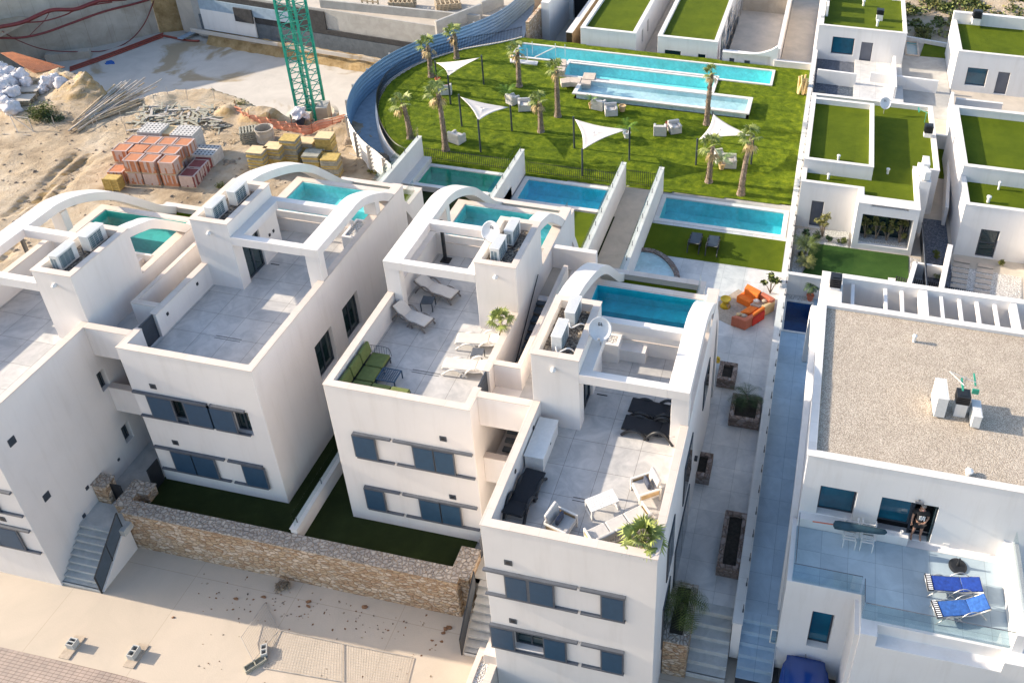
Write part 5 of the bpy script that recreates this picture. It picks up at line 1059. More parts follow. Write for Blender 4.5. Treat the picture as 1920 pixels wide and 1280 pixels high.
# blades sticking up from the lawn
rnd = random.Random(5); m = MB()
for k in range(26000):
    x = rnd.uniform(-30.5, -.5); y = rnd.uniform(46.3, 65.5)
    if not inpoly(x, y, lawn_pts) or any(a - .1 < x < b_ + .1 and c_ - .1 < y < d_ + .1 for a, b_, c_, d_ in POOLS): continue
    z = lz(x, y) - .01; h = rnd.uniform(.02, .06); a = rnd.uniform(0, 3.14); s = .03; l1, l2 = rnd.uniform(-.05, .05), rnd.uniform(-.05, .05)
    m.v += [(x - s * math.cos(a), y - s * math.sin(a), z), (x + s * math.cos(a), y + s * math.sin(a), z), (x + l1, y + l2, z + h)]; n = len(m.v); m.f.append((n - 3, n - 2, n - 1))
o = m.build('grass', 'park_grass', None); tag(o, 'tufts of grass growing all over the park lawn', 'grass', kind='stuff')
# lawn kerb along the curve
def ribbon_poly(pts, w_, z0, z1, mat, name, label=None, cat=None, kind=None):
    m = MB(); L = []; R = []
    for i, p in enumerate(pts):
        a = Vector(pts[max(i - 1, 0)][:2]); b_ = Vector(pts[min(i + 1, len(pts) - 1)][:2]); d = (b_ - a).normalized(); n = Vector((-d.y, d.x)) * w_ / 2
        L.append((p[0] + n.x, p[1] + n.y)); R.append((p[0] - n.x, p[1] - n.y))
    for i in range(len(pts) - 1):
        a, b_, c_, d = L[i], L[i + 1], R[i + 1], R[i]
        m.quad((*a, z1), (*d, z1), (*c_, z1), (*b_, z1)); m.quad((*a, z0), (*b_, z0), (*b_, z1), (*a, z1)).f; m.quad((*d, z0), (*d, z1), (*c_, z1), (*c_, z0))
    o = m.build(name, mat, None)
    if kind: o['kind'] = kind
    if label: tag(o, label, cat)
    return o
curve = spline([(-23.9, 46.0), (-25.8, 46.7), (-27.95, 49.1), (-29.6, 51.9), (-30.4, 54.1), (-30.7, 56.7), (-29.9, 59.8), (-27.9, 62.8), (-25.2, 65.1), (-23.9, 66.5)], 6)
ribbon_poly(curve, .18, -1.0, .1, 'pale_coping', 'lawn_kerb', kind='structure')
def bar_fence(pts, h, label, step=.13, z=.05):
    r = thing('railing', label, 'railing', (pts[0][0], pts[0][1], z)); m = MB(); d = 0
    for i in range(len(pts) - 1):
        a, b_ = Vector(pts[i][:2]), Vector(pts[i + 1][:2]); L = (b_ - a).length; t = d
        while t < L: p = a.lerp(b_, t / L); m.box(p.x - .012, p.x + .012, p.y - .012, p.y + .012, z, z + h); t += step
        d = t - L
    m.build('bars', 'black_metal', r); 
    for zz in (z + .12, z + h - .1): 
        m = MB().tube([(p[0], p[1], zz) for p in pts], .018, 4); m.build('rail', 'black_metal', r)
    return r
bar_fence([(p[0] + .1, p[1] + (0)) for p in curve], 1.0, 'black barred railing following the curved edge of the park lawn')
bar_fence([(-23.7, 46.75), (-17.3, 46.75)], .85, 'black barred railing above the greenish garden pool')
bar_fence([(-16.9, 46.75), (-10.9, 46.75)], .85, 'black barred railing above the azure garden pool')
bar_fence([(-10.45, 46.9), (-8.45, 46.9)], 1.1, 'short black barred gate closing the paved passage to the park')
# corrugated fence on the outside of the curve
fc = spline([(-24.05, 43.6), (-26.1, 45.2), (-28.2, 46.8), (-30.3, 49.2), (-31.6, 52.0), (-32.2, 55.2), (-31.8, 59.0), (-30.4, 62.4), (-28.3, 65.4), (-26.6, 69.5), (-25.9, 76)], 12)
ff = thing('corrugated_fence', 'curved corrugated metal site fence around the park, its sunlit side facing the sand', 'fence', (-30, 52, -1)); m = MB()
prof = []; nz_ = 26
for k in range(nz_ + 1): prof.append((.045 * math.sin(k * math.pi * 2 * 7 / nz_), -1.0 + 2.0 * k / nz_))
n0 = []
for i, p in enumerate(fc):
    a = Vector(fc[max(i - 1, 0)]); b_ = Vector(fc[min(i + 1, len(fc) - 1)]); d = (b_ - a).normalized(); n = Vector((-d.y, d.x))
    for o_, z in prof: m.v.append((p[0] + n.x * o_ * .9, p[1] + n.y * o_ * .9, z))
for i in range(len(fc) - 1):
    for k in range(nz_): a = i * (nz_ + 1) + k; m.f.append((a, a + nz_ + 1, a + nz_ + 2, a + 1))
sh = m.build('sheeting', 'corrugated', ff, smooth=True)
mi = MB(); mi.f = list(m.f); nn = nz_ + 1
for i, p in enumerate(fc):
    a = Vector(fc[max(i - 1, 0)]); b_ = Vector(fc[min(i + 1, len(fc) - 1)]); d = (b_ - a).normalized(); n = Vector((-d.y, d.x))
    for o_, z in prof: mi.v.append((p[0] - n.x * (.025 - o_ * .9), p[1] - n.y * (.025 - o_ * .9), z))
mi.build('skylit_face', 'skylit_blue', ff, smooth=True)  # added inner layer, its blue stands in for skylight on the shaded face
for i in range(0, len(fc), 9):
    p = fc[i]; a = Vector(fc[max(i - 1, 0)]); b_ = Vector(fc[min(i + 1, len(fc) - 1)]); d = (b_ - a).normalized(); n = Vector((-d.y, d.x)); q = Vector(p) + n * .09
    MB().box(q.x - .06, q.x + .06, q.y - .06, q.y + .06, -1.1, 1.02).build('post', 'grey_metal', ff)
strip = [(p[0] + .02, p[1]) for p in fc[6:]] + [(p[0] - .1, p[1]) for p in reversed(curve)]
sheet('fence_path', strip, -.9, 'slab_blue', .3)  # blue of the skylight on this shaded path is put into its colour
# palms of the park
def park_palm(b, t, label, seed, R=1.15, lean=0):
    B_ = P(*b, .02); h = PZ(*t, B_.x, B_.y); fan_palm('fan_palm', label, (B_.x, B_.y, 0), h, R * .9, (lean, 0), 8, seed, 'fan palms of the park', 5)
park_palm(cQ(330, 995), cQ(285, 690), 'leaning fan palm at the left end of the park lawn', 11, 1.1, -.2)
park_palm(cQ(645, 1100), cQ(585, 590), 'tall fan palm with drooping straw fronds left of the park, nearest the railing', 12, 1.1, -.1)
park_palm(cQ(515, 445), cQ(465, 170), 'fan palm beside the skylit blue side of the corrugated fence', 13, 1.1)
park_palm(cQ(742, 285), cQ(722, 60), 'farthest fan palm, behind the back shade sail', 14, 1.1)
park_palm(cQ(1297, 530), cQ(1305, 210), 'fan palm in front of the lap pool corner', 15, 1.0)
park_palm(cQ(1490, 935), cQ(1475, 660), 'short fan palm with brown dangling fronds in the middle of the lawn', 16, .95)
park_palm(cQ(1640, 800), cQ(1618, 370), 'fan palm at the left corner of the paddling pool', 17, .95)
park_palm(cP(1005, 670), cP(1045, 320), 'slim fan palm standing before the right end of the paddling pool', 18, .85, .15)
park_palm(cP(1020, 1065), cP(1042, 820), 'fan palm by the sofa under the right shade sail', 19, 1.1, .1)
park_palm(cP(1240, 1150), cP(1300, 760), 'thick leaning fan palm nearest the lower right of the park', 20, 1.1, .35)
# shade sails
def sail(label, corners, poles):
    """corners: pixels of the cloth corners, poles: (base px, top px)"""
    r = None; tops = []
    for (b, t) in poles:
        B_ = P(*b, .02); h = PZ(*t, B_.x, B_.y)
        if r is None: r = thing('shade_sail', label, 'shade sail', (B_.x, B_.y, 0), 'triangular shade sails')
        MB().tube([(B_.x, B_.y, 0), (B_.x, B_.y, h + .08)], .06, 10).build('pole', 'dark_metal', r); tops.append(Vector((B_.x, B_.y, h - .05)))
    m = MB(); n = 12; cen = sum(tops, Vector()) / 3
    ins = [t.lerp(cen, .06) for t in tops]
    def edge(a, b_, t): p = a.lerp(b_, t); return p.lerp(cen, .30 * 4 * t * (1 - t) * .62)
    ids = []
    for i in range(3):
        for k in range(n): ids.append(edge(ins[i], ins[(i + 1) % 3], k / n))
    N_ = len(ids); rings = 5
    for q in range(rings + 1):
        f = 1 - q / rings
        for p in ids: v = cen.lerp(p, f) if q < rings else cen.copy(); v.z += -.12 * (1 - f) * f * 2; m.v.append(tuple(v))
    for q in range(rings):
        for k in range(N_): a, b_ = q * N_ + k, q * N_ + (k + 1) % N_; m.f.append((a, b_, b_ + N_, a + N_))
    o = m.build('canopy', 'sail_cloth', r, smooth=True); s_ = o.modifiers.new('solid', 'SOLIDIFY'); s_.thickness = .012
    m = MB()
    for i in range(3): m = MB().tube([tops[i], ins[i]], .012, 4); m.build('cable', 'dark_metal', r)
    return r
sail('back left shade sail over the white armchair, next to the curved railing', None, [(cQ(567, 490), cQ(545, 315)), (cQ(688, 692), cQ(660, 440)), (cQ(982, 515), cQ(965, 265))])
sail('shade sail in the left middle of the lawn, over the short fan palm', None, [(cQ(787, 887), cQ(758, 612)), (cQ(955, 1118), cQ(933, 835)), (cQ(1232, 930), cQ(1222, 710))])
sail('shade sail nearest the garden railing, right of centre', None, [(cP(98, 835), cP(95, 625)), (cP(155, 1025), cP(153, 845)), (cP(475, 918), cP(487, 700))])
sail('right shade sail over the white sofa and two palms', None, [(cP(932, 950), cP(937, 775)), (cP(1310, 945), cP(1330, 745)), (cP(1035, 790), cP(1040, 590))])
# park furniture
def lounge_chair(label, c, rz, w_=.95, d=.9, mat='white_rattan', cush=None):
    w_ *= .8; d *= .85
    r = thing('garden_armchair', label, 'armchair', (c[0], c[1], .03), 'white park armchairs', rz)
    MB().box(-w_ / 2, w_ / 2, -d / 2, d / 2, .0, .38).build('base', mat, r, bevel=.03, local=True)
    MB().box(-w_ / 2, w_ / 2, d / 2 - .2, d / 2, .381, .75).build('backrest', mat, r, bevel=.03, local=True)
    for s_ in (-1, 1): MB().box(s_ * w_ / 2, s_ * (w_ / 2 - .17), -d / 2, d / 2 - .201, .381, .6).build('armrest', mat, r, bevel=.03, local=True)
    MB().box(-w_ / 2 + .18, w_ / 2 - .18, -d / 2 + .02, d / 2 - .21, .381, .5).build('cushion', cush or 'cream_cushion', r, bevel=.04, local=True)
    return r
for (f, x, y, rz, lab, w_, cu) in ((cQ, 640, 590, 200, 'white armchair under the back left sail with a pink cushion', 1.2, 'pink_cushion'), (cQ, 1240, 680, 150, 'white armchair left of the pair beside the leaning banana plant', .9, None), (cQ, 1345, 735, 20, 'white armchair right of the pair, nearer the short palm', 1.1, None), (cQ, 745, 1020, 160, 'white armchair beside the tall straw palm at the left', 1.2, None),
     (cP, 265, 560, 170, 'grey white armchair before the paddling pool, left of the pair', 1.1, None), (cP, 350, 600, 20, 'grey white armchair before the paddling pool, right of the pair', 1.1, None), (cP, 685, 735, 190, 'white armchair in mid lawn, left of the centre pair', 1.1, None), (cP, 785, 720, 30, 'white armchair in mid lawn, right of the centre pair', 1.0, None), (cP, 1160, 955, 10, 'white armchair under the right sail, between two palm trunks', 1.1, None), (cP, 1090, 915, 120, 'white bench seat at the left of the armchair under the right sail', 1.2, None)):
    q = P(*f(x, y), .03); lounge_chair(lab, q, R_(rz), w_, .9, 'white_rattan', cu)
for (f, x, y, lab, r_, m_) in ((cP, 427, 580, 'round rattan side table beside the paddling pool armchairs', .25, 'rattan'), (cP, 742, 695, 'small rust coloured side table between the mid lawn armchairs', .2, 'terracotta')):
    q = P(*f(x, y), .03); pot('side_table', lab, (q.x, q.y, .03), r_, .45, m_, 'side table')
for k, (f, x, y, h_, lab, pm, r_) in enumerate(((cQ, 575, 500, 1.1, 'banana plant behind the pink cushion armchair', 'terracotta', .2), (cQ, 1195, 660, 1.2, 'leaning banana plant beside the pair of white armchairs', 'rattan', .22), (cP, 215, 560, .8, 'leafy plant left of the paddling pool armchairs', 'rattan', .2), (cP, 458, 760, 1.3, 'banana plant in a white pot below the nearest sail', 'white_plastic', .26), (cP, 1108, 975, 1.5, 'palm plant in a small pot before the right sail sofa', 'rattan', .22))):
    q = P(*f(x, y), .03); pot('plant_pot', 'pot of the ' + lab.split(' beside')[0].split(' behind')[0] if k != 3 else 'white pot of the banana plant below the nearest sail', (q.x, q.y, .02), r_, .4, pm)
    feather_palm('banana_plant', lab, (q.x, q.y, .4), .25, h_ * .75, 9, 120 + k, 'fresh_leaf', cat='plant', tr=.04, up=2.2, droop=1.6)
q = [P(*cP(x, y), .5) for x, y in ((60, 350), (150, 385), (245, 335), (170, 315))]
for k, pts in enumerate((((0, 360), (60, 350), (75, 385), (10, 392)), ((60, 352), (150, 352), (135, 390), (70, 385)), ((165, 318), (248, 322), (235, 368), (150, 362)), ((150, 366), (215, 372), (208, 402), (140, 396)), ((10, 225), (45, 228), (40, 270), (0, 268)), ((-20, 275), (40, 280), (30, 308), (-30, 302)))):
    pl = [P(*cP(*p), .52) for p in pts]; o = MB().prism([(p.x, p.y) for p in pl], .2, .56).build('stepping_slab', 'stone_slab', None, bevel=.01)
    tag(o, 'pale stone stepping slab near the pools, ' + ('westmost on the lawn', 'second along the lawn edge', 'squarest, over the paddling pool end', 'sunken one beside the paddling pool', 'highest, by the lap pool', 'below the lap pool slab')[k], 'stepping slab', 'stone slabs crossing the pools')
pl = [P(*cQ(*p), .1) for p in ((1215, 285), (1465, 310), (1455, 340), (1215, 315))]; tag(MB().prism([(p.x, p.y) for p in pl], 0, .12).build('pool_deck_slab', 'pale_coping', None), 'pale slab in front of the lap pool corner, beside a palm', 'slab')
r = thing('pool_rail', 'thin metal rails and white ramp at the left end of the lap pool', 'rail', P(*cQ(1620, 270), .1)); 
for x, y in ((1415, 240), (1620, 255), (1705, 265), (1370, 300)):
    q = P(*cQ(x, y), .1); MB().tube([(q.x, q.y, 0), (q.x, q.y, 1.1)], .03, 5).build('post', 'white_plastic', r)
a, b_ = P(*cQ(1435, 272), .15), P(*cQ(1615, 185), .9); MB().tube([a, b_], .05, 5).build('rail', 'white_plastic', r)
# beyond the park: pale houses under construction and their neighbours
def low_house(label, fl, fr, bl_dir, zt, xr, yfront, depth, zb=-4):
    pass
for (x0, x1, lab, hp) in ((-18.9, -14.35, 'long white house with a dark edged roof lawn behind the lap pool', False), (-12.55, -7.75, 'long white house with a roof lawn and scaffolded side behind the lap pool', True)):
    r = thing('pool_side_house', lab, 'house', ((x0 + x1) / 2, 75, -4), 'white houses behind the lap pool')
    y0, y1, zt = 66.6, 92, 1.35
    ops = [('+', (x0, x1, y0, y1, -4, zt)), ('-', (x0 + .3, x1 - .3, y0 + .3, y1 - .3, zt - .2, zt + .5))]
    if hp: ops += [('-', (x0 + .6, x0 + 1.9, y0 - .1, y0 + .2, -.4, .25)), ('-', (x1 - 1.5, x1 - .9, y0 - .1, y0 + .2, -.4, .2)), ('-', (x1 - .2, x1 + .1, y0 + .6, y0 + 1.3, -1.5, .9)), ('-', (x1 - .2, x1 + .1, 69, 71.5, -1.5, .9)), ('-', (x1 - .2, x1 + .1, 73, 76, -1.5, .9))]
    else: ops += [('-', (x1 - .2, x1 + .1, 69.0, 69.6, -.6, .6)), ('-', (x1 - .2, x1 + .1, 71.2, 71.8, -.6, .6))]
    MB().ops(ops).build('wall', 'bright_stucco', r, bevel=.015)
    MB().ops([('+', (x0 - .03, x1 + .03, y0 - .03, y1, zt, zt + .05)), ('-', (x0 + .3, x1 - .3, y0 + .3, y1 - .3, zt - .1, zt + .2))]).build('coping', 'pale_coping', r)
    MB().box(x0 + .3, x1 - .3, y0 + .3, y1 - .3, zt - .2, zt - .18).build('roof_lawn', 'turf', r)
    if hp:
        MB().box(x0 + .62, x0 + 1.88, y0 + .12, y0 + .16, -.39, .24).build('window', 'window_glass', r); MB().box(x1 - 1.48, x1 - .92, y0 + .12, y0 + .16, -.39, .19).build('window', 'window_glass', r)
        MB().box(x1 - .19, x1 - .15, y0 + .6, y0 + 1.3, -1.5, .9).build('door', 'terracotta', r)
        for ya, yc in ((69, 71.5), (73, 76)): MB().box(x1 - .19, x1 - .15, ya + .01, yc - .01, -1.5, .9).build('window', 'window_glass', r)
        sc_ = thing('scaffold', 'thin scaffold poles along the right side of the house behind the lap pool', 'scaffold', (x1 + .4, 72, -2)); m = MB()
        for k in range(9): MB().tube([(x1 + .35, 67 + k * 2.2, -2), (x1 + .35, 67 + k * 2.2, 1.7)], .03, 5).build('pole', 'scrap_steel', sc_)
        for z in (-.2, 1.2): MB().tube([(x1 + .35, 67, z), (x1 + .35, 85, z)], .03, 5).build('pole', 'scrap_steel', sc_)
    else:
        for ya in (69.0, 71.2): MB().box(x1 - .15, x1 - .12, ya + .01, ya + .59, -.59, .59).build('window', 'door_grey', r)
struct('far_ground', MB().box(-26, -.2, 66.6, 110, -6.5, -2.1), 'dusty_floor')
struct('house_passage', MB().box(-14.3, -12.6, 66.6, 92, -2.05, -1.6), 'dusty_floor')
# curved court of the unfinished house
cw = thing('curved_court_wall', 'white wall curving down to the right with two small square openings, behind the lap pool', 'wall', (-5, 66.6, -2))
MB().ops([('+', (-7.3, -3.5, 66.6, 66.85, -2.5, .75)), ('-', (-6.75, -6.35, 66.5, 66.9, -.3, .15)), ('-', (-5.55, -5.1, 66.5, 66.9, -.35, .1))]).build('wall', 'bright_stucco', cw)
tt = [(-7.3, .75), (-6, .75), (-5, .8), (-4.2, .98), (-3.5, 1.3), (-3.0, 1.7)]
MB().quad(*[(x, 66.58, z) for x, z in tt], (-3.0, 66.58, -2.5), (-3.5, 66.58, -2.5), (-3.5, 66.58, .74), (-7.3, 66.58, .74)).build('curved_top', 'bright_stucco', cw).modifiers.new('s', 'SOLIDIFY').thickness = .25
for a in ((-6.74, -6.36, -.29, .14), (-5.54, -5.11, -.34, .09)): MB().box(a[0], a[1], 66.8, 66.83, a[2], a[3]).build('window', 'door_grey', cw)
struct('dusty_court', MB().box(-7.2, -2.9, 66.9, 80, -2.09, -.9), 'dusty_floor')
garden_wall(-3.1, -2.85, 66.9, 84, -2, 1.2, 'white side wall between the dusty court and the sloping lane', False)
garden_wall(-7.2, -3.1, 79.4, 79.6, -2, .6, 'pale back wall of the dusty court with posts', False, face='wall_concrete')
struct('lane', MB().box(-2.8, -.35, 66.9, 84, -2.08, -.5), 'dusty_floor')
garden_wall(-3.2, -.36, 66.2, 66.5, -1, .5, 'smooth pale wall at the right end of the lap pool', False)
cn = thing('cane_bundle', 'bundle of yellow canes leaning against the right end of the park wall', 'canes', P(1503, 175, .1)); rnd = random.Random(3)
for k in range(7): b0 = Vector(cn.location) + Vector((rnd.uniform(-.5, .4), rnd.uniform(-.2, .2), 0)); MB().tube([b0, b0 + Vector((rnd.uniform(-.2, .3), .1, rnd.uniform(.8, 1.6)))], .09, 6).build('cane', 'cane', cn)
# small houses left of the lap pool
sh_ = thing('stone_sided_house', 'white house with a stone clad side wall and dark doorway beyond the lap pool corner', 'house', (-22, 72, -3), None)
MB().ops([('+', (-23.6, -23.3, 66.8, 80, -4, 1.3))]).build('wall', 'stone_wall', sh_)
MB().ops([('+', (-23.28, -22.6, 70, 84, -4, 1.8)), ('+', (-22.6, -20.3, 76, 84, -4, 1.2)), ('-', (-22.2, -20.8, 75.9, 76.4, -2, .9))]).build('house_wall', 'bright_stucco', sh_)
MB().box(-22.2, -20.8, 76.3, 76.35, -2, .9).build('door', 'black_metal', sh_)
garden_wall(-20.2, -19.7, 66.9, 80, -3, .7, 'straw clad wall leading to the dark doorway beyond the lap pool', False, face='wood_board')
# ================================================================= the building site on the left
GS = -1.0; PIT = -5.2
def Q(x, y, z=GS): return P(x, y, z)
rim = [Q(60, 128), Q(130, 150), Q(200, 150 + 30), Q(214, 193), Q(262, 190), Q(330, 168), Q(400, 166), Q(450, 182), Q(500, 208), Q(540, 222), Q(590, 226), Q(650, 212), Q(668, 190)]
rimxy = [(p.x, p.y) for p in rim]
back = [(-31.0, 68), (-28, 74), (-27, 85), (-100, 130), (-110, 60)]
pit_poly = rimxy + [(-32.6, 60), (-31, 66)] + [(-29, 72), (-29, 120), (-140, 120), (-140, 56), (-70, 52)]
def seg_d(x, y, a, b_):
    vx, vy = b_[0] - a[0], b_[1] - a[1]; t = max(0, min(1, ((x - a[0]) * vx + (y - a[1]) * vy) / (vx * vx + vy * vy))); return math.hypot(x - a[0] - t * vx, y - a[1] - t * vy)
mound = Q(205, 150)
def gh(x, y):
    z = GS
    if inpoly(x, y, pit_poly):
        d = min(seg_d(x, y, pit_poly[i], pit_poly[(i + 1) % len(pit_poly)]) for i in range(len(rimxy) - 1 + 2))
        z = GS - (GS - PIT + .3) * min(1, d / 1.6) ** .7
    else:
        z += .10 * mnoise.noise(Vector((x * .5, y * .5, 0))) + .07 * mnoise.noise(Vector((x * 1.7, y * 1.7, 2))) + .035 * mnoise.noise(Vector((x * 5, y * 5, 2)))
        for (mx, my, r_, h_) in MOUNDS: 
            d2 = ((x - mx) ** 2 + (y - my) ** 2) / r_ ** 2
            if d2 < 4: z += h_ * math.exp(-d2 * 1.6) * (1 + .4 * mnoise.noise(Vector((x * 1.3, y * 1.3, 5))))
        for (a, b_, w_) in TRACKS:
            d = seg_d(x, y, a, b_)
            if d < w_ * 2: z -= .17 * math.exp(-(d / w_) ** 2) * (1 + .6 * mnoise.noise(Vector((x * 4, y * 4, 0))))
    return z
MOUNDS = []
for (x, y, r_, h_) in ((172, 172, 2.4, 1.5), (120, 150, 2.0, .9), (60, 215, 1.3, .4), (430, 215, 1.2, .7), (480, 222, 1.2, .9), (510, 225, .9, .7), (290, 190, 1.4, .35), (700, 300, 1.0, .3), (640, 245, 1.2, .4), (420, 320, 2.0, .25), (600, 300, 1.5, .2)):
    q = Q(x, y); MOUNDS.append((q.x, q.y, r_, h_))
TRACKS = []
for a, b_ in (((10, 405), (128, 298)), ((28, 400), (142, 290)), ((60, 380), (155, 300)), ((90, 380), (165, 290)), ((0, 470), (90, 350)), ((0, 490), (60, 420)), ((120, 352), (170, 300))):
    A, B_ = Q(*a), Q(*b_); TRACKS.append(((A.x, A.y), (B_.x, B_.y), .17))
m = MB(); idx = {}; st = .2; gx0, gx1, gy0, gy1 = -66, -23.9, 20.5, 62
nx_ = int((gx1 - gx0) / st); ny_ = int((gy1 - gy0) / st)
for i in range(nx_ + 1):
    for j in range(ny_ + 1): x, y = gx0 + i * st, gy0 + j * st; m.v.append((x, y, gh(x, y)))
for i in range(nx_):
    for j in range(ny_):
        x, y = gx0 + (i + .5) * st, gy0 + (j + .5) * st
        if inpoly(x, y, lawn_pts) or (x > -25.6 and y < 46.5): continue
        if -31.0 < x < -25.9 and 17 < y < 32: continue
        a = i * (ny_ + 1) + j; m.f.append((a, a + ny_ + 1, a + ny_ + 2, a + 1))
struct('sand', m, 'sand', smooth=True)
struct('sand_slope', MB().quad((-66, 20.5, -1.05), (-66, 62, -1.05), (-400, 62, -1.2), (-400, 20.5, -1.2)), 'sand')
struct('pit_floor', MB().quad((-150, 40, PIT), (-27, 40, PIT), (-27, 130, PIT), (-150, 130, PIT)), 'pit_concrete')
# retaining walls round the pit
def slab_wall(name, label, a, b_, z0, z1, th, mat, cat='wall'):
    d = Vector((b_[0] - a[0], b_[1] - a[1], 0)); n = Vector((-d.y, d.x, 0)).normalized() * th
    pl = [(a[0], a[1]), (b_[0], b_[1]), (b_[0] + n.x, b_[1] + n.y), (a[0] + n.x, a[1] + n.y)]
    return tag(MB().prism(pl, z0, z1).build(name, mat, None, bevel=.03), label, cat)
A, B_ = P(60, 138, PIT), P(300, 62, PIT); zt = PZ(300, -25, B_.x, B_.y) + 3.0
slab_wall('retaining_wall', 'tall stained concrete retaining wall hung with dark red hoses at the back of the pit', (A.x - 8, A.y - 5), (B_.x, B_.y), PIT - .5, zt, .5, 'wall_concrete')
C1, C2 = P(300, 62, PIT), P(398, 52, PIT)
tag(MB().prism([(C1.x, C1.y), (C2.x, C2.y), (C2.x + 3, C2.y + 10), (C1.x, C1.y + 9)], PIT - .5, zt).build('earth_corner', 'sand', None), kind='structure')
L = [P(x, y, PIT + 1.0) for x, y in ((398, 78), (500, 92), (600, 108), (720, 128))]
# berm of sand along the back wall
m = MB(); n = 60
A, B_ = P(385, 84, PIT), P(760, 150, PIT)
rows = [(0, 0), (.5, .75), (.9, 1.15), (2.4, 1.3), (4.0, 1.35)]
for i in range(n + 1):
    p = A.lerp(B_, i / n)
    for (dy, dz) in rows: k = .35 * mnoise.noise(Vector((p.x * .8, dy * 2, 1))); m.v.append((p.x + dy * .2, p.y + dy + k, PIT - .05 + dz + .15 * mnoise.noise(Vector((p.x * 1.5, dy * 3, 9)))))
for i in range(n):
    for k in range(len(rows) - 1): a = i * len(rows) + k; m.f.append((a, a + len(rows), a + len(rows) + 1, a + 1))
struct('sand_bank', m, 'sand', smooth=True)
zb = PIT + 1.3
A, B_ = P(385, 52, zb), P(770, 115, zb)
bw_ = thing('foundation_wall', 'long dark boarded and bitumen coated foundation wall behind the crane', 'wall', (A.x, A.y, zb))
d = (B_ - A).normalized(); 
def wall_piece(t0, t1, z0, z1, off, mat, name):
    a, b_ = A.lerp(B_, t0), A.lerp(B_, t1); n = Vector((-d.y, d.x, 0)); MB().prism([(a.x + n.x * off, a.y + n.y * off), (b_.x + n.x * off, b_.y + n.y * off), (b_.x + n.x * (off + .12), b_.y + n.y * (off + .12)), (a.x + n.x * (off + .12), a.y + n.y * (off + .12))], z0, z1).build(name, mat, bw_)
wall_piece(-.05, 1.25, zb - 1, zb + 3.6, .15, 'grey_concrete', 'wall')
wall_piece(.0, .62, zb + 1.3, zb + 3.4, .0, 'bitumen', 'bitumen_coat'); wall_piece(.62, 1.1, zb + 1.3, zb + 1.75, .0, 'bitumen', 'bitumen_coat'); wall_piece(-.02, 1.15, zb - .2, zb + 1.25, .01, 'dark_board', 'boards')
wall_piece(.0, .27, zb - .1, zb + 1.9, -.13, 'bright_stucco', 'white_sheet'); wall_piece(.0, .45, zb + 1.9, zb + 2.9, -.12, 'slab_blue', 'blue_sheet')
wall_piece(-.05, 1.3, zb - .3, zb + .04, -.75, 'pit_concrete', 'footing'); wall_piece(.18, .27, zb + 1.3, zb + 2.6, -.27, 'bitumen', 'torn_membrane')
n_ = Vector((-d.y, d.x, 0)); a, b_ = A - d * 3, B_ + d * 7
tag(MB().prism([(a.x + n_.x * .4, a.y + n_.y * .4), (b_.x + n_.x * .4, b_.y + n_.y * .4), (b_.x + n_.x * 30, b_.y + n_.y * 30), (a.x + n_.x * 30, a.y + n_.y * 30)], zb - 1, zb + 3.45).build('site_slab', 'dusty_floor', None), kind='structure')
zs = zb + 3.6
for k, (x0, y0, x1, y1, h_, lab) in enumerate(((600, 12, 900, 42, .6, 'low grey concrete upstand along the front of the upper building site slab'), (820, 62, 905, 28, 1.0, 'grey concrete wall stub beside the skylit blue side of the curved fence'), (905, 25, 945, 8, 1.0, 'short grey concrete wall at the top of the curved fence'))):
    a, b_ = P(x0, y0, zs), P(x1, y1, zs); slab_wall('concrete_wall', lab, (a.x, a.y), (b_.x, b_.y), zs - .3, zs + h_, .25, 'grey_concrete')
def pallet_stack(label, c, z, rz, n, w_=1.15, d_=1.0, mat='pallet_wood', group='stacks of wooden pallets'):
    r = thing('pallet_stack', label, 'pallets', (c[0], c[1], z), group, rz)
    for k in range(n):
        m = MB(); z0 = k * .15; j = random.Random(k + int(c[0] * 10)).uniform(-.03, .03)
        for i in range(6): m.box(-w_ / 2 + i * w_ / 5.6 + j, -w_ / 2 + i * w_ / 5.6 + .1 + j, -d_ / 2, d_ / 2, z0 + .1, z0 + .125)
        for i in range(3): yy = -d_ / 2 + i * (d_ - .1) / 2; m.box(-w_ / 2 + j, w_ / 2 + j, yy, yy + .1, z0 + .0, z0 + .098)
        m.build('pallet', mat, r, local=True)
    return r
for (x, y, rz, n, lab) in ((755, 12, 15, 5, 'stack of wooden pallets on the upper site slab, next to the upright frames'), (840, 12, 30, 4, 'dark tilted pallets lying on the upper site slab at the right')):
    q = P(x, y, zs); pallet_stack(lab, q, zs - .1, R_(rz), n, 2.2, 1.4)
q = P(695, 18, zs); fr_ = thing('timber_frame', 'upright timber formwork frame on the upper site slab', 'formwork', (q.x, q.y, zs - .1))
for k in range(4): MB().box(q.x - .8 + k * .5, q.x - .68 + k * .5, q.y, q.y + .1, zs - .1, zs + 1.5).build('post', 'pallet_wood', fr_)
for z in (.3, .8, 1.3): MB().box(q.x - .8, q.x + .82, q.y - .06, q.y - .002, zs + z - .1, zs + z).build('rail', 'pallet_wood', fr_)
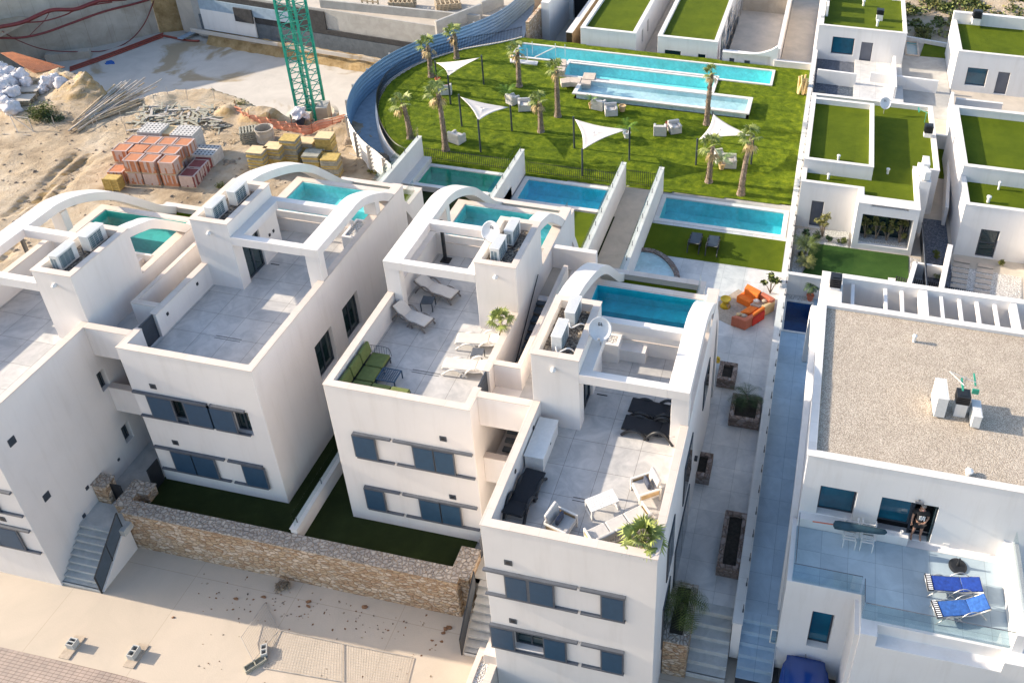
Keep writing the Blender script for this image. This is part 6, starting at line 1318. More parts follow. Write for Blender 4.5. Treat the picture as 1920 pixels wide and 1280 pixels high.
# dark red hoses along the retaining wall
def hose_px(label, pts, r_, z=None, mat='hose_red'):
    W0, W1 = P(60, 138, PIT), P(300, 62, PIT); dd = (W1 - W0).normalized(); nn = Vector((-dd.y, dd.x, 0)); out = []
    for (x, y) in pts:
        dr = RM @ Vector(((x - CX) / FP, -(y - CY) / FP, -1.0)); o_ = Vector((0, 0, CAM_H)); t = (W0 - nn * .12 - o_).dot(nn) / dr.dot(nn); out.append(o_ + dr * t)
    return pipe(label, out, r_, mat, 'site_hose', 'hose', 'dark red hoses on the retaining wall')
c0 = crop(0, 0, 4.571)
hose_px('thick bundle of dark red hoses running up the retaining wall to the right', [c0(*p) for p in ((-120, 250), (0, 232), (200, 190), (430, 92), (640, 82), (800, 25), (880, 5), (1080, -8))], .17)
hose_px('lower dark red hose waving across the middle of the retaining wall', [c0(*p) for p in ((-100, 330), (0, 328), (200, 322), (390, 280), (600, 205), (880, 105), (1140, 38), (1290, -5))], .1)
hose_px('thin dark hose branching between the two thick hoses', [c0(*p) for p in ((200, 195), (380, 182), (560, 130), (640, 92), (800, 45), (960, 20))], .06)
hose_px('thin hose sagging along the foot of the retaining wall', [c0(*p) for p in ((20, 270), (160, 350), (400, 430), (700, 445), (930, 430), (1110, 350), (1240, 200), (1325, -5))], .045)
hose_px('thin vertical cable crossing from upper to lower hose', [c0(*p) for p in ((430, 95), (380, 180), (300, 260), (240, 320))], .03)
def ground_pipe(label, pts, z, r_, mat, name='pipe', cat='pipe', grp=None):
    return pipe(label, [P(*p, z) + Vector((0, 0, r_)) for p in pts], r_, mat, name, cat, grp)
for k, o_ in enumerate((0, 3, 6)): ground_pipe('long red pipe along the left edge of the pit floor, ' + ('nearest the slab', 'middle of three', 'nearest the wall')[k], [c0(600, 616 - o_ * 5), c0(1000, 474 - o_ * 5), c0(1400, 322 - o_ * 5)], PIT, .07, 'pipe_red', 'pipe', 'pipe')
ground_pipe('short red pipe along the back corner of the pit', [c0(1405, 315), c0(1600, 355), c0(1710, 360)], PIT, .1, 'pipe_red')
a = P(*c0(1570, 370), PIT); b_ = P(*c0(1730, 290), PIT); slab_wall('steel_plate', 'blue grey perforated plate lying at the far corner of the pit', a, b_, PIT + .3, PIT + .42, .6, 'slab_blue', 'plate')
a, b_ = P(*c0(400, 540), PIT), P(*c0(780, 500), PIT); slab_wall('footing_block', 'long low concrete footing block at the left of the pit floor', a, b_, PIT, PIT + .7, .8, 'wall_concrete', 'block')
q = P(*c0(940, 540), PIT); tag(MB().blob(q, .35, 4, .5, 2, (1.3, .8, .5)).build('plastic_sheet', 'light_towel', None), 'small crumpled blue sheet beside the red pipes in the pit', 'sheet')
# ---- green tower crane
cr = thing('tower_crane', 'green lattice tower crane mast rising from a concrete base at the edge of the pit', 'crane', (-36.9, 54.3, -2.9))
q0, q1, q2 = P(597, 222, -2.0), P(560, 205, -2.0), P(603, 197, -2.0)
cc = (q1 + P(598, 222, -2.0)) / 2; hw = .72; cx_, cy_ = P(578, 215, -2.2).x, P(578, 215, -2.2).y + .5
legs = [(cx_ + sx * hw, cy_ + sy * hw) for sx, sy in ((-1, -1), (1, -1), (1, 1), (-1, 1))]
for (x, y) in legs: MB().box(x - .075, x + .075, y - .075, y + .075, -4.5, 16).build('leg', 'crane_green', cr)
for f in range(4):
    a, b_ = legs[f], legs[(f + 1) % 4]; m = MB(); n = 24
    for k in range(n):
        z = -4.4 + k * .85; p, q = Vector((*a, z)), Vector((*b_, z + .42)); p2 = Vector((*a, z + .85)); m.tube([p, q], .035, 4).tube([q, p2], .035, 4)
    m.build('lattice', 'crane_green', cr)
m = MB(); m.box(cx_ - .1, cx_ - .05, cy_, cy_ + .05, -4.4, 16).box(cx_ + .25, cx_ + .3, cy_, cy_ + .05, -4.4, 16)
for k in range(64): m.box(cx_ - .05, cx_ + .25, cy_ + .01, cy_ + .04, -4.3 + k * .31, -4.26 + k * .31)
m.build('ladder', 'crane_green', cr)
bs = thing('crane_base', 'round concrete collar with leaning slabs at the foot of the green crane', 'base', (cx_, cy_, -5)); 
MB().lathe([(1.9, 0), (1.9, 2.2), (1.6, 2.25), (1.6, 1.4), (.3, 1.35)], (cx_, cy_, -4.6), 28).build('collar', 'wall_concrete', bs)
MB().box(cx_ + .8, cx_ + 1.6, cy_ - .9, cy_ + .3, -4.2, -1.3, .3).build('slab', 'grey_concrete', bs)
MB().box(cx_ - .6, cx_ + .6, cy_ - 1.6, cy_ - .9, -4, -1.7, .1).build('slab', 'wall_concrete', bs)
q = Q(563, 228); b0 = MB().blob((q.x, q.y, GS + .55), .6, 9, .35, 3, (1, 1, .9)).build('rubble_sack', 'white_bag', None); tag(b0, 'torn white and black rubble sack beside the foot of the crane', 'sack')
q = Q(563, 232); tag(MB().blob((q.x + .05, q.y - .3, GS + .25), .5, 12, .3, 2, (1, 1, .7)).build('black_sack', 'black_fabric', None), 'black sack under the torn white sack beside the crane', 'sack')
# ---- orange safety netting
npx = [(445, 215), (460, 228), (478, 235), (505, 240), (530, 246), (555, 250), (578, 255), (600, 245), (625, 240), (650, 232)]
m = MB(); pts = [Q(*p) for p in npx]; pts = [Vector(v) for v in spline([tuple(p) for p in pts], 5)]
nt_ = thing('safety_netting', 'sagging orange safety netting strung in front of the crane base', 'netting', tuple(pts[0]))
for i in range(len(pts) - 1):
    for k in range(4):
        w0 = .09 * math.sin(i * 1.7 + k); w1 = .09 * math.sin((i + 1) * 1.7 + k)
        a, b_ = pts[i] + Vector((w0, w0, .1 + k * .2)), pts[i + 1] + Vector((w1, w1, .1 + k * .2)); m.quad(a, b_, b_ + Vector((0, .02, .07)), a + Vector((0, .02, .07)))
    for k in range(4): a = pts[i].lerp(pts[i + 1], k / 4); m.quad(a + Vector((0, 0, .1)), a + Vector((.05, 0, .1)), a + Vector((.04, .05, .7)), a + Vector((.02, .05, .7)))
m.build('net', 'net_orange', nt_)
for i in range(0, len(pts), 8): p = pts[i]; MB().tube([p, p + Vector((.05, 0, 1.2))], .02, 5).build('stake', 'rust', nt_)
# ---- brick pallets: rows of wrapped clay brick packs
RB = R_(8); ux = Vector((math.cos(RB), math.sin(RB), 0)); uy = Vector((-math.sin(RB), math.cos(RB), 0)); o_ = Q(336.8, 351.9); o_.z = GS; bw2, bd2, bh2 = 1.0, 1.0, .86
def brick_pack(label, i, j, t, wrapped=True, clay='brick_clay', dx=0.0, top=True):
    c = o_ + ux * (i * 1.06 + dx - .5) + uy * (j * 1.06 + .5); z = GS + t * (bh2 + .04)
    r = thing('brick_pack', label, 'brick pallet', (c.x, c.y, z), 'wrapped packs of clay bricks', RB + R_(random.uniform(-2, 2)))
    pl = MB().box(-.5, .5, -.5, .5, 0, .06).build('pallet', 'pallet_wood', r, local=True)
    b = MB()
    for k in range(4):
        for q in range(3):
            for s_ in range(3): b.box(-.47 + k * .236, -.47 + k * .236 + .228, -.47 + q * .315, -.47 + q * .315 + .305, .06 + s_ * .265, .06 + s_ * .265 + .258)
    b.build('bricks', clay, r, local=True)
    if wrapped:
        rnd = random.Random(i * 7 + j * 3 + t); w_ = MB(); e = .485
        # torn film: strips on the sides and a frame over the top edge
        for k in range(10):
            a0 = -e + k * 2 * e / 10; a1 = a0 + 2 * e / 10; lo = .06 + (rnd.random() ** 3) * .6; 
            if rnd.random() < .66: w_.quad((a0, -e - .006, lo), (a1, -e - .006, lo + rnd.uniform(-.03, .05)), (a1, -e - .006, .87), (a0, -e - .006, .87))
            if rnd.random() < .66: w_.quad((e + .006, a0, lo), (e + .006, a1, lo + rnd.uniform(-.03, .05)), (e + .006, a1, .87), (e + .006, a0, .87))
        for (x0, x1, y0, y1) in ((-e, e, -e, -e + .07), (-e, e, e - .07, e), (-e, -e + .06, -e + .07, e - .07), (e - .1, e, -e + .07, e - .07)): w_.box(x0, x1, y0, y1, .855, .868)
        w_.build('film', 'wrap_film', r, local=True)
    return r
names = {(0, 0): 'front right', (-1, 0): 'front second from right', (-2, 0): 'front third from right'}
rowsn = ['front row', 'middle row', 'back row']
for j, (ii, dx) in enumerate((((0, -1, -2), 0), ((0, -1, -2, -3), -.35), ((0, -1, -2, -3), -.1))):
    for i in ii:
        for t in (0, 1): brick_pack('wrapped clay brick pack, %s, %s from the right, %s tier' % (rowsn[j], ('first', 'second', 'third', 'fourth')[-i], ('lower', 'upper')[t]), i, j, t, (j + t) % 2 == 1 or j == 0 or i != -2, dx=dx + (.0 if j else (-.0 if i == 0 else -.12)))
brick_pack('single low brick pack at the left front of the stack, behind the yellow crate', -3, 0, 0, True, dx=-.3)
for k, (i, j) in enumerate(((1, 0), (1, 1), (1, 2))): brick_pack('dark red lower brick pack on the right side of the stack, %s' % ('nearest', 'middle', 'farthest')[k], i, j, 0, k != 2, 'dark_clay', .05)
c = o_ + ux * (-3.85) + uy * (-.45); r = thing('yellow_crate', 'yellow slatted crate standing in front of the brick packs', 'crate', (c.x, c.y, GS), None, RB)
m = MB()
for k in range(7): m.box(-.48, .48, -.3, -.27, .08 + k * .11, .15 + k * .11); m.box(.45, .48, -.265, .3, .08 + k * .11, .15 + k * .11)
for x in (-.48, -.03, .42): m.box(x, x + .07, -.33, -.301, .0, .86)
m.build('slats', 'form_yellow', r, local=True); MB().box(-.44, .44, -.26, .3, .0, .82).build('core', 'form_yellow', r, local=True)
def block_pack(label, px, py, ztop, rz, w_=1.15, d_=1.0, h=.9, z0=None, holes=True, mat='block_grey'):
    q = P(px, py, ztop); z0 = GS if z0 is None else z0
    r = thing('block_pallet', label, 'concrete blocks', (q.x, q.y, z0), 'pallets of hollow concrete blocks', rz); m = MB(); nx2, nz2 = 3, 4; hh = ztop - z0
    for k in range(nx2):
        for s_ in range(max(1, int(round(hh / .22)))): n = max(1, int(round(hh / .22))); m.box(-w_ / 2 + k * w_ / nx2, -w_ / 2 + (k + 1) * w_ / nx2 - .012, -d_ / 2, d_ / 2, .02 + s_ * hh / n, .02 + (s_ + 1) * hh / n - .012)
    m.build('blocks', mat, r, local=True)
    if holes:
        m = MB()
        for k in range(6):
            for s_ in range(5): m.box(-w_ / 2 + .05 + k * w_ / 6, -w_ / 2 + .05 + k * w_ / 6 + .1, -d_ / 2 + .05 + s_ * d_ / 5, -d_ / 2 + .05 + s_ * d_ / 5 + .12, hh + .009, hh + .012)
        m.build('cores', 'hole_shade', r, local=True)  # flat dark plates: the shade of the hollow cores is put into their colour
    return r
cB = crop(200, 230, 7.385)
for a in ((640, 70, .75, 'hollow grey block pallet at the back left of the brick stack'), (1090, 110, .75, 'hollow grey block pallet with blue shadowed holes behind the brick stack'), (1370, 380, 0.0, 'low pallet of hollow blocks at the right end of the brick stack')): block_pack(a[3], *cB(a[0], a[1]), a[2], RB, 1.5, 1.3)
block_pack('pallet of ochre topped panels between the two block pallets', *cB(880, 100), .55, RB, 1.4, 1.1, holes=False, mat='plywood')
def form_stack(label, px, py, zt, rz, w_=.95, d_=.85, z0=GS, seed=0, topm='plywood'):
    """stack of formwork panels, top centre at pixel"""
    q = P(px, py, zt); r = thing('panel_stack', label, 'formwork panels', (q.x, q.y, z0), 'stacks of yellow formwork panels', rz); rnd = random.Random(seed); n = int((zt - z0) / .085); gs = [MB(), MB()]
    for k in range(n):
        z = k * (zt - z0) / n; a, b_ = rnd.uniform(-.03, .03), rnd.uniform(-.03, .03); gs[0 if rnd.random() < .5 else 1].box(-w_ / 2 + a, w_ / 2 + a, -d_ / 2 + b_, d_ / 2 + b_, z, z + (zt - z0) / n - .02)
    gs[0].build('panels', 'form_yellow', r, local=True); gs[1].build('panels', 'form_grey', r, local=True)
    MB().box(-w_ / 2, w_ / 2, -d_ / 2, d_ / 2, zt - z0 - .018, zt - z0 + .012).build('top_panel', topm, r, local=True); return r
cY = crop(440, 200, 6.4)
for k, (x, y, zt, lab, tm) in enumerate(((262, 515, .8, 'yellow formwork panel stack at the left end of the front row', 'plywood'), (465, 465, .8, 'formwork panel stack with a two part pale top, second in the front row', 'plywood'), (655, 370, 1.1, 'tallest formwork panel stack with a pale patch on top', 'form_yellow'), (860, 405, .5, 'low formwork stack with a slanted yellow top sheet', 'plywood'), (1075, 340, 1.0, 'tall formwork panel stack at the back right', 'plywood'), (925, 555, .4, 'formwork stack with a grey topped sheet in the front row', 'form_grey'), (1145, 600, .3, 'lowest formwork stack with orange and grey top at the right end', 'form_yellow'), (1000, 480, .2, 'half hidden formwork stack between the back and front rows', 'form_grey'))):
    form_stack(lab, *cY(x, y), zt, R_(4 + (k * 37) % 9), 1.05, .9, GS, k, tm)
for (x, y, n, lab) in ((155, 280, 6, 'stack of grey pallets beside the ribbed barrel'),): q = P(*cY(x, y), -.2); pallet_stack(lab, q, GS, R_(35), n, 1.1, 1.0, 'form_grey')
q = P(*cB(1880, 90), -.4)
q = P(430, 214, GS); pallet_stack('single slatted pallet lying flat among the scrap boards', q, GS + .05, R_(25), 2, 1.5, 1.2, 'pallet_wood')
q = Q(*cY(330, 450)); bk = MB().lathe([(.55, 0), (.6, .05), (.56, .3), (.6, .5), (.57, .75), (.63, 1.0), (.56, 1.0), (.53, .1)], (0, 0, 0), 24).build('barrel', 'wall_concrete', None); bk.location = (q.x, q.y + .5, GS); tag(bk, 'round ribbed basket barrel between the grey pallets and the yellow stacks', 'barrel')
# ---- big bags, pallets with covers
rnd = random.Random(42)
def big_bag(label, px, py, z, s_, seed):
    q = P(px, py, z); r = thing('big_bag', label, 'bag', (q.x, q.y, z), 'white woven builder bags'); MB().blob((q.x, q.y, z + s_ * .45), s_ * .55, seed, .38, 3, (1, .95, .9)).build('bag', 'white_bag', r, smooth=True)
    m = MB()
    for a in range(4): t = a * 1.57 + .6; m.tube([(q.x + math.cos(t) * s_ * .3, q.y + math.sin(t) * s_ * .3, z + s_ * .85), (q.x + math.cos(t + .5) * s_ * .22, q.y + math.sin(t + .5) * s_ * .22, z + s_ * 1.05), (q.x + math.cos(t + 1) * s_ * .3, q.y + math.sin(t + 1) * s_ * .3, z + s_ * .85)], .02, 4)
    m.build('loops', 'white_plastic', r); return r
bags = [(30, 600, 1.0), (100, 640, 1.0), (190, 670, 1.1), (30, 680, 1.1), (100, 720, 1.1), (240, 710, .8), (40, 760, 1.1), (120, 800, 1.0), (0, 820, 1.0), (60, 900, 1.0), (120, 940, 1.0), (420, 700, .9), (480, 680, .8), (545, 720, .9), (380, 760, .7), (20, 860, .9)]
posn = ('at the back left of the heap', 'second at the back of the heap', 'right of the back of the heap', 'left middle of the heap', 'centre of the heap', 'small one at the right of the heap', 'lower left of the heap', 'lower centre beside the covered pallet', 'at the left picture edge in the heap', 'in front, leaning on the heap', 'nearest the camera at the foot of the heap', 'leftmost of the separate trio on the mound', 'middle of the separate trio on the mound', 'rightmost of the separate trio on the mound', 'fallen small one by the pallets', 'tucked low at the left picture edge')
for k, (x, y, s_) in enumerate(bags): big_bag('white woven builder bag, ' + posn[k], *c0(x, y + 40), GS + (.25 if k < 8 else 0) + (.3 if 10 < k < 14 else 0), s_, k + 3)
for k, (x, y, lab) in enumerate(((270, 790, 'pale covered pallet behind the other beside the white bags'), (210, 870, 'pale covered pallet nearest the green bush'))):
    q = Q(*c0(x, y + 20)); r = pallet_stack(lab, q, GS, R_(20), 3, 1.4, 1.1); MB().box(-.7, .7, -.55, .55, .45, .5).build('cover', 'dusty_floor', r, local=True)
q = Q(*c0(340, 1010)); leafy('bush', 'wild yellow green bush on the sand left of the scrap timber', (q.x, q.y, GS), 1.1, 1.0, 1500, 'bush_leaf', 200, leaf=.07)
q = Q(*c0(470, 1030)); leafy('bush', 'darker low bush right beside the yellow green one', (q.x, q.y, GS), .9, .5, 800, 'dark_leaf', 201, leaf=.07)
for k, (x, y, s_) in enumerate(((447, 200, .6), (735, 318, .5), (720, 326, .6), (690, 300, .4), (700, 325, .4), (500, 258, .4), (418, 352, .4))):
    q = Q(x, y); leafy('weed', 'scrubby weed clump on the sand, ' + ('behind the orange netting', 'right of the yellow stacks', 'lowest by the white garden wall', 'at the foot of the sunlit fence', 'between the fence and the stacks', 'beside the barrel', 'below the brick packs')[k], (q.x, q.y, GS), s_, s_ * .6, 300, 'olive_leaf', 210 + k, leaf=.06, stem=False)
# ---- scrap: pipes, boards, rebar grid, sticks and rails
rnd = random.Random(9); k = 0
mdl = [MB(), MB()]
for i in range(46):
    a = rnd.uniform(0, 1); x0, y0 = 560 + rnd.uniform(-40, 60) + a * 200, 1120 - a * 150 + rnd.uniform(-35, 35); x1, y1 = x0 + rnd.uniform(350, 620), y0 - rnd.uniform(150, 330)
    p, q = Q(*c0(x0 + 60, y0 + 10)), Q(*c0(x1, y1)); z = rnd.uniform(.05, .5); p.z = GS + z * .5; q.z = GS + z
    mdl[i % 2].tube([p, q], rnd.uniform(.03, .07), 5)
tag(mdl[0].build('pipe_heap', 'scrap_steel', None), 'heap of long grey scaffold tubes lying along the pit edge', 'tubes', kind='stuff')
tag(mdl[1].build('timber_heap', 'pallet_wood', None), 'long pale battens mixed into the scaffold tube heap', 'timber', kind='stuff')
m = MB(); m2 = MB()
for i in range(150):
    x, y = rnd.uniform(1150, 1900), rnd.uniform(930, 1130); p = Q(*c0(x, y)); L_ = rnd.uniform(.3, 1.4); a = rnd.choice((.3, .5, 1.9, 2.2, 2.8)) + rnd.uniform(-.3, .3); z = GS + rnd.uniform(.03, .35)
    (m if i % 3 else m2).box(p.x - L_ / 2, p.x + L_ / 2, p.y - rnd.uniform(.03, .15), p.y + .05, z, z + .04, a)
tag(m.build('scrap_boards', 'form_grey', None), 'litter of grey scrap boards behind the block pallets', 'scrap', kind='stuff'); tag(m2.build('scrap_boards', 'scrap_steel', None), 'litter of bluish scrap metal strips behind the block pallets', 'scrap', kind='stuff')
m = MB()
for i in range(70):
    x, y = rnd.uniform(380, 700), rnd.uniform(236, 330); p = Q(x, y); L_ = rnd.uniform(.15, .8); z = GS + rnd.uniform(.02, .15); m.box(p.x - L_ / 2, p.x + L_ / 2, p.y - .05, p.y + .03, z, z + .03, rnd.uniform(0, 3.1))
tag(m.build('scrap_timber', 'pallet_wood', None), 'small scraps of timber scattered round the panel stacks', 'scrap', kind='stuff')
m = MB()
for i in range(620):
    x, y = rnd.uniform(0, 760), rnd.uniform(150, 480); p = Q(x, y)
    if inpoly(p.x, p.y, pit_poly) or p.x > -25.8: continue
    m.blob((p.x, p.y, gh(p.x, p.y)), rnd.uniform(.03, .12) * (1.8 if rnd.random() < .06 else 1), i, .4, 1, (1, 1, .7))
tag(m.build('stones', 'rock', None), 'loose stones scattered across the sandy ground', 'stones', kind='stuff')
for k, (x, y, s_) in enumerate(((722, 302, .5), (738, 322, .4), (660, 268, .45), (640, 232, .5), (480, 222, .6), (430, 310, .35))):
    q = Q(x, y); tag(MB().blob((q.x, q.y, GS + .1), s_, 70 + k, .4, 3, (1.3, 1, .6)).build('boulder', 'rock' if k != 4 else 'sand', None), 'rough boulder on the sand, ' + ('just right of the panel stacks', 'nearest the white garden wall', 'left of the corrugated fence foot', 'by the crane side of the fence', 'earthy one behind the orange netting', 'half buried below the brick stack')[k], 'boulder')
m = MB(); a, b_, c_, d_ = (P(*c0(*p), -1.6) for p in ((40, 545), (140, 535), (590, 670), (330, 720)))
for i in range(26):
    t = i / 25; p, q = a.lerp(d_, t), b_.lerp(c_, t); m.tube([p, q], .02, 4); p, q = a.lerp(b_, t), d_.lerp(c_, t); m.tube([p, q], .02, 4)
for v in range(len(m.v)): m.v[v] = (m.v[v][0], m.v[v][1], m.v[v][2] + .9)
tag(m.build('rebar_mat', 'rust', None), 'rusty reinforcement grid lying behind the white builder bags', 'rebar mat')
r = thing('site_barrier', 'thin broken tube barrier leaning by the green bush at the left edge', 'barrier', Q(*c0(80, 1130)))
for (a, b_, h0, h1) in (((80, 980), (290, 1130), 1.0, .1), ((130, 1000), (240, 1010), .9, .9), ((80, 985), (160, 1150), 1.0, 0), ((240, 1015), (290, 1130), .9, 0), ((20, 1150), (260, 1160), .05, .05)):
    p, q = Q(*c0(*a)), Q(*c0(*b_)); p = P(*c0(*a), GS + h0); q = P(*c0(*b_), GS + h1); MB().tube([p, q], .03, 5).build('tube', 'scrap_steel', r)
for k in range(12):
    x, y = ((480, 1100), (820, 1130), (835, 1060), (1050, 1060), (1250, 920), (1330, 900), (1440, 830), (1220, 1060), (1160, 1190), (1610, 860), (1840, 850), (1090, 1150))[k]; p = Q(*c0(x, y))
    tag(MB().tube([p, p + Vector((rnd.uniform(-.1, .1), .05, rnd.uniform(.8, 1.3)))], .02, 5).build('rebar_stake', 'scrap_steel', None), 'thin upright rebar stake along the scrap heap, ' + ('leftmost', 'second from left', 'third from left', 'by the tube ends', 'middle of the tubes', 'right of the middle of the tubes', 'highest by the pit rim', 'near the block pallets', 'before the block pallets', 'right of the rim', 'farthest right', 'lowest of all')[k], 'stake', 'rebar stakes along the scrap heap')
for k, (x, y) in enumerate(((230, 285), (285, 270))):
    q = Q(x - 20 + 5, y - 5); 
p0, p1 = Q(668, 285), Q(735, 325); tag(MB().tube([Q(645, 205 + 60) + Vector((1.2, -1.5, .1)), Q(690, 305), Q(722, 322)], .05, 6).build('drain_pipe', 'scrap_steel', None), 'long grey pipe lying beside the sunlit corrugated fence', 'pipe')
# scrub hillside at the top right
m = MB(); nx3, ny3 = 40, 24
for i in range(nx3 + 1):
    for j in range(ny3 + 1): x, y = 6.7 + i * 1.2, 74.4 + j * 1.6; m.v.append((x, y, -.5 + max(0, y - 75) * .1 + .5 * mnoise.noise(Vector((x * .2, y * .2, 0))) + .15 * mnoise.noise(Vector((x, y, 0)))))
for i in range(nx3):
    for j in range(ny3):
        a = i * (ny3 + 1) + j; m.f.append((a, a + ny3 + 1, a + ny3 + 2, a + 1))
struct('hillside', m, 'sand', smooth=True)
rnd = random.Random(77); m = MB(); m2 = MB()
for k in range(520):
    x, y = rnd.uniform(7.0, 30), rnd.uniform(75.2, 100); z = -.55 + max(0, y - 75) * .1; s_ = rnd.uniform(.35, 1.1); c = Vector((x, y, z)); mm = m if rnd.random() < .6 else m2
    for q in range(60):
        v = Vector((rnd.gauss(0, 1), rnd.gauss(0, 1), abs(rnd.gauss(0, .7)))).normalized() * s_ * rnd.uniform(.4, 1); v.z *= .6; p = c + v; a = Vector((rnd.gauss(0, 1), rnd.gauss(0, 1), rnd.gauss(0, .6))).normalized() * .15; b_ = a.cross(Vector((rnd.gauss(0, 1), rnd.gauss(0, 1), 1))).normalized() * .1; mm.quad(p - a, p + b_, p + a, p - b_)
tag(m.build('scrubland', 'bush_leaf', None), 'dense low green scrub covering the far hillside', 'scrub', kind='stuff'); tag(m2.build('scrubland', 'olive_leaf', None), 'yellowish dry scrub covering the far hillside', 'scrub', kind='stuff')
q = P(*cT(1095, 220), .0); leafy('bush', 'bright yellow round bush at the foot of the hillside', (q.x, 76.3, -.5), .8, .9, 900, 'olive_leaf', 301, leaf=.09)
rnd = random.Random(6); m = MB()
for k in range(60):
    x, y = rnd.uniform(-7, 1.5), rnd.uniform(85, 92); c = Vector((x, y, -1.6))
    for q in range(40): v = Vector((rnd.gauss(0, 1), rnd.gauss(0, 1), abs(rnd.gauss(0, .8)))).normalized() * .7; p = c + v; a = Vector((rnd.gauss(0, 1), rnd.gauss(0, 1), 0)).normalized() * .12; m.quad(p - a, p + Vector((.05, 0, .1)), p + a, p - Vector((.05, 0, .1)))
tag(m.build('scrubland', 'dry_leaf', None), 'dry brown brush behind the dusty court', 'scrub', kind='stuff')
# ================================================================= terrace and patio furniture
TF = FLOOR + .013
def arc_pts(a, b_, h, n=8, ax='z'):
    return [(a[0] + (b_[0] - a[0]) * t, a[1] + (b_[1] - a[1]) * t, a[2] + (b_[2] - a[2]) * t + h * math.sin(math.pi * t)) for t in [k / n for k in range(n + 1)]]
def sun_lounger(label, c, z, rz, frame='taupe', bed='cream_cushion', up=35, L=1.9, wd=.62, group='sun loungers on the roof terraces', armed=True, thick=.07, lr=.036):
    """head end towards local +x"""
    r = thing('sun_lounger', label, 'sun lounger', (c[0], c[1], z), group, rz); u = R_(up); hb = .62; hx = L / 2 - hb; sh = .3
    m = MB()
    for s in (-1, 1):
        y = s * wd / 2
        m.tube([(-L / 2, y, sh), (hx, y, sh), (hx + hb * math.cos(u), y, sh + hb * math.sin(u))], .028, 6)
    m.tube([(-L / 2, -wd / 2, sh), (-L / 2, wd / 2, sh)], .028, 6).tube([(hx + hb * math.cos(u), -wd / 2, sh + hb * math.sin(u)), (hx + hb * math.cos(u), wd / 2, sh + hb * math.sin(u))], .028, 6)
    m.build('frame', frame, r, smooth=True, local=True)
    for s in (-1, 1):
        y = s * (wd / 2 + .02)
        MB().tube(arc_pts((-L / 2 + .0, y, .03), (.0, y, .03), .33, 9), lr, 7).build('leg', frame, r, smooth=True, local=True)
        MB().tube(arc_pts((hx - .5, y, .03), (L / 2 - .1, y, .03), .5 if armed else .28, 9), lr, 7).build('leg', frame, r, smooth=True, local=True)
    m = MB(); t = thick; y = wd / 2 - .02
    for k in range(1):
        m.box(-L / 2 + .02, hx - .01, -y, y, sh + .01, sh + .01 + t)
    m.build('cushion', bed, r, bevel=.03, local=True)
    m = MB(); a, b_ = Vector((hx, 0, sh + .02)), Vector((hx + hb * math.cos(u), 0, sh + .02 + hb * math.sin(u))); n = Vector((-math.sin(u), 0, math.cos(u))) * t
    p = [(a.x, -y, a.z), (b_.x, -y, b_.z), (b_.x, y, b_.z), (a.x, y, a.z)]; q = [(v[0] + n.x, v[1], v[2] + n.z) for v in p]
    m.v = p + q; m.f = [(3, 2, 1, 0), (4, 5, 6, 7), (0, 1, 5, 4), (1, 2, 6, 5), (2, 3, 7, 6), (3, 0, 4, 7)]; m.build('back_cushion', bed, r, bevel=.03, local=True)
    return r
def side_table(label, c, z, rz, mat, w_=.45, h=.42, name='side_table', grid=False, d_=None, group=None):
    d_ = d_ or w_; r = thing(name, label, 'table', (c[0], c[1], z), group, rz); m = MB()
    if grid:
        n = 9; m.ops([('+', (-w_ / 2, w_ / 2, -d_ / 2, d_ / 2, h - .03, h)), ('-', (-w_ / 2 + .04, w_ / 2 - .04, -d_ / 2 + .04, d_ / 2 - .04, h - .1, h + .1))])
        for k in range(n):
            x = -w_ / 2 + .05 + k * (w_ - .1) / (n - 1); m.box(x - .014, x + .014, -d_ / 2 + .04, d_ / 2 - .04, h - .02, h - .008)
        for k in range(n): y = -d_ / 2 + .05 + k * (d_ - .1) / (n - 1); m.box(-w_ / 2 + .04, w_ / 2 - .04, y - .01, y + .01, h - .007, h - .001)
    else: m.box(-w_ / 2, w_ / 2, -d_ / 2, d_ / 2, h - .03, h)
    m.build('table_top', mat, r, bevel=.006, local=True)
    for sx in (-1, 1):
        for sy in (-1, 1): MB().box(sx * (w_ / 2 - .035), sx * w_ / 2, sy * (d_ / 2 - .035), sy * d_ / 2, 0, h - .031).build('leg', mat, r, local=True)
    return r
cC = crop(640, 400, 2.977)
def mid(a, b_, z): p, q = P(*a, z), P(*b_, z); return (p + q) / 2, math.atan2(p.y - q.y, p.x - q.x)
def lounger_px(label, head, foot, z, **k): c, a = mid(head, foot, z + .4); return sun_lounger(label, c, z, a, **k)
lounger_px('cream sun lounger farthest under the pergola of the sofa terrace, head raised', cC(420, 375), cC(640, 450), TF, up=30)
lounger_px('cream sun lounger beside the left pergola post of the sofa terrace, head raised high', cC(290, 525), cC(495, 605), TF, up=48, L=1.75)
lounger_px('flat cream sun lounger in the sun, farther from the street, on the sofa terrace', cC(880, 700), cC(680, 690), TF, up=12, frame='cream_metal')
lounger_px('flat cream sun lounger in the sun, nearest the small gate of the sofa terrace', cC(810, 850), cC(610, 830), TF, up=12, frame='cream_metal')
q = P(*cC(482, 485), TF + .4); side_table('small black table between the two cream loungers by the pergola', (q.x, q.y), TF, R_(8), 'dark_metal', .5)
q = P(*cC(760, 775), TF + .4); side_table('small grey table between the two flat cream loungers', (q.x, q.y), TF, R_(8), 'rail_metal', .45)
q = P(*cC(265, 900), TF + .38); side_table('low blue perforated table in front of the green corner sofa', (q.x, q.y), TF, 0, 'shutter_blue', .75, .38, 'coffee_table', True, .65)
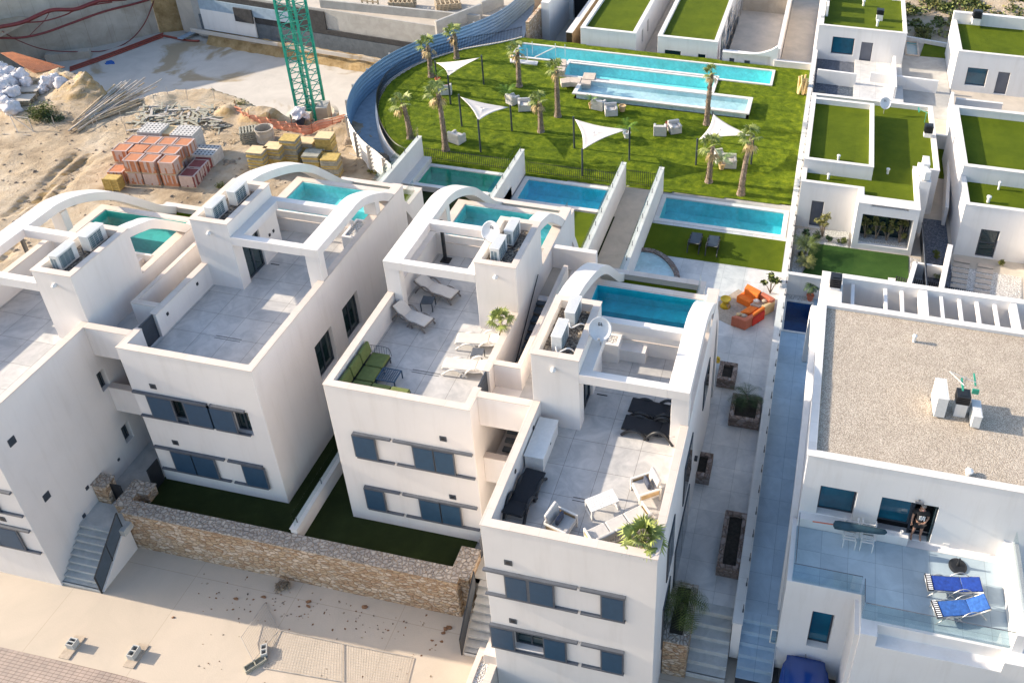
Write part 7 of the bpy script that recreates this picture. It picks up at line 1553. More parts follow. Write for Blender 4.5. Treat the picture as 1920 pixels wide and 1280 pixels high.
# green corner sofa
gs = thing('corner_sofa', 'green corner sofa tucked into the front left corner of the roof terrace', 'sofa', (-14.9, 22.0, TF))
def cushion(root, name, x0, x1, y0, y1, z0, z1, mat, bev=.04): return MB().box(x0, x1, y0, y1, z0, z1).build(name, mat, root, bevel=bev)
X0, Y0 = -15.24, 21.1
for k in range(3):
    y = Y0 + .08 + k * .74
    cushion(gs, 'seat_cushion', X0 + .22, X0 + .92, y, y + .7, TF + .28, TF + .42, 'green_cushion')
    m = MB(); a = [(X0 + .04, y, TF + .42), (X0 + .2, y, TF + .425), (X0 + .13, y, TF + .93), (X0 + .0, y, TF + .93)]
    m.v = a + [(p[0], p[1] + .7, p[2]) for p in a]; m.f = [(0, 1, 2, 3), (7, 6, 5, 4), (1, 0, 4, 5), (2, 1, 5, 6), (3, 2, 6, 7), (0, 3, 7, 4)]; m.build('back_cushion', 'green_cushion', gs, bevel=.04)
for k in range(2):
    x = X0 + .96 + k * .74
    cushion(gs, 'seat_cushion', x, x + .7, Y0 + .2, Y0 + .78, TF + .28, TF + .42, 'green_cushion'); cushion(gs, 'back_cushion', x, x + .7, Y0 + .04, Y0 + .18, TF + .42, TF + .86, 'green_cushion')
MB().box(X0 + .03, X0 + .94, Y0 + .04, Y0 + 2.28, TF + .22, TF + .27).box(X0 + .945, X0 + 2.4, Y0 + .04, Y0 + .8, TF + .22, TF + .27).build('frame', 'dark_metal', gs)
for (x, y) in ((X0 + .9, Y0 + 2.24), (X0 + .9, Y0 + 1.0), (X0 + 2.36, Y0 + .76), (X0 + .1, Y0 + 2.24)): MB().box(x - .02, x + .02, y - .02, y + .02, TF, TF + .22).build('leg', 'dark_metal', gs)
m = MB(); m.tube(spline([(X0 + .1, Y0 + 2.34, TF + .66), (X0 + .6, Y0 + 2.36, TF + .66), (X0 + .86, Y0 + 2.34, TF + .6), (X0 + .95, Y0 + 2.3, TF + .3)], 5), .012, 5)
for k in range(8): x = X0 + .15 + k * .1; m.tube([(x, Y0 + 2.32, TF + .27), (x, Y0 + 2.35, TF + .655)], .008, 4)
m.build('armrest', 'dark_metal', gs)
# nearest villa: cabinet, black loungers, lounge set
cb = thing('storage_cabinet', 'long white storage cabinet standing against the left parapet of the nearest terrace', 'cabinet', (-7.39, 20.4, TF))
MB().box(-7.8, -7.16, 19.72, 21.42, TF, TF + .62).build('body', 'white_plastic', cb, bevel=.01); MB().box(-7.83, -7.13, 19.69, 21.45, TF + .621, TF + .66).build('lid', 'white_plastic', cb, bevel=.01)
MB().box(-7.159, -7.14, 20.5, 20.58, TF + .45, TF + .49).build('handle', 'dark_metal', cb)
sun_lounger('black sun lounger against the left parapet of the nearest terrace, behind the armchair', (-7.42, 18.5), TF, R_(-95), 'black_metal', 'black_fabric', 14, 1.95, .66, thick=.03, lr=.055)
sun_lounger('black sun lounger under the pergola beam, farther back of the pair', (-3.95, 23.0), TF, R_(-3), 'black_metal', 'black_fabric', 20, 1.95, .66, thick=.03, lr=.055)
sun_lounger('black sun lounger under the pergola beam, nearer the street of the pair', (-4.0, 22.15), TF, R_(-3), 'black_metal', 'black_fabric', 20, 1.95, .66, thick=.03, lr=.055)
cS = crop(1000, 860, 6.4)
def lounge_seat(label, c, rz, n=1, group=None, w1=.66):
    """metal armchair or sofa, facing local -y"""
    W_ = w1 * n + .12; r = thing('lounge_sofa' if n > 1 else 'lounge_armchair', label, 'sofa' if n > 1 else 'armchair', (c[0], c[1], TF), group, rz); d = .74
    m = MB(); m.box(-W_ / 2, W_ / 2, -d / 2, d / 2, .24, .29)
    for k in range(int(W_ / .09)): x = -W_ / 2 + .05 + k * .09; m.box(x, x + .02, d / 2 - .03, d / 2 - .005, .291, .62)
    m.box(-W_ / 2, W_ / 2, d / 2 - .05, d / 2, .621, .66); m.build('frame', 'cream_metal', r, bevel=.006, local=True)
    for s in (-1, 1):
        x0, x1 = sorted((s * W_ / 2, s * (W_ / 2 - .06))); MB().ops([('+', (x0, x1, -d / 2 - .02, d / 2 + .02, 0, .56)), ('-', (x0 - .1, x1 + .1, -d / 2 + .05, d / 2 - .05, -.1, .5))]).build('armrest', 'cream_metal', r, bevel=.006, local=True)
        MB().box(*(sorted((s * (W_ / 2 - .02), s * (W_ / 2 - .035)))), -d / 2 + .06, d / 2 - .06, .28, .5).build('arm_panel', 'rattan', r, local=True)
    for k in range(n):
        x = -W_ / 2 + .06 + k * w1; MB().box(x + .005, x + w1 - .005, -d / 2, d / 2 - .16, .292, .42).build('seat_cushion', 'grey_cushion', r, bevel=.035, local=True)
        m = MB(); a = [(x + .01, d / 2 - .17, .42), (x + .01, d / 2 - .04, .41), (x + .01, d / 2 + .05, .84), (x + .01, d / 2 - .06, .86)]; m.v = a + [(p[0] + w1 - .02, p[1], p[2]) for p in a]; m.f = [(3, 2, 1, 0), (4, 5, 6, 7), (0, 1, 5, 4), (1, 2, 6, 5), (2, 3, 7, 6), (3, 0, 4, 7)]
        m.build('back_cushion', 'grey_cushion', r, bevel=.035, local=True)
    if n == 1:
        m = MB().box(-.2, .2, -.02, .1, .43, .72); m.build('scatter_cushion', 'blue_cushion', r, bevel=.05, local=True)
    return r
q = P(*cS(330, 760), TF + .4); lounge_seat('cream framed lounge armchair by the front parapet, half in shadow', (q.x, q.y), R_(75), 1, 'cream framed lounge armchairs')
q = P(*cS(1350, 330), TF + .4); lounge_seat('cream framed lounge armchair in the sun by the right parapet', (q.x, q.y), R_(-55), 1, 'cream framed lounge armchairs')
q = P(*cS(1030, 810), TF + .4); a, b_ = P(*cS(700, 900), TF + .5), P(*cS(1290, 620), TF + .5); rz = math.atan2(b_.y - a.y, b_.x - a.x)
lounge_seat('three seat cream framed sofa with grey cushions in front of the fan palm', (q.x, q.y), rz + math.pi, 3)
a, b_, c_, d_ = (P(*cS(*p), TF + .42) for p in ((610, 490), (940, 360), (1045, 495), (700, 640))); cen = (a + b_ + c_ + d_) / 4; rz = math.atan2(b_.y - a.y, b_.x - a.x)
t_ = thing('coffee_table', 'white slatted coffee table in the middle of the grey lounge set', 'table', (cen.x, cen.y, TF), None, rz); Lx, Ly = (b_ - a).length, (d_ - a).length
m = MB(); n = 7
for k in range(n): y = -Ly / 2 + k * Ly / n; m.box(-Lx / 2, Lx / 2, y + .006, y + Ly / n - .006, .4, .43)
m.box(-Lx / 2, -Lx / 2 + .05, -Ly / 2, Ly / 2, .36, .399).box(Lx / 2 - .05, Lx / 2, -Ly / 2, Ly / 2, .36, .399); m.build('table_top', 'white_plastic', t_, local=True)
for sx in (-1, 1):
    for sy in (-1, 1): MB().box(sx * (Lx / 2 - .05), sx * Lx / 2, sy * (Ly / 2 - .05), sy * Ly / 2, 0, .359).build('leg', 'white_plastic', t_, local=True)
    MB().box(*sorted((sx * (Lx / 2 - .045), sx * (Lx / 2 - .005))), -Ly / 2 + .05, Ly / 2 - .05, .0, .04).build('foot_rail', 'white_plastic', t_, local=True)
# ---- blue towel terrace
ZE = 3.782
def chrome_lounger(label, c, rz, up, towel):
    r = sun_lounger(label, c, ZE, rz, 'grey_metal', towel, up, 1.75, .56, 'blue towelled sun loungers', True, .05, .016)
    MB().box(-.9, -.7, -.3, .3, .365, .375).build('striped_end', 'black_fabric', r, bevel=.0, local=True)
    m = MB()
    for k in range(9): y = -.27 + k * .066; m.box(-.86, -.72, y, y + .03, .376, .38)
    m.build('towel_stripes', 'white_print', r, local=True); return r
c_, a = mid(cG(1630, 205), cG(1245, 180), ZE + .4); chrome_lounger('sun lounger under a dark blue fringed towel, nearer the umbrella base', c_, a, 8, 'blue_towel')
c_, a = mid(cG(1680, 320), cG(1290, 350), ZE + .4); c_.y -= .1; chrome_lounger('sun lounger under a brighter blue towel with a raised head, nearer the glass edge', c_, a, 24, 'light_towel')
q = P(*cG(1460, 80), ZE); ub = thing('umbrella_base', 'round black cast iron umbrella base beside the blue towelled loungers', 'umbrella base', (q.x, q.y, ZE)); m = MB()
m.lathe([(.3, 0), (.3, .04), (.24, .07), (.06, .09), (.04, .3), (.03, .42)], (q.x, q.y, ZE), 24); m.build('base', 'black_metal', ub)
for (x, y, rz, lab) in ((905, 590, 0, 'white slatted garden chair on the left, facing the wall'), (1215, 640, 0, 'white slatted garden chair on the right, facing the wall'), (930, 330, 180, 'white garden chair on the left whose back shows behind the folded parasol'), (1250, 390, 180, 'white garden chair on the right whose back shows behind the folded parasol')):
    cc_ = crop(1500, 940, 9.6); q = P(*cc_(x, y + (60 if rz else 0)), ZE + (.45 if not rz else .6)); r = thing('garden_chair', lab, 'chair', (q.x, q.y, ZE), 'white garden chairs', R_(rz))
    m = MB()
    for k in range(5): yy = -.22 + k * .1; m.box(-.2, .2, yy, yy + .05, .42, .44)
    m.build('seat', 'white_plastic', r, local=True)
    for sx in (-1, 1):
        MB().box(*sorted((sx * .22, sx * .19)), -.25, -.21, 0, .44).build('leg', 'white_plastic', r, local=True); MB().box(*sorted((sx * .22, sx * .19)), .21, .25, 0, .86).build('leg', 'white_plastic', r, local=True)
    MB().box(-.19, .19, .215, .24, .78, .84).box(-.19, .19, .215, .24, .6, .64).build('backrest', 'white_plastic', r, local=True)
    MB().box(-.25, -.19, -.24, .26, .64, .66).box(.19, .25, -.24, .26, .64, .66).build('armrest', 'white_plastic', r, local=True)
a, b_ = P(*cW(190, 685), ZE + .95), P(*cW(800, 775), ZE + .95); r = thing('folded_parasol', 'folded teal parasol lying across the white garden chairs, its brown pole to the left', 'parasol', tuple(a)); d = (b_ - a)
MB().tube([a, a + d * .35], .022, 8).build('pole', 'terracotta', r)
m = MB(); pts = [a + d * t for t in (.28, .3, .36, .5, .7, .88, .97, 1.0)]; m.tube(pts, [.05, .13, .15, .14, .12, .1, .08, .02], 14); rn = random.Random(3)
m.v = [(v[0], v[1], v[2] + rn.uniform(-.012, .012)) for v in m.v]; m.build('canopy', 'umbrella_teal', r, smooth=True)
q = PY(*cW(928, 738), YE - .15); pot('cup', 'small white cup at the right end of the white bench', (q.x, YE - .15, 4.2), .05, .1, 'white_plastic', 'cup')
# ---- the man in the doorway
def skin_mesh(name, verts, edges, radii, mat, parent, sub=2):
    me = bpy.data.meshes.new(name); bm = bmesh.new(); lay = bm.verts.layers.skin.verify(); vs = [bm.verts.new(v) for v in verts]
    for a, b_ in edges: bm.edges.new((vs[a], vs[b_]))
    for v, r_ in zip(vs, radii): v[lay].radius = r_ if isinstance(r_, tuple) else (r_, r_)
    vs[0][lay].use_root = True
    bm.to_mesh(me); bm.free(); me.materials.append(M[mat]); o = bpy.data.objects.new(name, me); C.objects.link(o); o.parent = parent
    s = o.modifiers.new('skin', 'SKIN'); s.use_smooth_shade = True; d = o.modifiers.new('sub', 'SUBSURF'); d.levels = sub; d.render_levels = sub; return o
mn = thing('person', 'bearded man in a black t-shirt with a white character, standing barefoot in the doorway', 'person', (5.45, YE + .12, 3.79), None, R_(4))
Vv = [(0, 0, .86), (0, 0, 1.02), (0, .01, 1.2), (0, .01, 1.36), (0, 0, 1.45), (0, -.02, 1.53), (0, -.03, 1.62),            # 0 pelvis .. 6 head top
      (.17, .01, 1.36), (.25, -.02, 1.1), (.1, -.2, .98), (.0, -.22, .99),                                        # left arm across the belly 7..10
      (-.17, .01, 1.36), (-.25, .02, 1.1), (-.26, -.04, .86), (-.26, -.06, .78),                                    # right arm hanging 11..14
      (.09, 0, .8), (.13, -.03, .46), (.14, .0, .09), (.15, -.1, .035), (.155, -.17, .03),                              # left leg 15..19
      (-.09, 0, .8), (-.13, -.04, .46), (-.15, .0, .09), (-.16, -.1, .035), (-.165, -.17, .03)]                          # right leg 20..24
Ee = [(0, 1), (1, 2), (2, 3), (3, 4), (4, 5), (5, 6), (3, 7), (7, 8), (8, 9), (9, 10), (3, 11), (11, 12), (12, 13), (13, 14), (0, 15), (15, 16), (16, 17), (17, 18), (18, 19), (0, 20), (20, 21), (21, 22), (22, 23), (23, 24)]
Rr = [.13, .14, .145, .13, .058, .075, .07, .06, .045, .033, .028, .06, .045, .033, .028, .085, .058, .036, .035, .028, .085, .058, .036, .035, .028]
body = skin_mesh('body', Vv, Ee, Rr, 'skin', mn)
for base_, dirs in (((.0, -.22, .99), [(-.05, -.02, .03), (-.07, -.02, .01), (-.07, -.02, -.01), (-.06, -.02, -.03), (-.02, -.03, .04)]), ((-.26, -.06, .78), [(-.02, -.03, -.06), (-.005, -.02, -.075), (.01, -.01, -.075), (.025, 0, -.06), (.03, -.03, -.02)])):
    for k, dv in enumerate(dirs):
        b0 = Vector(base_) + Vector(dv) * .2; b1 = b0 + Vector(dv) * .6; b2 = b1 + Vector((dv[0], dv[1] - .01, dv[2])) * .45
        skin_mesh('finger' if k < 4 else 'thumb', [b0, b1, b2], [(0, 1), (1, 2)], [.011, .009, .008], 'skin', mn, 1)
sv = [(0, 0, .9), (0, 0, 1.05), (0, .01, 1.2), (0, .01, 1.35), (0, 0, 1.42), (.18, .01, 1.36), (.25, -.01, 1.18), (-.18, .01, 1.36), (-.25, .02, 1.18)]
skin_mesh('t_shirt', sv, [(0, 1), (1, 2), (2, 3), (3, 4), (3, 5), (5, 6), (3, 7), (7, 8)], [.17, .17, .168, .155, .075, .082, .08, .082, .08], 'black_cloth', mn)
skin_mesh('shorts', [(0, 0, .86), (.1, 0, .78), (.125, -.02, .55), (-.1, 0, .78), (-.125, -.02, .55)], [(0, 1), (1, 2), (0, 3), (3, 4)], [.16, .11, .095, .11, .095], 'black_cloth', mn)
MB().blob((0, .0, 1.655), .09, 3, .1, 3, (1, 1.08, .62)).build('hair', 'hair', mn, smooth=True, local=True)
MB().blob((0, -.075, 1.515), .05, 8, .15, 2, (1.05, .6, .75)).build('beard', 'hair', mn, smooth=True, local=True)
MB().box(-.04, -.02, -.108, -.1, 1.585, 1.597).box(.02, .04, -.108, -.1, 1.585, 1.597).build('eyes', 'black_cloth', mn, local=True)
MB().blob((0, -.115, 1.56), .016, 2, .05, 2, (.8, 1, 1.4)).build('nose', 'skin', mn, smooth=True, local=True)
for s in (-1, 1): MB().blob((s * .085, -.01, 1.57), .022, 5, .1, 2, (.5, 1, 1.3)).build('ear', 'skin', mn, smooth=True, local=True)
MB().tube([(-.03, -.118, 1.528), (.03, -.118, 1.528)], .006, 5).build('mouth', 'pink_cushion', mn, local=True)
def text_mesh(name, body_, size, ext, mat, parent, T, font_align='CENTER'):
    cu = bpy.data.curves.new(name, 'FONT'); cu.body = body_; cu.size = size; cu.extrude = ext; cu.align_x = font_align; cu.align_y = 'CENTER'
    o = bpy.data.objects.new(name, cu); C.objects.link(o); dg = bpy.context.evaluated_depsgraph_get(); me = bpy.data.meshes.new_from_object(o.evaluated_get(dg)); C.objects.unlink(o); bpy.data.objects.remove(o)
    me.transform(T); me.materials.clear(); me.materials.append(M[mat]); o = bpy.data.objects.new(name, me); C.objects.link(o)
    if parent: o.parent = parent
    return o
text_mesh('printed_character', '\u840c', .24, .004, 'white_print', mn, Matrix.Translation((0, -.182, 1.2)) @ Matrix.Rotation(R_(86), 4, 'X'))
# ---- patio: orange corner sofa on its mat
cO = crop(1320, 500, 9.14)
def prism_px(f, pts, z0, z1, zpx): q = [P(*f(*p), zpx) for p in pts]; return MB().prism([(p.x, p.y) for p in q], z0, z1)
tag(prism_px(cO, ((215, 620), (590, 385), (900, 560), (700, 900), (510, 1030), (140, 850)), .032, .045, .04).build('floor_mat', 'mat_beige', None), 'beige woven mat lying under the orange corner sofa on the patio', 'mat')
PZ0 = .046
os_ = thing('corner_sofa', 'orange corner sofa with tan patterned cushions on the sunny patio', 'sofa', tuple(P(*cO(850, 700), PZ0)))
def sofa_block(name, pts, z0, z1, mat, bev=.03): return prism_px(cO, pts, PZ0 + z0, PZ0 + z1, PZ0 + z1).build(name, mat, os_, bevel=bev)
sofa_block('seat', ((560, 500), (690, 415), (905, 545), (790, 615)), .0, .4, 'orange_cushion')
sofa_block('backrest', ((690, 370), (745, 285), (985, 415), (925, 490)), .0, .78, 'orange_cushion')
sofa_block('corner_seat', ((790, 640), (920, 545), (1140, 620), (960, 690)), .0, .38, 'stone_slab')
sofa_block('corner_back', ((985, 425), (1020, 430), (1225, 545), (1170, 590), (1110, 580), (1120, 540), (960, 470)), .0, .74, 'terracotta')
sofa_block('corner_side', ((1170, 590), (1225, 560), (1215, 600), (1050, 690), (985, 650)), .0, .62, 'rattan')
sofa_block('seat', ((620, 770), (790, 660), (940, 700), (790, 800)), .0, .38, 'orange_cushion')
sofa_block('backrest', ((845, 830), (830, 790), (1010, 670), (1050, 690)), .0, .62, 'orange_cushion')
sofa_block('side_panel', ((835, 900), (840, 850), (1040, 730), (1045, 770)), .0, .5, 'red_cushion')
sofa_block('seat', ((520, 835), (620, 775), (760, 830), (700, 870)), .0, .4, 'rattan')
sofa_block('end_arm', ((470, 850), (540, 830), (700, 870), (830, 800), (850, 850), (720, 935)), .0, .6, 'terracotta')
for (x, y, s_, m_, k) in ((1010, 520, .2, 'orange_cushion', 1), (900, 600, .17, 'cream_cushion', 2), (1040, 600, .16, 'mat_beige', 3), (690, 855, .16, 'mat_beige', 4), (600, 830, .15, 'rattan', 5)):
    q = P(*cO(x, y), .5); MB().blob((q.x, q.y, .55), s_, k, .12, 2, (1, .8, .55)).build('scatter_cushion', m_, os_, smooth=True)
q = P(*cO(375, 545), .55); o = MB().lathe([(.28, 0), (.2, .12), (.15, .26), (.2, .38), (.27, .47), (.28, .5), (.24, .5), (.23, .47)], (0, 0, 0), 24).build('side_table', 'yellow', None, smooth=True); o.location = (q.x, q.y, PZ0); tag(o, 'yellow hourglass side table on the mat beside the orange sofa', 'side table')
q = P(*cO(410, 690), .1); pot('small_pot', 'small wire stool with a pot beside the yellow hourglass table', (q.x, q.y, PZ0), .1, .28, 'rattan', 'pot')
q = P(*cO(1130, 470), .05); leafy('leafy_plant', 'tall airy leafy plant behind the corner of the orange sofa', (q.x, q.y + .1, .04), .48, 1.25, 170, 'bush_leaf', 400, 'plant', leaf=.13, stem_h=.35)
# yellow letters
q = P(1338, 645, .6); lt = thing('letter_sculpture', 'yellow letter sculpture standing on the stone planter against the villa', 'letters', (q.x, 32.1, .58))
text_mesh('letters', 'uve', .62, .07, 'yellow', lt, Matrix.Translation((.05, 0, .16)) @ Matrix.Rotation(R_(80), 4, 'X'))
# dark loungers on the garden lawn
cK = crop(1190, 400, 5.332)
for k, ((hx, hy), (fx, fy)) in enumerate((((620, 220), (585, 350)), ((795, 245), (765, 385)))):
    c_, a = mid(cK(fx, fy), cK(hx, hy), .35); sun_lounger('dark sun lounger on the garden lawn, ' + ('left of the pair, fully in shade' if k == 0 else 'right of the pair, half in the sun'), (c_.x, c_.y), .046, a, 'black_metal', 'dark_metal', 40, 1.7, .6, 'dark loungers on the garden lawn', thick=.03)
# curved stone edged pond
po = thing('curved_pond', 'quarter round stone edged pond in the shaded patio corner', 'pond', (-7.8, 39, 0)); pts = [P(*cK(*p), .15) for p in ((70, 372), (180, 385), (290, 440), (370, 520), (415, 600), (430, 680))]
cv = spline([(p.x, p.y) for p in pts], 6); m = MB()
for i in range(len(cv) - 1):
    a, b_ = Vector(cv[i]), Vector(cv[i + 1]); d = (b_ - a).normalized(); n = Vector((-d.y, d.x)) * .14; m.quad((*(a + n), .26), (*(a - n), .26), (*(b_ - n), .26), (*(b_ + n), .26)); m.quad((*(a - n), -.2), (*(b_ - n), -.2), (*(b_ - n), .26), (*(a - n), .26)); m.quad((*(b_ + n), -.2), (*(a + n), -.2), (*(a + n), .26), (*(b_ + n), .26))
m.build('stone_edge', 'dark_stone', po)
cen = (-8.15, cv[-1][1]); MB().prism([cen] + [tuple(p) for p in cv], .04, .16).build('pond_water', 'pale_basin', po)
# ================================================================= the blue car, the street clutter
cr_ = thing('parked_car', 'blue car parked in the dark driveway, only its roof and glass in the picture', 'car', (2.35, 17.2, -1.3))
def loft(m, secs):      # secs: list of (y, [(x,z)...]) outlines
    n = len(secs[0][1]); b0 = len(m.v)
    for y, o in secs: m.v += [(x, y, z) for x, z in o]
    for i in range(len(secs) - 1):
        for k in range(n - 1): a = b0 + i * n + k; m.f.append((a, a + 1, a + n + 1, a + n))
def car_sec(wb, wr, zr, zbelt): return [(-wb, .3), (-wb, zbelt), (-wr, zr - .06), (-wr * .6, zr), (0, zr + .02), (wr * .6, zr), (wr, zr - .06), (wb, zbelt), (wb, .3)]
m = MB(); secs = [(-2.0, car_sec(.7, .6, .78, .7)), (-1.9, car_sec(.82, .75, .9, .8)), (-1.0, car_sec(.86, .78, 1.0, .88)), (-.9, car_sec(.86, .78, 1.02, .88)), (1.1, car_sec(.84, .76, .98, .88)), (1.5, car_sec(.78, .68, .95, .86)), (1.8, car_sec(.62, .54, .9, .8)), (2.0, car_sec(.38, .32, .78, .7)), (2.08, car_sec(.1, .08, .6, .55))]
loft(m, secs); m.v = [(v[0] + 2.35, v[1] + 17.3, v[2] - 1.3) for v in m.v]; m.build('body', 'car_blue', cr_, smooth=True)
m = MB(); secs = [(-.95, [(-.72, .95), (-.66, 1.0), (0, 1.03), (.66, 1.0), (.72, .95)]), (-.35, [(-.7, .95), (-.55, 1.38), (0, 1.44), (.55, 1.38), (.7, .95)]), (.6, [(-.7, .95), (-.56, 1.42), (0, 1.48), (.56, 1.42), (.7, .95)]), (1.5, [(-.7, .95), (-.5, 1.2), (0, 1.26), (.5, 1.2), (.7, .95)]), (1.85, [(-.66, .9), (-.5, .93), (0, .95), (.5, .93), (.66, .9)])]
loft(m, secs); m.v = [(v[0] + 2.35, v[1] + 17.3, v[2] - 1.3) for v in m.v]; m.build('roof', 'car_blue', cr_, smooth=True)
m = MB(); loft(m, [(-.96, [(-.6, 1.0), (0, 1.045), (.6, 1.0)]), (-.4, [(-.5, 1.37), (0, 1.43), (.5, 1.37)])]); m.v = [(v[0] + 2.35, v[1] + 17.27, v[2] - 1.28) for v in m.v]; m.build('windscreen', 'window_glass', cr_, smooth=True)
for sx in (-1, 1):
    for yy in (-1.3, 1.3): w_ = MB().tube([(2.35 + sx * .7, 17.3 + yy, -1.0), (2.35 + sx * .88, 17.3 + yy, -1.0)], .3, 20).build('wheel', 'black_metal', cr_)
MB().tube([(2.35, 19.0, -.38), (2.3, 19.05, .0)], .012, 5).build('aerial', 'dark_metal', cr_)
# gateway and plants under the front terrace
for k, (x, y, h_, r_, lab) in enumerate(((990, 850, 1.6, .5, 'tall bright bamboo left of the dark garage opening'), (1105, 880, .8, .4, 'low bamboo tuft in front of the dark garage opening'), (1350, 875, .9, .6, 'low bamboo tuft farther right before the garage opening'))):
    q = P(*cG(x, y), -.2); leafy('bamboo', lab, (q.x, q.y - .5, -1.3), r_, h_, 700, 'fresh_leaf' if k else 'olive_leaf', 500 + k, 'plant', leaf=.1)
r = thing('stair_glass_panel', 'small framed glass panel at the head of the alley stairs', 'glass panel', tuple(P(*cG(195, 540), .0))); q = P(*cG(195, 610), .0)
MB().box(q.x - .16, q.x + .16, q.y - .01, q.y + .01, .02, .75).build('pane', 'rail_glass', r); MB().ops([('+', (q.x - .2, q.x + .2, q.y - .015, q.y + .015, .0, .8)), ('-', (q.x - .16, q.x + .16, q.y - .1, q.y + .1, .02, .76))]).build('frame', 'cream_metal', r)
MB().tube([(1.25, 20.0, .75), (1.25, 18.3, -.8)], .025, 6).tube([(1.25, 20.0, 0), (1.25, 20.0, .75)], .02, 6).tube([(1.25, 18.3, -1.8), (1.25, 18.3, -.8)], .02, 6).build('handrail', 'grey_metal', r)
# pebble planter at the bottom centre
pw = thing('pebble_planter', 'narrow white planter wall filled with white pebbles at the foot of the nearest villa', 'planter', (-8.4, 16, -1.7))
pf = crop(860, 1190, 4.923)
A = P(905, 1222, -.45); B_ = P(950, 1232, -.45)
MB().ops([('+', (-8.95, -8.14, 13.5, 17.1, -2, -.45)), ('-', (-8.75, -8.42, 13.5, 16.8, -.7, 0)), ('+', (-8.6, -8.14, 16.6, 17.28, -2, .02))]).build('wall', 'coping_stone', pw, bevel=.01)
MB().box(-8.75, -8.42, 13.5, 16.8, -.7, -.5).build('pebbles', 'white_pebble', pw)
struct('planting_bed', MB().box(-8.1, -2.75, 12, 16.5, -1.7, -1.56), 'soil')
def cinder(label, c, z, rz, tilt=0, L=.45, w_=.2, h=.2, mat='step_concrete'):
    r = thing('cinder_block', label, 'block', (c[0], c[1], z), None, rz); MB().ops([('+', (-L / 2, L / 2, -w_ / 2, w_ / 2, 0, h)), ('-', (-L / 2 + .04, -.02, -w_ / 2 + .035, w_ / 2 - .035, .03, h + .1)), ('-', (.02, L / 2 - .04, -w_ / 2 + .035, w_ / 2 - .035, .03, h + .1))]).build('block', mat, r, bevel=.006, local=True); return r
cX = crop(0, 850, 2.977); SZ = STREET + .003
def plank(label, a, b_, w_=.42):
    A, B_ = P(*a, SZ), P(*b_, SZ); wall_between('plank', label, A, B_, STREET + .001, STREET + .045, w_, 'mat_beige', 'plank'); return A.lerp(B_, .5), math.atan2(B_.y - A.y, B_.x - A.x)
c_, a = plank('pale wooden plank on the street under the left cinder block', cX(355, 1145), cX(450, 1020)); q = P(*cX(408, 1065), SZ + .1); cinder('pale cinder block standing on the left plank on the street', q, STREET + .046, a, L=.3, w_=.3, h=.26)
c_, a = plank('pale wooden plank on the street under the right cinder block', cX(715, 1195), cX(805, 1065)); q = P(*cX(750, 1115), SZ + .1); cinder('pale cinder block standing on the right plank on the street', q, STREET + .046, a, L=.42, w_=.26, h=.26)
q = P(*cX(1475, 1100), SZ + .1); cinder('upright pale cinder block beside the fallen mesh panels', q, SZ, R_(-60), L=.42, w_=.22, h=.22)
q = P(*cX(1425, 1175), SZ + .05); cinder('dark mossy concrete block foot of the fallen mesh panels', q, SZ, R_(52), L=.75, w_=.26, h=.14, mat='form_grey')
def mesh_panel(label, pts, zs, nx=26, ny=14):
    q = [P(*cX(*p), STREET + z) for p, z in zip(pts, zs)]; r = thing('mesh_panel', label, 'mesh panel', tuple(q[0]), 'fallen wire fence panels'); m = MB()
    for k in range(4): m.tube([q[k], q[(k + 1) % 4]], .013, 5)
    m.build('frame', 'scrap_steel', r); m = MB()
    for k in range(1, nx): a, b_ = q[0].lerp(q[1], k / nx), q[3].lerp(q[2], k / nx); m.tube([a, b_], .0035, 3, False)
    for k in range(1, ny): a, b_ = q[0].lerp(q[3], k / ny), q[1].lerp(q[2], k / ny); m.tube([a, b_], .0035, 3, False)
    m.build('wires', 'scrap_steel', r); return r
mesh_panel('wire fence panel lying flat on the street between its two blocks', ((1555, 983), (1905, 1057), (1905, 1270), (1470, 1195)), (.05, .05, .05, .05))
mesh_panel('wire fence panel propped up at its left end on the street', ((1345, 1025), (1480, 830), (1557, 985), (1412, 1155)), (.25, .05, .05, .15), 14, 12)
mesh_panel('faint wire fence panel lying farther right on the street', ((1910, 1060), (2300, 1135), (2250, 1330), (1910, 1275)), (.05, .05, .05, .05))
rnd = random.Random(12); m = MB(); m2 = MB()
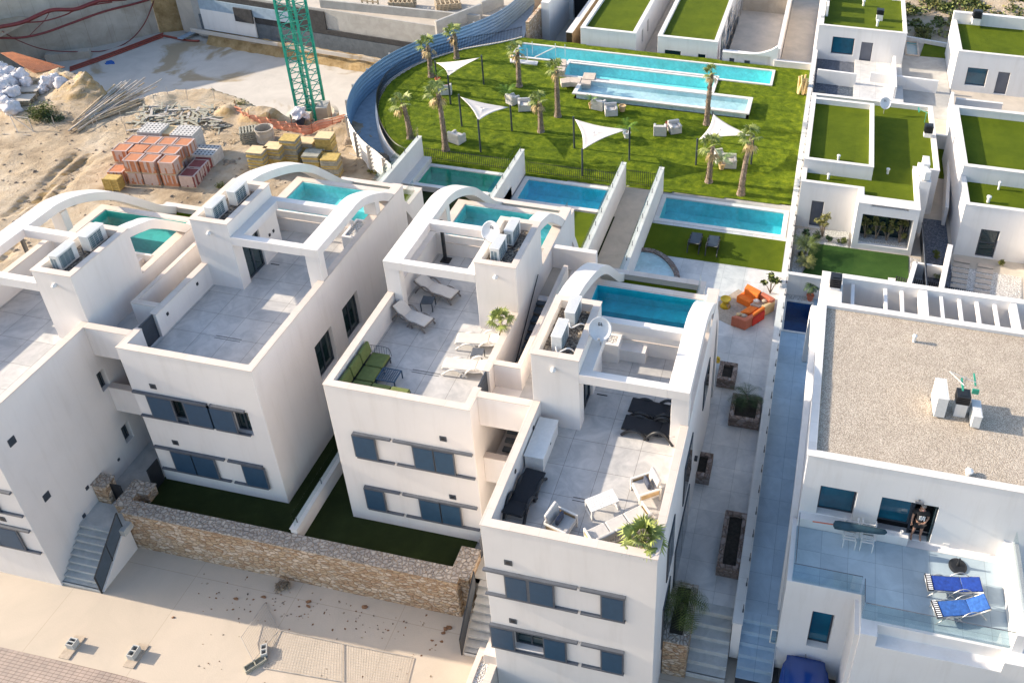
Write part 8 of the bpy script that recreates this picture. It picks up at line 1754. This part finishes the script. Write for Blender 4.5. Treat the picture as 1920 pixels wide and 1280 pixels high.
for k in range(170):
    t = rnd.random(); x, y = (rnd.uniform(1100, 2450), 0); y = 760 + (x - 1100) * .2 + rnd.gauss(0, 60) if t < .6 else 900 + (x - 600) * .21 + rnd.gauss(60, 150); p = P(*cX(x, y), SZ)
    if p.y > 18.5: p.y = 18.5 - rnd.random() * .4
    s_ = rnd.uniform(.015, .06); a = rnd.uniform(0, 3.1); c1 = (math.cos(a) * s_, math.sin(a) * s_); (m if k % 2 else m2).quad((p.x + c1[0], p.y + c1[1], SZ + .004), (p.x - c1[1] * .6, p.y + c1[0] * .6, SZ + .03), (p.x - c1[0], p.y - c1[1], SZ + .012), (p.x + c1[1] * .6, p.y - c1[0] * .6, SZ + .006))
tag(m.build('dead_leaves', 'debris', None), 'dead leaves and crumbs blown over the street by the stone wall', 'leaves', kind='stuff'); tag(m2.build('dead_leaves', 'brown_rust_stain', None), 'dark brown leaf scraps scattered over the concrete street', 'leaves', kind='stuff')
for k, (x, y, s_) in enumerate(((640 + 130 / 2.977, 850 + 858 / 2.977, .1), (580 - 1, 1128, .09), (578, 1136, .08), (836, 1179, .09), (842, 1176, .1), (831, 1186, .07), (810, 1200, .06), (828, 1202, .06), (683, 1138, .09), (442, 1122, .08), (495, 1119, .09), (325, 1157, .06))):
    q = P(x, y, SZ); tag(MB().blob((q.x, q.y, SZ + s_ * .2), s_, k + 20, .5, 1, (1.3, .8, .45)).build('clod', 'brown_rust_stain', None), 'small dark clod on the shaded street, ' + ('below the right part of the stone wall', 'upper of two in mid street', 'lower of two in mid street', 'left of the pair by the brown rail', 'right of the pair by the brown rail', 'just below the pair by the brown rail', 'farthest from the brown rail', 'lowest by the brown rail', 'right of the mid street two', 'leftmost beside the mesh panel', 'next to the leftmost', 'alone left of the shadow edge')[k], 'clod', 'dark clods on the street')
q = P(532, 1097, SZ); leafy('dry_brush', 'dark clump of dry brush at the foot of the stone wall', (q.x, q.y, STREET), .42, .3, 500, 'debris', 600, 'brush', leaf=.05)
# drain line on the boundary wall top, wall lights on the yard side
for k, y in enumerate((24.5, 30.5, 37.0)):
    pass
